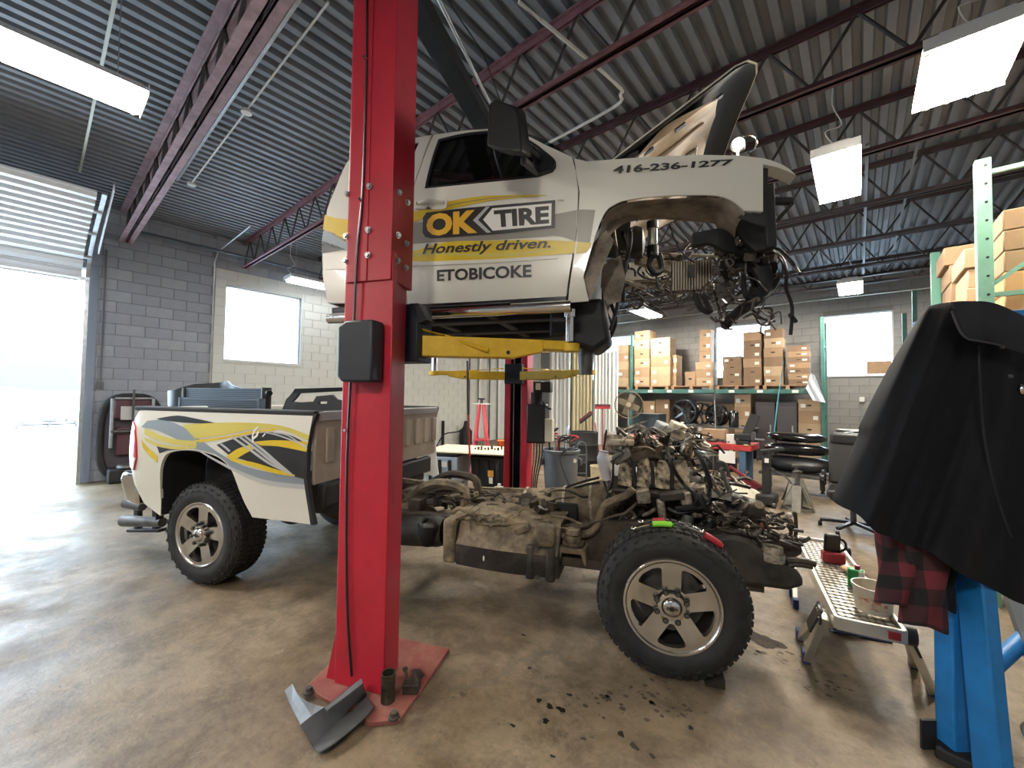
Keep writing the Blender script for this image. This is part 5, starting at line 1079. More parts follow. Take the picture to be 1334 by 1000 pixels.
rb('swoosh', [(284, 579), (310, 570), (345, 563), (375, 565), (402, 578)], [(300, 592), (330, 602), (360, 612), (385, 620), (400, 624)], GBLK, -.0045)
rb('swoosh', [(332, 575), (360, 573), (402, 575)], [(342, 580), (365, 581), (401, 588)], GYEL, -.0055)
rb('swoosh', [(297, 594), (312, 584), (330, 578)], [(306, 600), (322, 590), (336, 583)], GYEL, -.0055)
rb('swoosh', [(304, 600), (330, 607), (360, 616), (386, 620)], [(300, 597), (330, 601), (360, 610), (386, 618)], GYEL, -.0055)
for dx in (0, 9, 16): rb('stripe', [(302+dx, 569-dx*.1), (325+dx, 585), (352+dx*.7, 604), (384, 619)], [(305+dx, 568-dx*.1), (329+dx, 584), (356+dx*.7, 603), (386, 619)], GSIL, -.0062)
for dx in (0, 12): rb('stripe', [(345+dx, 562), (365+dx, 566), (402, 580+dx*.3)], [(345+dx, 563.5), (365+dx, 568), (402, 582+dx*.3)], GSIL, -.0062)
rb('stripe', [(288, 578), (296, 584), (300, 588)], [(291, 577), (299, 583), (303, 587)], GSIL, -.0062, 6)
rb('stripe', [(262, 586), (300, 606), (345, 624), (400, 631)], [(262, 588), (300, 610), (345, 630), (400, 637)], GSIL, -.0036)
for t_, b_ in (([(336.5, 555), (332, 560), (329.5, 568), (331, 576)], [(338, 556), (334, 561), (331.5, 568), (332.5, 575)]), ([(331, 569), (335, 566), (337, 561)], [(332, 572), (337, 568), (338.5, 562)]), ([(346, 564), (343, 568)], [(347.5, 565), (344, 569)])): rb('squiggle', t_, b_, GWHT, -.007, 8)
# wheel chock and tools on the tyre
m = MB(); p = PZT(937, 897); m.add([(p.x-.07, p.y+.0, 0), (p.x+.03, p.y+.0, 0), (p.x+.03, p.y+.0, .05), (p.x-.07, p.y+.10, 0), (p.x+.03, p.y+.10, 0), (p.x+.03, p.y+.10, .05)], [(0, 1, 2), (5, 4, 3), (0, 3, 4, 1), (1, 4, 5, 2), (2, 5, 3, 0)])
m.build('wheel_chock', mat('chock_wood', (.014, .010, .008), .8), frame='T', label='dark wooden wedge chocking the front wheel', cat='wheel chock')
def onTyre(a, v, h=.012): r_ = .427+h; return Vector((.195+math.cos(a)*r_, v, .415+math.sin(a)*r_))
def tool(name, label, cat, a0, a1, v0_, v1_, mm, mh, r_=.010, head=.02):
    t = thing(name, label, cat, onTyre(a0, v0_), 'T'); P = [onTyre(a0+(a1-a0)*k/4, v0_+(v1_-v0_)*k/4, .010) for k in range(5)]
    tubep('handle', P[:3], r_*1.5, mh, t, n=10); tubep('shank', P[2:], r_*.7, mm, t); MB().ell(P[4], (head, head*.8, head*.7), 12, 8).build('head', mm, t, sm=50); return t
tool('ratchet', 'lime green handled ratchet lying on the front tyre', 'ratchet', math.radians(88), math.radians(118), 2.56, 2.58, CHR, LIME, .011)
tool('ratchet', 'red handled ratchet behind the lime one on the tyre', 'ratchet', math.radians(93), math.radians(112), 2.64, 2.66, CHR, REDP, .009)
tool('pliers', 'red gripped pliers sliding off the front tyre', 'pliers', math.radians(52), math.radians(80), 2.56, 2.56, DSTL, REDP, .012)
tool('wrench', 'steel wrench lying across the front tyre tread', 'wrench', math.radians(84), math.radians(66), 2.64, 2.62, CHR, CHR, .007, .016)
# ================================================================ THINGS IN THE BED
def bp3(x, y, v=3.2): return PV(x, y, v)
r1 = thing('radiator', 'tall blue-black radiator lying in the bed, upper of two', 'radiator', (*PV(290, 525, 3.3).xy, .92), 'T')
a, b = PV(243, 505, 3.4), PV(348, 535, 3.4); MB().box(a.x, b.x, 3.38, 3.45, .92, a.z).build('core', mat('radiator_dark', (.05, .065, .085), .5, .4), r1, bev=.004)
for k in range(9): z = a.z-.012-k*.022; MB().box(a.x+.03, b.x-.03, 3.374, 3.38, z-.004, z+.004).build('fin', mat('radiator_fin', (.11, .14, .17), .5, .5), r1)
MB().box(a.x-.02, a.x+.02, 3.36, 3.47, .92, a.z-.0).build('tank', BLK, r1, bev=.01); MB().cyl((b.x-.03, 3.41, .95), (b.x-.03, 3.41, a.z+.01), .05, 12).build('tank', BLK, r1, sm=40)
MB().cyl((b.x, 3.40, a.z-.04), (b.x+.07, 3.36, a.z-.05), .03, 12).build('outlet', BLK, r1, sm=40)
r2 = thing('radiator', 'shorter oil cooler standing before the radiator in the bed', 'radiator', (*PV(290, 528, 3.1).xy, .92), 'T')
a, b = PV(236, 518, 3.1), PV(338, 540, 3.1); MB().box(a.x, b.x, 3.09, 3.14, .92, a.z).build('core', MATS['radiator_dark'], r2, bev=.004)
for k in range(6): z = a.z-.015-k*.02; MB().box(a.x+.02, b.x-.02, 3.083, 3.09, z-.003, z+.003).build('fin', MATS['radiator_fin'], r2)
for u in (a.x, b.x): MB().box(u-.012, u+.012, 3.08, 3.15, .92, a.z+.005).build('end_frame', MATS['radiator_fin'], r2)
MB().sheet([(p.x, p.z) for p in (PV(224, 509, 3.7), PV(238, 508, 3.7), PV(255, 500, 3.7), PV(290, 496, 3.7), PV(310, 502, 3.7), PV(340, 510, 3.7), PV(340, 535, 3.7), PV(228, 535, 3.7))]+[], lambda u, w, d: (u, 3.7+d+.1*math.sin(6*u), w), (), .06, .03).build('fan_shroud', BLK, frame='T', label='black curved fan shroud behind the radiators', cat='fan shroud', sm=40)
MB().sheet([(p.x, p.z) for p in (PV(368, 520, 3.9), PV(380, 506, 3.9), PV(450, 504, 3.9), PV(450, 540, 3.9), PV(368, 538, 3.9))], lambda u, w, d: (u, 3.9+d+.06*math.sin(9*w), w), [[(p.x, p.z) for p in (PV(376, 523, 3.9), PV(384, 512, 3.9), PV(446, 509, 3.9), PV(446, 528, 3.9))]], .06, .04).build('bumper_cover', BLK, frame='T', label='black frame panel leaning in the bed corner', cat='panel', sm=40)
MB().sheet([(p.x, p.z) for p in (PV(384, 530, 3.3), PV(388, 524, 3.3), PV(408, 523, 3.3), PV(412, 516, 3.3), PV(432, 514, 3.3), PV(438, 520, 3.3), PV(450, 522, 3.3), PV(450, 537, 3.3), PV(386, 536, 3.3))], lambda u, w, d: (u, 3.3+d, w), [[(p.x, p.z) for p in (PV(415, 523, 3.3), PV(426, 522.5, 3.3), PV(426, 525.5, 3.3), PV(415, 526, 3.3))]], .05, .03).build('bracket_panel', BLKM, frame='T', label='black slotted bracket standing in front of the frame panel', cat='bracket')
a = PV(372, 533, 3.55); MB().cbox((a.x-.0, 3.55, 1.06), (.14, .2, .9*.3)).build('cardboard_carton', BUCK, frame='T', bev=.02, label='cream carton wedged between radiator and frame panel', cat='carton')
for o_ in ('fan_shroud', 'bumper_cover', 'bracket_panel', 'cardboard_carton'):
    pass
# ================================================================ PALLET RACK AND STOCK
RY0, RY1 = 12.55, 13.55
rk = thing('pallet_rack', 'dark green pallet rack along the back wall loaded with file boxes', 'pallet rack', (-4.5, 13.05, 0))
for x in (-8.5, -5.62, -.68):
    for y in (RY0, RY1): MB().box(x-.04, x+.04, y-.035, y+.035, 0, 3.66).build('upright', RGRN, rk, bev=.004)
    for z in (.3, 1.2, 2.1, 3.0): MB().beam((x, RY0, z), (x, RY1, z), .03, .03).build('brace', RGRN, rk)
    for z in (.3, 1.2, 2.1): MB().beam((x, RY0, z), (x, RY1, z+.9), .025, .025).build('brace', RGRN, rk)
for x0, x1 in ((-8.46, -5.66), (-5.58, -.72)):
    for y in (RY0-.02, RY1): MB().box(x0, x1, y-.03, y+.03, 1.765, 1.88).build('beam', RGRN, rk, bev=.004)
for px_ in (847, 872, 900, 953, 990, 1036):
    p = PY(px_, 507, RY0-.05); MB().box(p.x-.07, p.x+.07, RY0-.056, RY0-.05, 1.785, 1.86).build('bay_label', PAPER, rk)
m = MB(); m.box(-8.4, -.75, RY0, RY1, 1.84, 1.855); m.build('deck_board', WOOD, rk)
def pallet(x0, x1, y0, y1, z, label, grp='pallets on the back rack'):
    t = thing('pallet', label, 'pallet', ((x0+x1)/2, (y0+y1)/2, z), group=grp)
    for x in (x0+.04, (x0+x1)/2, x1-.04): MB().box(x-.04, x+.04, y0, y1, z, z+.085).build('stringer', WOOD, t)
    n = 6
    for i in range(n): y = y0+(y1-y0-.1)*i/(n-1); MB().box(x0, x1, y, y+.1, z+.085, z+.105).build('deck_plank', WOOD, t)
    return t
ORD = ('lowest', 'second', 'third', 'fourth', 'fifth', 'sixth', 'seventh')
def nth(lb, i, n): return lb if n == 1 else lb+', '+('lowest of the pile' if i == 0 else 'topmost of the pile' if i == n-1 else ORD[i]+' from the bottom')
def carton(x0, x1, y0, y1, z0_, z1, mm, label, grp, hole=True, lab=0, side='-y'):
    """file box with lid rim, hand hole, paper label, tape"""
    t = thing('carton', label, 'box', ((x0+x1)/2, (y0+y1)/2, z0_), group=grp)
    m = MB(); m.box(x0, x1, y0, y1, z0_+.001, z1-.001); m.build('body', mm, t, bev=.004, seg=1)
    w, h = x1-x0, z1-z0_; xc = (x0+x1)/2
    if h > .12: MB().box(x0-.004, x1+.004, y0-.004, y1+.004, z1-h*.28, z1-.002).build('lid', mm, t)
    if hole: MB().box(xc-.045, xc+.045, y0-.006, y0-.003, z0_+h*.42, z0_+h*.55).build('hand_hole', BLK, t)
    if lab: MB().box(xc+lab*w*.28-.05, xc+lab*w*.28+.05, y0-.008, y0-.0045, z0_+h*.3, z0_+h*.62).build('paper_label', PAPER, t)
    return t
rr = random.Random(5)
def stack(x0p, x1p, ytop, n, mm, nm, y0=RY0+.06, zb=1.99, dep=.55, cols=1):
    X0, X1 = PY(x0p, 480, y0).x, PY(x1p, 480, y0).x; zt_ = PY((x0p+x1p)/2, ytop, y0).z; h = (zt_-zb)/n
    for i in range(n):
        for c in range(cols):
            a = X0+(X1-X0)*c/cols; b = X0+(X1-X0)*(c+1)/cols; j = rr.uniform(-.015, .015)
            carton(a+.006+j*.5, b-.006+j*.5, y0+abs(j), y0+dep, zb+i*h, zb+(i+1)*h, mm if isinstance(mm, type(CARD)) else mm[(i+c) % len(mm)], nth(nm, i, n), nm[:60], hole=rr.random() < .55, lab=rr.choice((0, -1, 1, 1)))
for x0, x1, lb in ((-6.9, -5.7, 'the stack left of the green upright'), (-5.5, -4.45, 'the two tall pale stacks'), (-4.35, -3.2, 'the low taped cartons'), (-3.1, -2.05, 'the dark brown stacks'), (-1.95, -.85, 'the film wrapped stack')):
    pallet(x0, x1, RY0+.02, RY1-.04, 1.882, 'rack pallet under '+lb)
stack(805, 819, 449, 5, (CARD2, CARD), 'file box in the stack left of the green upright')
stack(826, 846, 431, 6, (CARD2, CARD), 'pale file box in the tall stack right of the green upright')
stack(847.5, 873, 440, 5, (CARD2, CARD2, CARD), 'pale file box in the five-high stack second from the upright')
stack(874, 881, 462, 3, CARD2, 'pale narrow box tucked beside the five-high stack', y0=RY0+.25)
stack(892, 906, 484, 1, CARD, 'low open box beside the wide taped cartons')
stack(906, 928, 471, 3, (CARD2, CARD), 'wide taped carton in the low three-high stack')
stack(911, 926, 429, 4, CARD, 'brown carton stacked behind the low taped cartons', y0=RY0+.5, zb=1.97+.42, dep=.4)
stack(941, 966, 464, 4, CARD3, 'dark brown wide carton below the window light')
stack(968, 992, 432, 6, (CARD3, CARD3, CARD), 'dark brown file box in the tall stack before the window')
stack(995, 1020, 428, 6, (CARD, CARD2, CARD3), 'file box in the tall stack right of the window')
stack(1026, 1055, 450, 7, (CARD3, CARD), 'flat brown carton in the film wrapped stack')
p = PY(1058, 492, RY0-.02); MB().sheet([(p.x-.12, 1.9), (p.x-.02, 2.28), (p.x+.06, 2.22), (p.x+.26, 1.55), (p.x+.02, 1.6)], lambda a, b, d: (a, RY0-.1+.03*math.sin(a*40+b*17)+d, b), (), .04, .01).build('plastic_bag', mat('bag_white', (.70, .74, .78), .3), label='crumpled clear plastic bag hanging off the rack beam', cat='bag', sm=60)
# lower level of the rack
def carton_px(x0, x1, y0p, y1p, Y, mm, label, grp=None, n=1, dep=.5, zb=None):
    zt_ = PY((x0+x1)/2, y0p, Y).z; z0_ = PY((x0+x1)/2, y1p, Y).z if zb is None else zb; X0, X1 = PY(x0, 540, Y).x, PY(x1, 540, Y).x
    for i in range(n): carton(X0, X1, Y, Y+dep, z0_+(zt_-z0_)*i/n, z0_+(zt_-z0_)*(i+1)/n, mm if not isinstance(mm, tuple) else mm[i % len(mm)], nth(label, i, n), (grp or label)[:60], hole=i % 2 == 0, lab=(1, -1, 0)[i % 3])
carton_px(1040, 1069, 520, 606, RY0+.05, (CARD2, CARD, CARD2, CARD, CARD2), 'large carton in the floor stack beside the right upright', n=5, zb=.12)
pallet(-1.32, -.74, RY0+.04, RY1-.05, 0., 'wooden pallet on the floor under the large cartons')
carton_px(957, 978, 513, 605, RY0+.1, (CARD2, CARD), 'tan carton in the column left of the dark cabinets', n=5, zb=0)
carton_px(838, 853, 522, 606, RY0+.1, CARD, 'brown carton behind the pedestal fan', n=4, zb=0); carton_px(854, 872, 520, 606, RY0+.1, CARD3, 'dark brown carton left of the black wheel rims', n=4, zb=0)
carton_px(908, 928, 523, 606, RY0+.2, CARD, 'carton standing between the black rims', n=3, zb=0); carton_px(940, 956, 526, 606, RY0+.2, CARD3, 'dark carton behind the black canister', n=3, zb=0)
for x0, x1, lb in ((984, 1010, 'dark grey storage cabinet under the rack beam, left one'), (1011, 1039, 'dark grey storage cabinet under the rack beam, beside the carton column')):
    X0, X1 = PY(x0, 540, RY0).x, PY(x1, 540, RY0).x; t = thing('storage_cabinet', lb, 'cabinet', ((X0+X1)/2, RY0+.3, 0)); zt_ = PY(1010, 524, RY0).z
    MB().box(X0+.01, X1-.01, RY0, RY0+.6, 0, zt_).build('body', mat('cabinet_dark', (.035, .033, .036), .5), t, bev=.006); MB().box(X0+.03, X1-.03, RY0-.015, RY0, .05, zt_*.93).build('door', mat('cabinet_door', (.05, .045, .048), .5), t, bev=.004)
    MB().box(X1-.12, X1-.09, RY0-.03, RY0-.015, zt_*.5, zt_*.62).build('handle', STL, t)
def rimwheel(c, r_, w, ax, label, mm=BLKG):
    t = thing('alloy_wheel', label, 'wheel', c); c = Vector(c); a = _n(Vector(ax))
    MB().lathe([(r_*.90, -w/2), (r_, -w/2), (r_*.97, -w/2+.02), (r_*.85, -w/4), (r_*.85, w/4), (r_*.97, w/2-.02), (r_, w/2), (r_*.9, w/2)], c, a, 30).build('barrel', mm, t, sm=40)
    x, y, d = basis(a)
    for k in range(5):
        e = x*math.cos(2*PI*k/5)+y*math.sin(2*PI*k/5); MB().beam(c+e*r_*.12-a*w*.3, c+e*r_*.9-a*w*.38, .06, .03, a).build('spoke', mm, t, bev=.006)
    MB().cyl(c-a*w*.36, c-a*w*.2, r_*.25, 16).build('hub', mm, t, sm=40)
zsh = PY(905, 553, 11.9).z
for x, y, r_, ax, lb, yy in ((893, 537, .35, (.15, 1, 0), 'large black wheel rim tilted on the shelf stack', 11.7), (914, 540, .31, (.2, 1, 0), 'black wheel rim behind the large tilted one', 12.05), (934, 537, .29, (.5, 1, 0), 'black wheel rim turned sideways left of the canister', 11.72)):
    rimwheel(Vector((PY(x, y, yy).x, yy, zsh+r_*.98+.01)), r_*.98, .22, ax, lb)
sh = thing('parts_shelf', 'low dark shelf carrying the black wheel rims', 'shelf', (-3.3, 11.9, 0)); zt_ = PY(905, 553, 11.9).z; X0, X1 = PY(872, 553, 11.9).x, PY(985, 553, 11.9).x
for z in (zt_-.04, zt_*.5): MB().box(X0, X1, 11.55, 12.3, z, z+.035).build('shelf_board', mat('shelf_grey', (.14, .14, .14), .5), sh)
for x in (X0+.03, X1-.03):
    for y in (11.58, 12.27): MB().box(x-.02, x+.02, y-.02, y+.02, 0, zt_).build('post', DSTL, sh)
p = PY(956, 545, 11.7); MB().lathe([(.02, 0), (.115, 0), (.115, .38), (.09, .42), (.03, .44)], (p.x, 11.7, zt_-.005), (0, 0, 1), 18).build('canister', BLKG, label='glossy black canister standing right of the rims', cat='canister', sm=40)
# ================================================================ WORKBENCH AND CLUTTER
BZ = .80; BX1, BX0, BY = -1.42, -3.9, 8.0
bn = thing('workbench', 'red-edged workbench with blue legs behind the engine', 'workbench', ((BX0+BX1)/2, BY+.35, 0))
MB().box(BX0, BX1, BY, BY+.75, BZ-.10, BZ).build('top', BENCHR, bn, bev=.006)
for x in (BX0+.08, BX1-.14):
    for y in (BY+.05, BY+.66): MB().box(x-.05, x+.05, y-.035, y+.035, 0, BZ-.10).build('leg', mat('bench_blue', (.05, .11, .19), .5), bn, bev=.004)
MB().box(BX0+.1, BX1-.15, BY+.1, BY+.7, .25, .28).build('lower_shelf', WOOD, bn)
p = PY(947, 601, BY-.01); MB().box(p.x-.13, p.x+.13, BY-.012, BY, BZ-.33, BZ-.12).build('notice', PAPER, bn)
v_ = thing('bench_vise', 'black bench vise bolted to the red bench end', 'vise', (-1.55, BY+.1, BZ)); MB().box(-1.66, -1.46, BY+.02, BY+.20, BZ, BZ+.07).build('base', BLKM, v_, bev=.015)
MB().box(-1.70, -1.40, BY+.06, BY+.18, BZ+.07, BZ+.19).build('jaw_body', BLKM, v_, bev=.02); MB().box(-1.43, -1.38, BY+.04, BY+.20, BZ+.08, BZ+.23).build('jaw', DSTL, v_, bev=.006); MB().cyl((-1.40, BY+.12, BZ+.11), (-1.24, BY+.12, BZ+.11), .015, 8).build('screw', STL, v_)
tp = MB().torus(PY(972, 584, BY+.01)+Vector((0, 0, 0)), .05, .022, (0, 1, 0), 18, 8); tp.v = [(x, y, max(z, BZ+.001)) for x, y, z in tp.v]; tp.build('tape_roll', mat('tape_yellow', (.60, .52, .16), .5), label='yellow tape roll beside the bench vise', cat='tape roll', sm=60)
pst = MB(); a, b = PY(968, 574, BY+.3), PY(984, 540, BY+.45); pst.beam(Vector((a.x, BY+.3, BZ)), b, .16, .05, (0, 1, 0)); pst.build('bumper_bracket', BLKM, bev=.01, label='black flat bar leaning up from the red bench', cat='bracket')
def heap(x0p, x1p, y0p, y1p, Y, n, mms, nm, label, cat, seed, rs=(.012, .03), base=None):
    q = random.Random(seed); kindw = {STL: 'galvanised', DSTL: 'dark steel', BLKM: 'black', CHR: 'chrome', COPPER: 'wire-wrapped'}
    for k in range(n):
        a = PY(q.uniform(x0p, x1p), q.uniform(y0p, y1p), Y+q.uniform(0, .35)); pts = [a]
        for j in range(3): a = a+Vector((q.uniform(-.14, .14), q.uniform(-.08, .08), q.uniform(-.05, .05))); pts.append(a)
        if base is not None: pts = [Vector((p.x, p.y, max(p.z, base+.035))) for p in pts]
        mm = q.choice(mms); tubep(nm, pts, q.uniform(*rs), mm, label=kindw[mm]+' '+label, cat=cat, group=kindw[mm]+' '+label)
heap(880, 925, 566, 584, BY, 22, (STL, DSTL, BLKM, CHR), 'pipe_fitting', 'loose pipe piled on the red workbench', 'pipe', 31, base=BZ)
heap(930, 962, 572, 586, BY, 12, (DSTL, BLKM, COPPER), 'bench_part', 'small greasy part on the red workbench', 'metal part', 33, (.01, .022), base=BZ)
X_ = PY(952, 575, BY+.1).x; MB().cbox((X_, BY+.12, BZ+.085), (.14, .10, .17), .3).build('paper_box', PAPER, bev=.004, label='small white paper box on the red bench', cat='box')
X_ = PY(928, 570, BY+.3).x; MB().box(X_-.2, X_+.2, BY+.35, BY+.65, BZ, BZ+.22).build('open_carton', CARD, bev=.004, label='brown carton at the back of the red bench', cat='box')
MB().cyl((PY(899, 590, BY).x, BY+.05, BZ), (PY(899, 590, BY).x, BY+.05, BZ+.14), .05, 14, .06).build('paper_cup', CARD2, sm=40, label='tan paper cup at the bench edge', cat='cup')
for k, (x0, x1, zz, h) in enumerate(((-3.3, -2.5, .28, .28), (-2.45, -1.75, .28, .22))): MB().box(x0, x1, BY+.15, BY+.6, zz, zz+h).build('tool_case', BLKM, bev=.03, label=('long black tool case' if k == 0 else 'short black tool case')+' under the red bench', cat='tool case')
# dark cabinet, tyre and pedestal fan
p0, p1 = PY(826, 538, 9.6), PY(858, 566, 9.6); t = thing('equipment_cabinet', 'dark teal cabinet behind the pedestal fan', 'cabinet', ((p0.x+p1.x)/2, 9.9, 0))
MB().box(p0.x, p1.x, 9.6, 10.1, 0, p0.z).build('body', mat('cab_teal', (.02, .035, .04), .5), t, bev=.01); MB().box(p0.x+.05, p1.x-.05, 9.585, 9.6, .1, p0.z-.1).build('door', mat('cab_teal2', (.03, .045, .05), .5), t)
c = PY(857, 562, 9.2); MB().torus((c.x, 9.25, .34+.3), .25, .09, (.2, 1, .2), 28, 10).build('spare_tyre', RUB, label='black tyre leaning before the teal cabinet', cat='tyre', sm=60); MB().box(c.x-.35, c.x+.35, 9.0, 9.5, 0, .30).build('tyre_crate', mat('crate_dark', (.05, .045, .04), .7), bev=.01, label='dark crate under the leaning tyre', cat='crate')
fn = thing('pedestal_fan', 'pedestal fan with dusty round wire cage', 'fan', (*PY(818, 527, 9.15).xy, 0)); fcn = PY(819, 527, 9.15); fa = _n(Vector((-fcn.x, -fcn.y, .2)))
MB().cyl((fcn.x, fcn.y, .05), (fcn.x, fcn.y, fcn.z-.1), .022, 10).build('pole', STL, fn, sm=40); MB().lathe([(.28, 0), (.27, .03), (.06, .06), (.04, .09)], (fcn.x, fcn.y, 0), (0, 0, 1), 24).build('base', BLK, fn, sm=40)
fr = .32; MB().torus(fcn, fr, .012, fa, 32, 6).build('cage_ring', mat('cage_dust', (.20, .16, .10), .7), fn, sm=60)
m = MB(); fx, fy, fd = basis(fa)
for k in range(36):
    e = fx*math.cos(2*PI*k/36)+fy*math.sin(2*PI*k/36)
    for sg in (1, -1): m.tube([fcn+e*fr, fcn+e*fr*.6+fa*.06*sg, fcn+e*.05+fa*.09*sg], .0035, 4, 2)
m.build('cage_wires', MATS['cage_dust'], fn, kind='stuff')
for k in range(4):
    e = fx*math.cos(2*PI*k/4+.4)+fy*math.sin(2*PI*k/4+.4); e2 = fa.cross(e); MB().beam(fcn+e*.03, fcn+e*.25, .15, .006, fa+e2*.5).build('blade', mat('blade_grey', (.30, .26, .18), .5), fn)
MB().cyl(fcn-fa*.16, fcn-fa*.02, .07, 14).build('motor', BLKM, fn, sm=40); MB().cyl(fcn+fa*.08, fcn+fa*.1, .06, 14).build('badge', mat('badge', (.45, .36, .25), .5), fn)
# bumpers on a dolly
dl = thing('wheeled_dolly', 'low grey dolly carrying black bumper parts', 'dolly', (-.8, 8.6, 0)); dz = .35
MB().box(-1.36, -.25, 8.3, 8.95, dz-.05, dz).build('deck', DSTL, dl, bev=.006)
for x in (-1.26, -.35):
    for y in (8.38, 8.87): MB().cyl((x-.02, y, .05), (x+.02, y, .05), .05, 12).build('caster', BLK, dl); MB().box(x-.025, x+.025, y-.02, y+.02, .06, dz-.05).build('fork', STL, dl)
for k, (zz, h, x0, x1, lb) in enumerate(((dz, .26, -1.36, -.30, 'lowest black bumper part on the wheeled dolly'), (dz+.28, .20, -1.34, -.36, 'middle glossy black bumper part on the wheeled dolly'), (dz+.50, .17, -1.32, -.42, 'topmost black bumper part on the wheeled dolly'))):
    def bf(s_, t, zz=zz, h=h, x0=x0, x1=x1): a = 2*PI*t; k_ = max(.02, 1-abs(2*s_-1)**4)**.5; return (x0+(x1-x0)*s_, 8.62-.20*math.sin(a)*k_+.08*abs(2*s_-1)**2, zz+.01+h*.5-h*.5*math.cos(a)*k_+.04*math.sin(3*s_+zz*9)*math.sin(a)**2)
    MB().grid(bf, 18, 16).build('bumper_part', BLKG if k else BLK, label=lb, cat='bumper', sm=60)
run('turquoise_cord', [PY(1021, 470, 8.6), PY(1014, 515, 8.6), PY(1009, 560, 8.6), PY(1008, 568, 8.6)], .010, mat('cord_teal', (.10, .42, .50), .5), 'turquoise cord hanging down to the bumper parts', 'cord', 2)
MB().cbox(PY(1007, 568, 8.6), (.16, .12, .05), .3).build('teal_clip', MATS['cord_teal'], bev=.015, label='turquoise clip at the end of the hanging cord', cat='clip')
# jack stands, transmission jack, cloth
def jstand(x, y, rz, mm, label, s=1.):
    t = thing('jack_stand', label, 'jack stand', (x, y, 0)); R_ = Matrix.Rotation(rz, 3, 'Z'); c = Vector((x, y, 0))
    for k in range(4):
        a = PI/4+k*PI/2; e = R_ @ Vector((math.cos(a), math.sin(a), 0)); MB().beam(c+e*.17*s, c+e*.05*s+Vector((0, 0, .30*s)), .09*s, .012, e).build('leg', mm, t, bev=.003)
    for k in range(4):
        a = PI/4+k*PI/2; e = R_ @ Vector((math.cos(a), math.sin(a), 0)); e2 = R_ @ Vector((math.cos(a+PI/2), math.sin(a+PI/2), 0)); MB().beam(c+e*.165*s+Vector((0, 0, .02)), c+e2*.165*s+Vector((0, 0, .02)), .01, .04).build('base_rail', mm, t)
    MB().cyl(c+Vector((0, 0, .28*s)), c+Vector((0, 0, .45*s)), .025*s, 10).build('post', DSTL, t); MB().cbox(c+Vector((0, 0, .455*s)), (.10*s, .05*s, .03*s), rz).build('saddle', DSTL, t, bev=.006); return t
GJ = mat('stand_grey', (.20, .19, .16), .6, .3, var=.2)
pp = PZ(1038, 655); jstand(pp.x, pp.y, .3, GJ, 'grey jack stand beside the bumper dolly', 1.25); pp = PZ(1022, 658); jstand(pp.x+.18, pp.y-.18, .8, GJ, 'grey jack stand touching the black transmission jack', 1.2)
tj = thing('transmission_jack', 'black transmission jack with upright mast by the bench', 'jack', (*PZ(998, 658).xy, 0)); c = PZ(998, 658)
MB().box(c.x-.12, c.x+.14, c.y-.15, c.y+.2, .03, .18).build('base', BLKM, tj, bev=.03); MB().box(c.x-.05, c.x+.06, c.y-.03, c.y+.08, .18, .82).build('mast', BLKM, tj, bev=.01); MB().beam((c.x-.06, c.y, .80), (c.x+.22, c.y+.1, .86), .12, .05).build('saddle', BLKM, tj, bev=.01)
for dx in (-.1, .12): MB().cyl((c.x+dx-.02, c.y-.12, .045), (c.x+dx+.02, c.y-.12, .045), .045, 12).build('wheel', DSTL, tj)
tubep('handle', [(c.x, c.y, .6), (c.x+.25, c.y+.05, .45), (c.x+.35, c.y+.1, .3)], .014, STL, tj, k=1); MB().cbox((c.x+.02, c.y-.06, .68), (.05, .04, .06)).build('tag', PAPER, tj)
JR2 = mat('jack_dark_red', (.16, .012, .02), .5)
rj = thing('floor_jack', 'red floor jack parked under the bumper dolly edge', 'floor jack', (-1.55, 8.05, 0)); MB().prism([(-1.9, .05), (-1.2, .05), (-1.25, .16), (-1.5, .26), (-1.8, .22)], 7.95, 8.2-.22, 'v').build('frame', JR2, rj, bev=.015); MB().beam((-1.3, 7.96, .15), (-1.75, 7.96, .42), .06, .05).build('arm', JR2, rj, bev=.01)
for x in (-1.85, -1.28): MB().cyl((x, 7.93, .06), (x, 8.02, .06), .06, 12).build('wheel', BLK, rj)
rb_ = thing('cloth_pile', 'crumpled white sack lying by the transmission jack', 'sack', (*PZ(966, 655).xy, 0)); c = PZ(966, 655)
def sack(s_, t): a = 2*PI*s_; r_ = .68*(.36+.08*math.sin(3*a)+.05*math.sin(7*a))*(1-t)**.6; return (c.x+r_*math.cos(a)*1.15, c.y+r_*math.sin(a)*.8, .005+.26*t**.8*(1+.25*math.sin(4*a+3*t))+.02*math.sin(11*a))
MB().grid(lambda s_, t: (lambda p: (p[0], p[1], max(.002, p[2])))(sack(s_, t)), 36, 10).build('sack_cloth', mat('sack_white', (.70, .66, .54), .8), rb_, sm=60)
# office chair and parts behind
oc = thing('office_chair', 'black office chair with armrest half hidden by the jacket', 'office chair', (*PZ(1108, 690).xy, 0)); c = PZ(1112, 692); LEA = mat('leather_black', (.014, .014, .016), .4)
for k in range(5):
    a = .5+2*PI*k/5; e = Vector((math.cos(a), math.sin(a), 0)); MB().beam(c+Vector((0, 0, .11)), c+e*.33+Vector((0, 0, .075)), .05, .035).build('base_arm', BLK, oc, bev=.008); MB().cyl(c+e*.33+Vector((-.02, 0, .03)), c+e*.33+Vector((.02, 0, .03)), .03, 10).build('caster', BLK, oc)
MB().cyl(c+Vector((0, 0, .1)), c+Vector((0, 0, .42)), .03, 12).build('gas_lift', DSTL, oc); sd = _n(Vector((-c.x, -c.y, 0))); sx = Vector((-sd.y, sd.x, 0))
MB().cbox(c+Vector((0, 0, .46)), (.5, .5, .10), math.atan2(sx.y, sx.x)).build('seat', LEA, oc, bev=.04, seg=3)
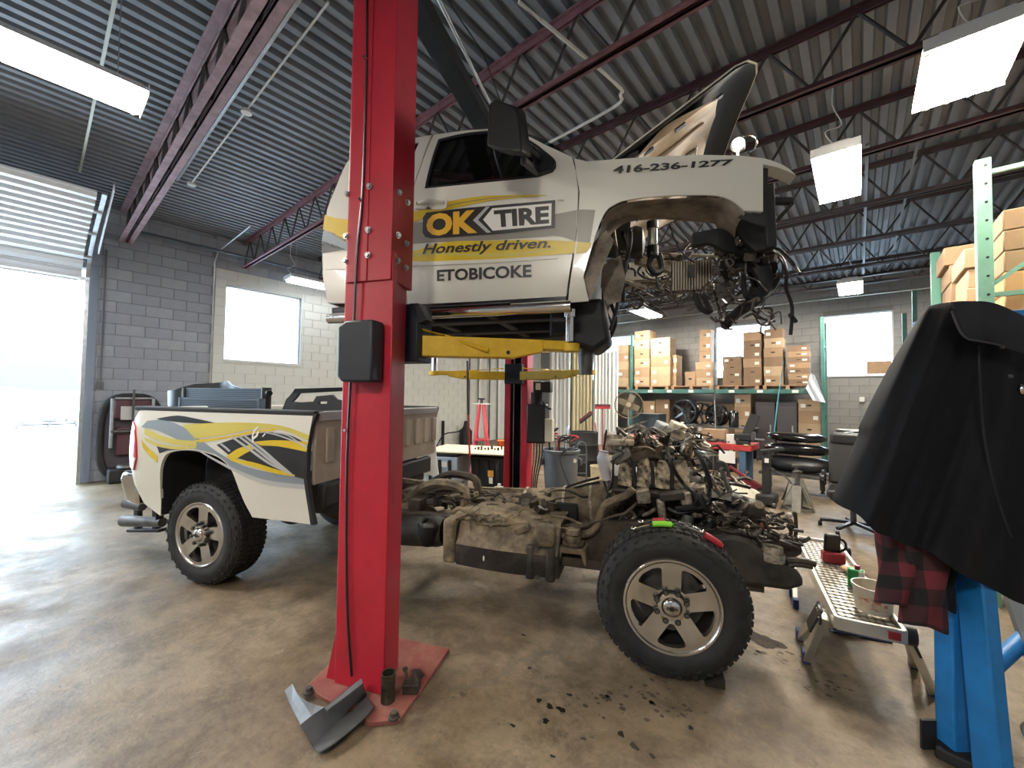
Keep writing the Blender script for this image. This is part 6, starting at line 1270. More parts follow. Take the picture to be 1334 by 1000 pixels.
bc = c-sd*.02+sx*-.08; MB().cbox(c+sd*-.24+Vector((0, 0, .80)), (.48, .10, .56), math.atan2(sx.y, sx.x), -.12).build('backrest', mat('seat_grey', (.020, .019, .018), .6), oc, bev=.04, seg=3); MB().cbox(c+sd*-.26+Vector((0, 0, 1.10)), (.46, .11, .16), math.atan2(sx.y, sx.x)).build('headrest', LEA, oc, bev=.04, seg=3)
for s_ in (-1, 1):
    q = c+sx*.29*s_; tubep('armrest', [q+sd*.15+Vector((0, 0, .44)), q+sd*.17+Vector((0, 0, .62)), q+sd*.05+Vector((0, 0, .68)), q-sd*.15+Vector((0, 0, .66)), q-sd*.2+Vector((0, 0, .50))], .028, BLKG, oc)
for k in range(6):
    z = .086+.172*k; p = PY(1102+3*(k % 2), 560, 10.2); MB().cbox((p.x+.1+.05*(k % 3), 10.3, z), (.75-.05*(k % 2), .5, .17), .12*(k % 3)).build('stacked_panel', BLKG if k % 2 else BLKM, bev=.03, label=nth('black trim panel stacked below the back window', k, 6), cat='panel', group='black panels stacked below the window')
p = PY(1108, 562, 10.1); MB().cbox((p.x, 10.25, 1.038), (.36, .3, .008), .3).build('paper_sheet', PAPER, label='white sheet of paper on the black panels', cat='paper')
MB().cbox((PY(1123, 520, YB-.03).x, YB-.035, PY(1123, 520, YB).z), (.10, .045, .12)).build('outlet_box', SHADE, bev=.006, label='white outlet box on the back block wall', cat='outlet')
run('conduit_pipe', [(PY(1123, 520, YB).x, YB-.03, 0.02), (PY(1123, 520, YB).x, YB-.03, 1.5)], .012, STL, 'short conduit below the white outlet box', 'pipe')
for px_, yt in ((1178, 408), (1191, 378)):
    p = PY(px_, yt, 11.0); MB().box(p.x-.035, p.x+.035, 10.96, 11.04, 0, p.z).build('rack_upright', RGRN, bev=.004, label='lone green rack upright '+('short, by the window edge' if px_ == 1178 else 'tall, beside the shorter one'), cat='rack upright')
# ================================================================ MIDDLE GROUND LEFT OF THE ENGINE
def curtain(x0, x1, y, zt_, mm, label, n):
    m = MB(); k = n*8
    def fx_(s_, t): return (x0+(x1-x0)*s_, y+.045*math.sin(s_*n*2*PI)+.015*math.sin(s_*n*5), .02+(zt_-.02)*t)
    m.grid(fx_, k, 6); m.grid(lambda s_, t: (lambda p: (p[0], p[1]+.008, p[2]))(fx_(s_, t)), k, 6); return m.build('curtain', mm, label=label, cat='curtain', sm=60)
xa, xb, xc, xd = [PY(q, 500, 12.4).x for q in (716, 744, 773, 806)]
curtain(xc+.03, xd, 12.35, PY(790, 458, 12.4).z, CURT, 'white curtain beside the pallet rack end', 7); curtain(xb+.03, xc-.03, 12.4, 3.25, CURC, 'cream curtain between two white ones', 6); curtain(xa, xb-.03, 12.4, 3.25, CURT, 'white curtain nearest the cream wall corner', 5)
run('curtain_rail', [(xa-.2, 12.38, 3.3), (xd+.2, 12.38, 3.32)], .016, STL, 'curtain rail over the white and cream curtains', 'rail')
for q, (y, w) in enumerate(((9.6, .03), (10.1, .05), (10.6, .03), (11.1, .06))): run('wall_pipe', [(XL+.09, y, .05), (XL+.09, y, 3.9)], w, MATS['pipe_white'] if q % 2 else GREYP, ('thin grey pipe' if q == 0 else 'white pipe' if q == 1 else 'grey pipe' if q == 2 else 'thick white pipe')+' running up the cream wall '+('next to the rods' if q == 0 else 'beside the thin grey one' if q == 1 else 'between two white pipes' if q == 2 else 'nearest the corner'), 'pipe')
for px_ in (567, 578): p = PX(px_, 548, XL+.1); MB().box(XL+.05, XL+.10, p.y-.04, p.y+.04, .02, p.z).build('wall_rod', BLK, label='black rod standing against the cream wall', cat='rod', group='black rods against the cream wall')
p = PX(606, 548, XL+.25); t = thing('wall_pump', 'black pump with a hose against the cream wall', 'pump', (XL+.25, p.y, 0)); MB().lathe([(.20, 0), (.20, p.z*.55), (.10, p.z*.75), (.06, p.z)], (XL+.3, p.y, 0), (0, 0, 1), 16).build('body', BLKM, t, sm=40); tubep('hose', [(XL+.3, p.y, p.z*.9), (XL+.4, p.y-.4, p.z*.6), (XL+.4, p.y-1.0, .4), (XL+.4, p.y-1.3, .05)], .02, BLK, t)
# bins with plywood
b0, b1 = PZ(560, 584, .70), PZ(662, 580, .70); bc = Vector((-4.95, 4.80, 0))
for k, (dx, mm, lb) in enumerate(((-.40, mat('bin_bluegrey', (.36, .44, .52), .35), 'blue-grey plastic tote under the plywood board'), (.36, BLK, 'black plastic tote with an orange sticker under the plywood'))):
    t = thing('storage_tote', lb, 'tote', (bc.x, bc.y, 0)); e = r0*dx; c = bc+e; ang = YAW
    m = MB(); R_ = Matrix.Rotation(ang-.25, 3, 'Z'); V = []
    for z, sx_, sy in ((.0, .24, .30), (.62, .30, .36)): V += [c+R_ @ Vector((a*sx_, b*sy, z)) for a, b in ((-1, -1), (1, -1), (1, 1), (-1, 1))]
    m.add(V, [(0, 3, 2, 1), (4, 5, 6, 7)]+[(i, (i+1) % 4, 4+(i+1) % 4, 4+i) for i in range(4)]); m.build('body', mm, t, bev=.02)
    m = MB(); m.cbox(c+Vector((0, 0, .655)), (.62, .74, .05), ang-.25); m.build('rim', mm if k else BLK, t, bev=.01)
    for q in (-.17, 0, .17):
        f_ = R_ @ Vector((q, -.335, .30)); MB().cbox(c+f_, (.05, .03, .54), ang-.25, .10).build('rib', BLK if k == 0 else BLKM, t, bev=.006)
    if k: f_ = R_ @ Vector((.06, -.365, .36)); MB().cbox(c+f_, (.09, .006, .10), ang-.25, .1).build('sticker', mat('sticker_orange', (.70, .34, .06), .6), t); f_ = R_ @ Vector((.06, -.352, .25)); MB().cbox(c+f_, (.06, .006, .10), ang-.25, .1).build('sticker', PAPER, t)
    else:
        for z_ in (.5, .25): f_ = R_ @ Vector((.085, -.372+.09*(.6-z_)*.5, z_)); MB().cbox(c+f_, (.09, .006, .09), ang-.25, .1).build('label', PAPER, t)
MB().cbox(bc+Vector((0, 0, .692)), (1.35, .95, .018), YAW-.25).build('plywood_board', PLY, label='pale plywood board laid over two totes', cat='board')
for k in range(10): q = bc+r0*(.05+.055*k)-f0*(.02+.03*((k*7) % 5))+Vector((0, 0, .701)); MB().cyl(q, q+Vector((0, 0, .025+.02*(k % 3))), .014+.004*(k % 2), 8).build('hex_nut', GREASE, label='greasy nut or bolt lying on the plywood board', cat='bolt', group='bolts on the plywood board')
st = thing('support_stand', 'red tripod under-hoist stand behind the plywood board', 'support stand', (*(bc+f0*1.0-r0*.05).xy, 0)); c = bc+f0*1.05+r0*.06; zt_ = 1.58-(523-517)/530*7.9
for k in range(4):
    a = YAW+PI/4+k*PI/2; e = Vector((math.cos(a), math.sin(a), 0)); MB().beam(c+e*.26, c+e*.06+Vector((0, 0, zt_-.06)), .055, .05).build('leg', JACKR, st, bev=.006)
MB().cbox(c+Vector((0, 0, zt_-.05)), (.34, .14, .02), YAW).build('top_plate', PAPER, st); MB().cyl(c+Vector((0, 0, zt_-.06)), c+Vector((0, 0, zt_+.04)), .03, 10).build('screw', DSTL, st); MB().cyl(c+Vector((0, 0, zt_+.03)), c+Vector((0, 0, zt_+.06)), .07, 12).build('saddle', BLKM, st)
for z_, w in ((.75, .42), (.45, .46)): MB().cbox(c+Vector((0, 0, z_)), (w*.7, w*.7, .03), YAW).build('cross_brace', JACKR, st)
q = C0+ray(656, 520)*7.9; q.z = 0; t = thing('funnel', 'orange tapered funnel hung beside the far lift column', 'funnel', (q.x, q.y, 0)); MB().lathe([(.015, .10), (.05, .35), (.11, .72), (.125, .74)], (q.x, q.y, 0), (0, 0, 1), 18).build('cone', ORANGE, t, sm=50); MB().lathe([(.13, 0), (.13, .02), (.03, .1)], (q.x, q.y, 0), (0, 0, 1), 16).build('holder', BLK, t, sm=40)
q = PZ(650, 652); t = thing('plastic_jug', 'small cloudy jug at the foot of the far column', 'jug', (q.x, q.y, 0)); MB().box(q.x-.07, q.x+.07, q.y-.06, q.y+.06, 0, .22).build('body', mat('jug_white', (.55, .53, .46), .5), t, bev=.03, seg=3); MB().cyl((q.x, q.y, .22), (q.x, q.y, .26), .025, 12).build('cap', PAPER, t)
sp = thing('hanging_strap', 'black strap with a red end hanging from the far lift arm', 'strap', (*(cl.xy+Vector((.25, 0))), .7), 'T')
a, b, c_ = PV(609, 470, 4.42), PV(610, 540, 4.42), PV(612, 595, 4.42); MB().beam(a, b, .035, .012).build('strap', BLK, sp); MB().beam(b, c_, .03, .012).build('red_end', BENCHR, sp)
# trash can, pail, drum, brooms
gc = Vector((-3.45, 5.2, 0)); t = thing('trash_can', 'tall grey round trash can full of hoses', 'trash can', gc)
MB().lathe([(.20, 0), (.22, .01), (.272, .76), (.29, .765), (.295, .80), (.28, .81), (.262, .80), (.255, .74), (.20, .1)], gc, (0, 0, 1), 32).build('body', GREYP, t, sm=40)
for s_ in (-1, 1): q = gc+r0*.29*s_; MB().cbox(q+Vector((0, 0, .62)), (.05, .16, .10), YAW).build('handle', GREYP, t, bev=.012)
q = gc+r0*.18-f0*.20+Vector((0, 0, .66)); MB().cyl(q, q-f0*.01, .03, 12).build('badge', PAPER, t)
q = random.Random(8)
for k in range(10):
    a = gc+Vector((.15*math.cos(k*.63), .15*math.sin(k*.63), .45)); pts = [a, a+Vector((q.uniform(-.1, .1), q.uniform(-.1, .1), .5)), a+Vector((q.uniform(-.25, .25), q.uniform(-.2, .2), q.uniform(.52, .72))), a+Vector((q.uniform(-.25, .25), q.uniform(-.2, .2), q.uniform(.4, .6)))]
    tubep('discarded_hose', pts, q.choice((.008, .012, .016)), (BLK, STL, REDP, DSTL, BLK)[k % 5], label=('black', 'silver', 'red', 'dark grey', 'black')[k % 5]+' hose end sticking out of the grey trash can', cat='hose', group='hoses in the trash can')
bkt = Vector((-3.55, 6.57, 0)); t = thing('plastic_pail', 'dirty cream pail behind the trash can', 'pail', bkt); MB().lathe([(.12, 0), (.13, .005), (.148, .36), (.155, .365), (.155, .38), (.14, .38), (.12, .05)], bkt, (0, 0, 1), 24).build('body', BUCK, t, sm=40); tubep('bail', [bkt+r0*.15+Vector((0, 0, .34)), bkt-f0*.16+Vector((0, 0, .22)), bkt-r0*.15+Vector((0, 0, .34))], .004, STL, t)
dr = bkt+f0*1.2-r0*.05; t = thing('oil_drum', 'black steel drum holding upturned brooms', 'drum', dr); MB().lathe([(.27, 0), (.285, .01), (.285, .3), (.295, .32), (.285, .34), (.285, .6), (.295, .62), (.285, .64), (.285, .88), (.27, .885), (.265, .84), (.02, .83)], dr, (0, 0, 1), 28).build('body', BLKM, t, sm=40)
def broom(x, y, x2, y2, depth, label, head=True, mm=REDP, r_=.013, vert=False):
    a = C0+ray(x, y)*depth; b = C0+ray(x2, y2)*depth; t = thing('broom', label, 'broom', (a.x, a.y, min(a.z, b.z)))
    MB().cyl(a, b, r_, 8).build('handle', mm, t, sm=40)
    if head: d = b-a; d.normalize(); e = r0 if not vert else _n(r0+Vector((0, 0, .8))); MB().beam(b-e*.17+Vector((0, 0, .0)), b+e*.17, .06, .05).build('head', BENCHR if mm is REDP else BLKM, t, bev=.006); MB().beam(b-e*.17+Vector((0, 0, .05)), b+e*.17+Vector((0, 0, .05)), .05, .06).build('bristles', mat('bristle', (.12, .03, .04), .9), t)
broom(785, 610, 785, 531, 9.4, 'upturned push broom with dark red head'); broom(766, 608, 763, 545, 9.5, 'dark push broom leaning in the drum', True, BLKM, vert=True); broom(783, 613, 775, 550, 9.0, 'slim red stick leaning by the drum', False)
ht = bkt+f0*.5-r0*.22; t = thing('hand_truck', 'grey tubular hand truck in front of the drum', 'hand truck', ht); tubep('frame', [ht-r0*.09, ht-r0*.09+Vector((0, 0, .62)), ht+Vector((0, 0, .74)), ht+r0*.09+Vector((0, 0, .62)), ht+r0*.09], .013, GREYP, t)
for z_ in (.15, .35, .5): MB().beam(ht-r0*.09+Vector((0, 0, z_)), ht+r0*.09+Vector((0, 0, z_)), .02, .02).build('rung', GREYP, t)
run('air_hose', [gc+r0*.2-f0*.3+Vector((0, 0, .9)), gc-r0*.05-f0*.34+Vector((0, 0, .75)), gc+r0*.05-f0*.42+Vector((0, 0, .4)), gc+r0*.2-f0*.5+Vector((0, 0, .05))], .010, BLK, 'black hose hanging down before the trash can', 'hose', 4)
# thin cable and hanging wire by the rack
run('hanging_cable', [PY(931, 440, 8.5), PY(931, 520, 8.5), PY(933, 580, 8.5)], .012, STL, 'thin steel cable hanging in front of the rack', 'cable', 1)
# ================================================================ CREEPER ON THE LEFT WALL
cw = PX(172, 555, XL+.25); t = thing('tyre_cage', 'maroon and black steel frame cart leaning on the grey block wall', 'cart', (XL+.3, cw.y, 0)); yc = cw.y
def oval(a, b, n=36, e=3.2): return [(yc+a*math.copysign(abs(math.cos(2*PI*i/n))**(2/e), math.cos(2*PI*i/n)), .78+b*math.copysign(abs(math.sin(2*PI*i/n))**(2/e), math.sin(2*PI*i/n))) for i in range(n)]
MB().tube([(XL+.17, y, z) for y, z in oval(.40, .72)]+[(XL+.17, *oval(.40, .72)[0])], .055, 8, 1).build('outer_tube', RUB, t, sm=60)
MB().sheet(oval(.37, .69), lambda a, b, d: (XL+.12+d, a, b), (), .2, .03).build('back_panel', mat('panel_dark', (.05, .04, .05), .7), t)
MB().box(XL+.16, XL+.28, yc-.24, yc+.26, 1.10, 1.44).build('upper_housing', mat('maroon_paint', (.075, .026, .036), .5), t, bev=.03); MB().box(XL+.16, XL+.24, yc-.2, yc+.22, .45, .95).build('lower_housing', MATS['maroon_paint'], t, bev=.02)
MB().box(XL+.28, XL+.29, yc-.16, yc+.08, 1.08, 1.32).build('instruction_plate', mat('plate_pale', (.45, .45, .45), .5), t)
for y in (yc-.27, yc+.27): MB().cyl((XL+.30, y, .60), (XL+.30, y, 1.46), .025, 10).build('guide_bar', STL, t)
MB().cyl((XL+.31, yc-.0, .95), (XL+.31, yc-.0, 1.62), .018, 10).build('centre_screw', DSTL, t); MB().cyl((XL+.30, yc-.28, .88), (XL+.30, yc+.3, .88), .03, 10).build('crossbar', DSTL, t); MB().cyl((XL+.30, yc-.24, 1.46), (XL+.30, yc+.26, 1.46), .02, 10).build('crossbar', STL, t)
MB().lathe([(.16, .14), (.18, .16), (.17, .20), (.05, .22)], (XL+.38, yc-.02, .10), (0, 0, 1), 18).build('foot_dish', DSTL, t, sm=40); MB().box(XL+.13, XL+.5, yc-.3, yc+.3, 0, .24).build('foot', BLKM, t, bev=.03)
# ================================================================ GREEN RACK ON THE RIGHT
gr = thing('pallet_rack', 'pale green pallet rack with cardboard near the jacket', 'pallet rack', (1.3, 6.3, 0)); GX0, GX1, GZ = .78, 1.85, 3.56
for y in (4.95, 7.65):
    for x in (GX0, GX1):
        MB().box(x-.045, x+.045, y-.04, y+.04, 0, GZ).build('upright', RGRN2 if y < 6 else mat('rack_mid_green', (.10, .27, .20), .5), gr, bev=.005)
        if x == GX0 and y < 6:
            for k in range(22): MB().cyl((x+.012, y-.0425, .35+.15*k), (x+.012, y-.039, .35+.15*k), .010, 8).build('slot', BLK, gr)
    for z in (.4, 1.5, 2.45, 3.45): MB().beam((GX0, y, z), (GX1, y, z), .035, .035).build('brace', RGRN2, gr)
    for z in (.4, 1.5, 2.5): MB().beam((GX0, y, z), (GX1, y, z+.9), .03, .03).build('brace', RGRN2, gr)
for x in (GX0, GX1):
    for z in (.2, 2.05): MB().box(x-.03, x+.03, 4.99, 7.61, z-.06, z+.06).build('beam', mat('beam_orange', (.50, .20, .05), .5), gr, bev=.005)
MB().box(GX0, GX1, 5.0, 7.6, 2.11, 2.13).build('deck_board', WOOD, gr)
def slab(x0, x1, y0, y1, z0_, z1, mm, label): 
    t = thing('flat_carton', label, 'box', ((x0+x1)/2, (y0+y1)/2, z0_), group=label.split(', ')[0]); MB().box(x0, x1, y0, y1, z0_+.002, z1-.002).build('body', mm, t, bev=.008, seg=1)
    MB().box((x0+x1)/2-.03, (x0+x1)/2+.03, y0-.003, y0, z0_+.004, z1-.004).build('tape', TAPE, t); 
    for xx in (x0+.28, x1-.2): MB().box(xx-.04, xx+.04, y0-.004, y0-.001, (z0_+z1)/2-.012, (z0_+z1)/2+.012).build('hand_hole', BLK, t)
    return t
for k in range(6): slab(.90, 1.80, 5.06, 5.95, 2.135+.17*k, 2.135+.17*(k+1), CARDO if k < 3 else CARD, nth('wide orange-brown carton in the green rack front pile', k, 6))
for k in range(5):
    j = .03*math.sin(k*3); t = slab(.83+j, 1.7, 6.05+j, 6.75, 2.135+.20*k, 2.135+.20*(k+1), CARD2, nth('bulging taped carton in the green rack middle pile', k, 5))
for k in range(6):
    j = .03*math.sin(k*2+1); t = slab(.80+j, 1.7, 6.85, 7.5, 2.135+.21*k, 2.135+.21*(k+1), CARD, nth('tall brown carton in the green rack rear pile', k, 6))
# ================================================================ FLOOR BY THE NEAR COLUMN
def qf(X, Y): return (350+.22*X, 780+.22*Y)
def fz(X, Y, z): return PZT(*qf(X, Y), z)
ridge = [fz(190, 742, .10), fz(255, 690, .125), (fz(330, 640, .145)), fz(420, 570, .15), fz(490, 510, .15), fz(548, 468, .15)]
lip = [fz(300, 905, .035), fz(340, 885, .04), fz(400, 845, .045), fz(480, 780, .05), fz(560, 710, .05), fz(620, 640, .06)]
val = [fz(262, 870, .01), fz(305, 820, .01), fz(370, 765, .012), fz(450, 690, .015), fz(520, 620, .02), fz(580, 560, .03)]
gm = MB(); rows = []
for a_, b_, t in ((ridge, val, 0), (ridge, val, .33), (ridge, val, .66), (val, lip, 0), (val, lip, .3), (val, lip, .65), (val, lip, 1.)): rows.append(smooth_pts([p.lerp(q, t) for p, q in zip(a_, b_)], 3))
n_ = len(rows[0]); gm.add([p for r_ in rows for p in r_]+[p-Vector((0, 0, .006)) for r_ in rows for p in r_], [(j*n_+i, j*n_+i+1, (j+1)*n_+i+1, (j+1)*n_+i) for j in range(len(rows)-1) for i in range(n_-1)]+[(len(rows)*n_+j*n_+i, len(rows)*n_+(j+1)*n_+i, len(rows)*n_+(j+1)*n_+i+1, len(rows)*n_+j*n_+i+1) for j in range(len(rows)-1) for i in range(n_-1)])
sg = thing('splash_guard', 'grey moulded plastic splash guard propped on the lift base plate', 'splash guard', (*fz(350, 700, 0).xy, 0), 'T'); GP2 = mat('guard_grey', (.085, .092, .10), .42, scale=5, col2=(.14, .147, .155))
gm.v = [(x, y, max(z, .002)) for x, y, z in map(tuple, gm.v)]; gm.build('channel', GP2, sg, sm=50)
fl = [fz(95, 540, .10), fz(140, 500, .12), fz(165, 555, .12), fz(225, 605, .125), fz(275, 625, .13), fz(330, 640, .145), fz(255, 690, .125), fz(190, 742, .10), fz(140, 650, .09)]
MB().add(fl+[p-Vector((0, 0, .006)) for p in fl], [tuple(range(9)), tuple(range(17, 8, -1))]+[(i, (i+1) % 9, 9+(i+1) % 9, 9+i) for i in range(9)]).build('flange', GP2, sg)
fl = [fz(330, 640, .145), fz(548, 468, .15), fz(556, 500, .155), fz(350, 655, .150)]; MB().add(fl+[p+Vector((0, 0, -.008)) for p in fl], [(0, 1, 2, 3), (7, 6, 5, 4), (0, 4, 5, 1), (1, 5, 6, 2), (2, 6, 7, 3), (3, 7, 4, 0)]).build('top_rim', GP2, sg)
c = fz(706, 600, .022); t = thing('pipe_sleeve', 'rusty iron sleeve standing on the red base plate', 'pipe sleeve', (c.x, c.y, .022), 'T'); MB().lathe([(.036, 0), (.036, .14), (.030, .14), (.030, .005)], (c.x, c.y, .022), (0, 0, 1), 22).build('sleeve', GREASE, t, sm=40)
c = fz(845, 545, .022); t = thing('lift_adapter', 'dark lift adapter block with two bolts on the base plate', 'lift adapter', (c.x, c.y, .022), 'T'); MB().cbox((c.x, c.y, .047), (.085, .06, .05), .3).build('block', GREASE, t, bev=.006)
for dx in (-.03, .02): MB().cyl((c.x+dx, c.y+.01, .07), (c.x+dx-.015, c.y+.012, .115), .008, 8).build('bolt', DSTL, t); MB().cyl((c.x+dx-.015, c.y+.012, .113), (c.x+dx-.018, c.y+.012, .125), .014, 6).build('bolt_head', DSTL, t)
# ================================================================ WORK PLATFORM
pz = .40; A0, A1 = PZ(1089, 803, pz), PZ(1038, 698, pz); B0 = PZ(1164, 817, pz); ln = _n(A1-A0); LN = (A1-A0).length; wn = _n((B0-A0)-ln*(B0-A0).dot(ln)); WN = .285
wp = thing('work_platform', 'aluminium folding work platform in front of the stripped engine', 'work platform', (*(A0+ln*LN/2+wn*WN/2).xy, 0)); ALP = mat('platform_alu', (.62, .60, .54), .4, .85, var=.1, scale=4)
def wpp(a, b, z): q = A0+ln*a+wn*b; return Vector((q.x, q.y, z))
for b in (0, WN): MB().beam(wpp(0, b, pz-.03), wpp(LN, b, pz-.03), .022, .07).build('side_rail', ALP, wp, bev=.004)
for a in (0, LN): MB().beam(wpp(a, 0, pz-.03), wpp(a, WN, pz-.03), .022, .07).build('end_rail', ALP, wp, bev=.004)
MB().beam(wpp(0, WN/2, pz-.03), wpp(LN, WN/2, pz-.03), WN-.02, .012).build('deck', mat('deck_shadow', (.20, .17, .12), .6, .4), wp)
nrow, ncol = 30, 7; pr_ = None
for i in range(nrow):
    for j in range(ncol):
        q = wpp((i+.5)/nrow*(LN-.04)+.02+(.5*(LN-.04)/nrow if j % 2 else 0)*.0, .025+(WN-.05)*(j+.5)/ncol, pz-.022); 
        if pr_ is None: pr_ = MB().cbox(q, (.030, .026, .010), math.atan2(ln.y, ln.x)+.5); pr_ = pr_.build('grip_tread', ALP, wp); base_q = q
        else: o = pr_.copy(); COL.objects.link(o); o.location = q-base_q
HB = mat('hinge_black', (.02, .02, .022), .4)
feet = [((.10, -.0), PZ(1050, 862), 0), ((.10, WN), PZ(1215, 905), 1), ((LN-.06, 0), PZ(1032, 777), 0), ((LN-.06, WN), PZ(1100, 760), 1)]
for (a, b), ft, sd_ in feet:
    top = wpp(a, b, pz-.05)+wn*(.035 if sd_ else -.035); ft = Vector((ft.x, ft.y, .02)); k1 = top.lerp(ft, .15)
    MB().beam(top, ft, .06, .04, wn).build('leg', ALP, wp, bev=.004); MB().beam(ft+Vector((0, 0, .05)), ft-Vector((0, 0, .018)), .062, .042, wn).build('rubber_foot', mat('foot_blue', (.02, .04, .14), .5), wp, bev=.006)
    in_ = top+ln*(.22 if a < .5 else -.22); f2 = ft+ln*(.26 if a < .5 else -.2); f2.z = .02; MB().beam(top+ln*.03, f2, .055, .036, wn).build('inner_leg', ALP, wp, bev=.004); MB().beam(f2+Vector((0, 0, .05)), f2-Vector((0, 0, .018)), .058, .040, wn).build('rubber_foot', MATS['foot_blue'], wp, bev=.006)
    e = wn*(.03 if sd_ else -.03); MB().cyl(top-wn*.02+Vector((0, 0, -.0)), top+e, .055, 14).build('hinge_disc', HB, wp, sm=40); MB().beam(top+ln*.0-wn*.018+Vector((0, 0, .05)), top.lerp(ft, .3)-wn*.018+e, .09, .012, wn).build('hinge_plate', HB, wp)
    for kk in range(6): q = top+e*1.05+Vector((0, 0, .032*math.sin(kk*PI/3)))+ln*.032*math.cos(kk*PI/3); MB().cyl(q, q+e*.15, .006, 6).build('rivet', STL, wp)
MB().cbox(wpp(.0, WN*.84, pz-.03)-ln*.012, (.05, .006, .04), math.atan2(wn.y, wn.x)).build('reflector', REDP, wp)
# things on the platform
def plat(a, b): return wpp(a, b, pz-.012)
q = plat(.22, .21); t = thing('plastic_tub', 'stained clear plastic tub with a printed label on the platform', 'tub', q); MB().lathe([(.074, 0), (.082, .006), (.092, .125), (.099, .128), (.099, .144), (.092, .144), (.079, .02)], q, (0, 0, 1), 28).build('body', CLRP, t, sm=40)
la = math.atan2(-q.y, -q.x); bx_, by_, _ = basis((0, 0, 1)); m = MB()
def lab(s_, tt, r_=.0865, q=q): a = la-.75+1.5*s_; return (q.x+(r_+.006*tt)*math.cos(a), q.y+(r_+.006*tt)*math.sin(a), q.z+.03+.07*tt)
m.grid(lambda s_, tt: lab(s_, tt), 14, 2).build('label', mat('tub_label', (.62, .50, .36), .6, scale=40, col2=(.42, .12, .05), thr=(.5, .6)), t)
q = plat(.55, .20); t = thing('solvent_can', 'small green and white can with red cap on the platform', 'can', q); MB().box(q.x-.04, q.x+.045, q.y-.03, q.y+.03, q.z, q.z+.115).build('body', GRNP, t, bev=.012); MB().box(q.x+.015, q.x+.046, q.y-.032, q.y+.032, q.z+.004, q.z+.11).build('label', PAPER, t, bev=.004); MB().cyl((q.x+.01, q.y, q.z+.113), (q.x+.01, q.y, q.z+.14), .014, 12).build('cap', REDP, t, sm=40)
q = plat(.98, .16); t = thing('battery_lamp', 'red battery work lamp with black head on the platform', 'work lamp', q); MB().cbox(q+Vector((0, 0, .04)), (.14, .075, .08), .3).build('battery', REDP, t, bev=.015); MB().cbox(q+Vector((-.005, 0, .14)), (.10, .04, .14), .3, .2).build('head', BLK, t, bev=.015); tubep('handle', [q+Vector((.03, 0, .08)), q+Vector((.075, .01, .12)), q+Vector((.06, .01, .17)), q+Vector((.0, 0, .18))], .009, BLK, t)
q = plat(.80, .24); MB().cbox(q+Vector((0, 0, .018)), (.10, .12, .030), .6).build('shop_rag', mat('rag_tan', (.55, .36, .20), .9), bev=.012, label='folded tan rag beside the green can', cat='rag')
# bent handle bar
t = thing('pry_bar', 'bent steel crank bar standing by the platform end', 'pry bar', (*PZT(1034, 720).xy, 0), 'T'); tubep('bar', [PV(1033, 672, 3.05), PV(1036, 668, 3.05), PV(1037, 690, 3.05), PV(1035, 703, 3.05), PV(1028, 708, 3.05)], .011, GREASE, t); MB().ell(PV(1028, 671, 3.05), (.024, .016, .018), 10, 8).build('end_knob', mat('knob_pale', (.55, .52, .46), .6), t, sm=50)
q = PZ(1120, 830); tubep('foil_strip', [q+Vector((-.16, -.05, .012)), q+Vector((-.05, -.02, .02)), q+Vector((.08, .03, .012)), q+Vector((.16, .06, .012))], .016, mat('foil_blue', (.16, .19, .28), .25, .8), label='crinkled silver-blue strip lying under the platform', cat='foil')
# ================================================================ BLUE HOIST, JACKET, SHIRT
hs = thing('engine_hoist', 'blue steel engine hoist frame under the hanging jacket', 'engine hoist', (.40, 2.75, 0))
h0, h1 = PZ(1244, 985), PZ(1292, 1010); ha_ = h0+Vector((0, 0, 0)); top_ = Vector((h0.x, h0.y, 1.95))
MB().beam(h0, top_, .085, .09, r0).build('mast', BLUE, hs, bev=.008)
hb0 = PZ(1296, 1030); MB().beam(hb0, Vector((h0.x+.035, h0.y-.01, 1.5)), .11, .06, r0).build('brace_leg', BLUE, hs, bev=.008)
a, b = C0+ray(1250, 908)*3.25, C0+ray(1360, 808)*3.6; MB().cyl(a, b, .035, 16).build('ram_tube', BLUE, hs, sm=40)
a, b = C0+ray(1318, 772)*3.6, C0+ray(1400, 1000)*3.3; MB().beam(a, b, .06, .05).build('rear_brace', mat('brace_grey', (.15, .17, .19), .5, .4), hs)
MB().beam(Vector((h0.x+.5, h0.y-.1, .05)), Vector((h0.x+.95, h0.y+1.0, .05)), .09, .07).build('base_leg', BLKM, hs, bev=.008); MB().beam(h0+Vector((-.06, -.0, .0)), h0+Vector((-.06, 0, .13)), .012, .13, r0).build('foot_plate', BLKM, hs)
MB().beam(Vector((h0.x-.06, h0.y-.02, .03)), Vector((h0.x+.6, h0.y-.12, .03)), .12, .05).build('base_cross', BLKM, hs, bev=.008)
MB().beam(Vector((h0.x-.1, h0.y, 1.93)), Vector((h0.x+.9, h0.y+.25, 2.0)), .08, .08).build('boom', BLUE, hs, bev=.008)
jk = thing('work_jacket', 'black work jacket draped over the blue hoist', 'jacket', (h0.x+.1, h0.y, .95))
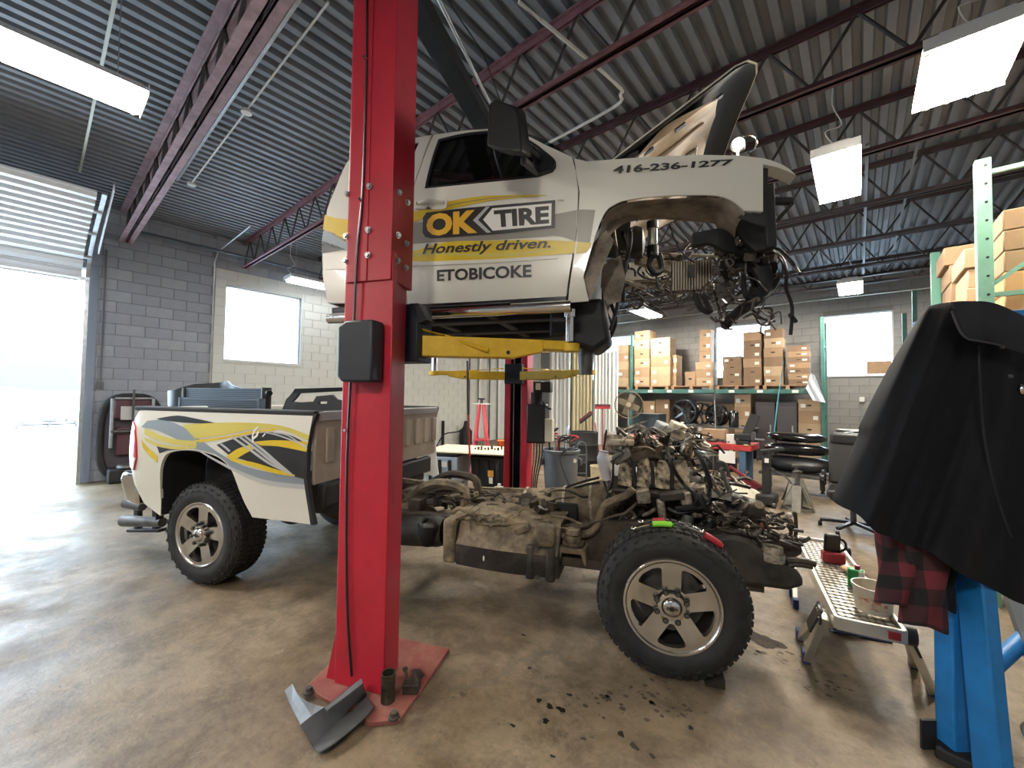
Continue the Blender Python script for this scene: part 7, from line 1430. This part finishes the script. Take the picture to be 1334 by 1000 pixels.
# jacket: draped surface between a shoulder line and a hem, both given where they hang
DJ = 1.62
def JP(x, y, d=DJ): r_ = ray(x, y); return C0+r_*(d/r_.dot(cf))
top_l = [(1190, 424), (1206, 402), (1225, 395), (1245, 394), (1270, 395), (1292, 397), (1315, 408), (1345, 425), (1400, 460)]
hem_l = [(1083, 650), (1112, 668), (1140, 690), (1165, 704), (1195, 712), (1235, 735), (1285, 765), (1340, 787), (1420, 800)]
tl_ = smooth_pts([Vector((*p, 0)) for p in top_l], 8); hl_ = smooth_pts([Vector((*p, 0)) for p in hem_l], 8)
def lerpl(l, s_): i = s_*(len(l)-1); k = min(int(i), len(l)-2); return l[k].lerp(l[k+1], i-k)
def jack(s_, t, back=0.):
    a, b = lerpl(tl_, s_), lerpl(hl_, s_); p = a.lerp(b, t); bow = -26*math.sin(PI*t)*max(0, 1-s_*2.2)*(1 if t < .6 else .6)
    fold = (.042*math.sin(s_*15+1.6*t)+.018*math.sin(s_*31+4*t)+.004*math.sin(s_*70+9*t))*(.3+.7*t)+.012*math.sin(5*t+9*s_)
    edge = .30*(1-min(1, s_/.16))**2+.12*(1-t)**5
    return JP(p.x+bow*.35, p.y+2*math.sin(s_*31)*t, DJ+fold+edge+.06*s_+back*(.03+.25*math.sin(PI*min(1, t*1.2+.05))))
m = MB(); m.grid(lambda s_, t: jack(s_, t), 72, 34); m.grid(lambda s_, t: jack(s_, t, 1.), 72, 34); k1, k2 = 73, 73*35
for i in range(72): m.f += [(i, i+1, k2+i+1, k2+i), (34*k1+i, k2+34*k1+i, k2+34*k1+i+1, 34*k1+i+1)]
for j in range(34): m.f += [(j*k1, k2+j*k1, k2+(j+1)*k1, (j+1)*k1), (j*k1+72, (j+1)*k1+72, k2+(j+1)*k1+72, k2+j*k1+72)]
m.build('body', CLOTHK, jk, sm=70)
def coll(s_, t):
    u = smooth_pts([Vector((*p, 0)) for p in ((1238, 393), (1262, 392), (1300, 396), (1360, 425))], 5); l = smooth_pts([Vector((*p, 0)) for p in ((1240, 405), (1258, 440), (1300, 449), (1370, 470))], 5)
    p = lerpl(u, s_).lerp(lerpl(l, s_), t); return JP(p.x, p.y, DJ-.045-.02*math.sin(PI*t)+.01*math.sin(s_*14)+.06*s_)
MB().grid(coll, 24, 8).build('collar', mat('collar_black', (.013, .014, .018), .85, var=.2), jk, sm=70)
tubep('collar_edge', [JP(x, y, DJ-.055+.05*i/4) for i, (x, y) in enumerate(((1240, 406), (1250, 430), (1260, 441), (1275, 444), (1300, 449), (1345, 462)))], .004, mat('edge_grey', (.06, .055, .06), .7), jk)
tubep('front_seam', [JP(x, y, DJ-.03) for x, y in ((1275, 450), (1278, 520), (1284, 580), (1300, 650), (1318, 700))], .0035, MATS['collar_black'], jk)
for x, y in ((1304, 452), (1315, 490)): q = JP(x, y, DJ-.05); MB().cyl(q, q-cf*.008, .007, 10).build('snap', DSTL, jk)
q = JP(1331, 507, DJ-.03); MB().ell(q, (.012, .012, .02), 10, 8).build('zip_pull', CHR, jk, sm=60)
# plaid shirt
def plaid():
    m = bpy.data.materials.new('plaid_red'); m.use_nodes = True; N = m.node_tree.nodes; L = m.node_tree.links; b = N['Principled BSDF']; b.inputs['Roughness'].default_value = .9
    tc = N.new('ShaderNodeTexCoord'); sp_ = N.new('ShaderNodeSeparateXYZ'); L.new(tc.outputs['UV'], sp_.inputs[0]); outs = []
    for k, sc in (('X', 3.), ('Y', 2.6)):
        mu = N.new('ShaderNodeMath'); mu.operation = 'MULTIPLY'; mu.inputs[1].default_value = sc; L.new(sp_.outputs[k], mu.inputs[0]); fr_ = N.new('ShaderNodeMath'); fr_.operation = 'FRACT'; L.new(mu.outputs[0], fr_.inputs[0])
        g = N.new('ShaderNodeMath'); g.operation = 'GREATER_THAN'; g.inputs[1].default_value = .5; L.new(fr_.outputs[0], g.inputs[0]); outs.append(g.outputs[0])
    ad = N.new('ShaderNodeMath'); ad.operation = 'ADD'; L.new(outs[0], ad.inputs[0]); L.new(outs[1], ad.inputs[1]); hf = N.new('ShaderNodeMath'); hf.operation = 'MULTIPLY'; hf.inputs[1].default_value = .5; L.new(ad.outputs[0], hf.inputs[0])
    r_ = N.new('ShaderNodeValToRGB'); r_.color_ramp.interpolation = 'CONSTANT'; e = r_.color_ramp.elements; e[0].color = (.115, .012, .02, 1); e[1].position = .3; e[1].color = (.035, .007, .010, 1); e.new(.8).color = (.004, .0035, .004, 1)
    L.new(hf.outputs[0], r_.inputs[0]); L.new(r_.outputs[0], b.inputs['Base Color']); return m
PLA = plaid(); shp = thing('plaid_shirt', 'red and black plaid flannel sleeve hanging below the jacket', 'shirt', (*JP(1190, 760, 1.75).xy, 1.0))
def uvgrid(nm, fn, nu, nv, mm, par):
    o = MB().grid(fn, nu, nv).build(nm, mm, par, sm=70); uv = o.data.uv_layers.new(name='UVMap')
    for lp in o.data.loops: i = lp.vertex_index; uv.data[lp.index].uv = ((i % (nu+1))/nu, (i//(nu+1))/nv)
    return o
def sleeve(cx0, cx1, y0, y1, w0, w1, d):
    def fn(s_, t):
        a = 2*PI*s_; x = cx0+(cx1-cx0)*t; w = w0+(w1-w0)*t; q = JP(x+w*math.cos(a), y0+(y1-y0)*t+6*math.sin(a*2+t*3)*t, d); return q+cf*(.06*math.sin(a)+.012*math.sin(3*a+6*t))
    return fn
uvgrid('sleeve', sleeve(1172, 1168, 690, 785, 26, 22, 1.78), 24, 20, PLA, shp); uvgrid('sleeve', sleeve(1205, 1202, 690, 812, 30, 24, 1.74), 24, 20, PLA, shp)
uvgrid('dark_lining', sleeve(1224, 1216, 700, 786, 24, 20, 1.80), 24, 12, CLOTHK, shp)
q = PZ(1334, 975); t = thing('paint_can', 'grey can lying at the hoist foot', 'can', (q.x, q.y, 0)); MB().lathe([(.0, 0), (.06, 0), (.062, .16), (.055, .165), (0, .165)], (q.x+.05, q.y+.02, .063), (.6, .8, 0), 20).build('body', STL, t, sm=40); MB().torus((q.x+.05, q.y+.02, .063), .06, .004, (.6, .8, 0), 20, 6).build('rim', STL, t, sm=60)

# ================================================================ OIL AND WATER ON THE FLOOR
OIL = mat('oil_stain', (.018, .014, .010), .35); WET = mat('wet_patch', (.055, .05, .045), .08, scale=12, col2=(.10, .075, .055)); SOAK = mat('soaked_dirt', (.055, .043, .031), .8, scale=14, col2=(.11, .088, .062))
def stain(x, y, r_, mm, label, sq=.8, seed=0, cat='stain', z=.0015):
    q = random.Random(seed*7+int(x)); c = PZ(x, y); n = 28; ph = [q.uniform(0, 6.28) for _ in range(4)]
    P = []
    for i in range(n):
        a = 2*PI*i/n; k = 1+.22*math.sin(2*a+ph[0])+.14*math.sin(3*a+ph[1])+.10*math.sin(5*a+ph[2])+.06*math.sin(9*a+ph[3]); P.append((c.x+r_*k*math.cos(a), c.y+r_*sq*k*math.sin(a), z))
    return MB().add(P+[(c.x, c.y, z)], [(i, (i+1) % n, n) for i in range(n)]).build('oil_stain' if cat == 'stain' else 'puddle', mm, label=label, cat=cat, group=label)
for k, (x, y, r_) in enumerate(((702, 912, .016), (716, 920, .02), (731, 924, .022), (711, 939, .018), (809, 956, .018), (682, 827, .016), (826, 972, .02), (760, 962, .012), (900, 948, .014), (690, 870, .012), (742, 905, .014), (668, 945, .012), (850, 985, .014), (720, 985, .011))):
    stain(x, y, r_, OIL, 'small dark oil drip spotting the floor before the front wheel', seed=k)
q = random.Random(77); m = MB()
for k in range(90):
    cx_, cy_ = ((784, 916), (842, 906), (880, 925), (1010, 850), (1080, 890))[k % 5]; c = PZ(cx_+q.gauss(0, 16), cy_+q.gauss(0, 8)); r_ = q.uniform(.004, .018); n = 9
    m.add([(c.x+r_*(1+.3*math.sin(3*i+k))*math.cos(2*PI*i/n), c.y+r_*.8*math.sin(2*PI*i/n), .0015) for i in range(n)], [tuple(range(n))])
m.build('footprint_dirt', SOAK, kind='stuff', label='dirty footprint specks beside the front wheel and platform', cat='dirt')
stain(990, 832, .12, WET, 'wet reflective puddle between front wheel and platform', .7, 3, 'puddle');
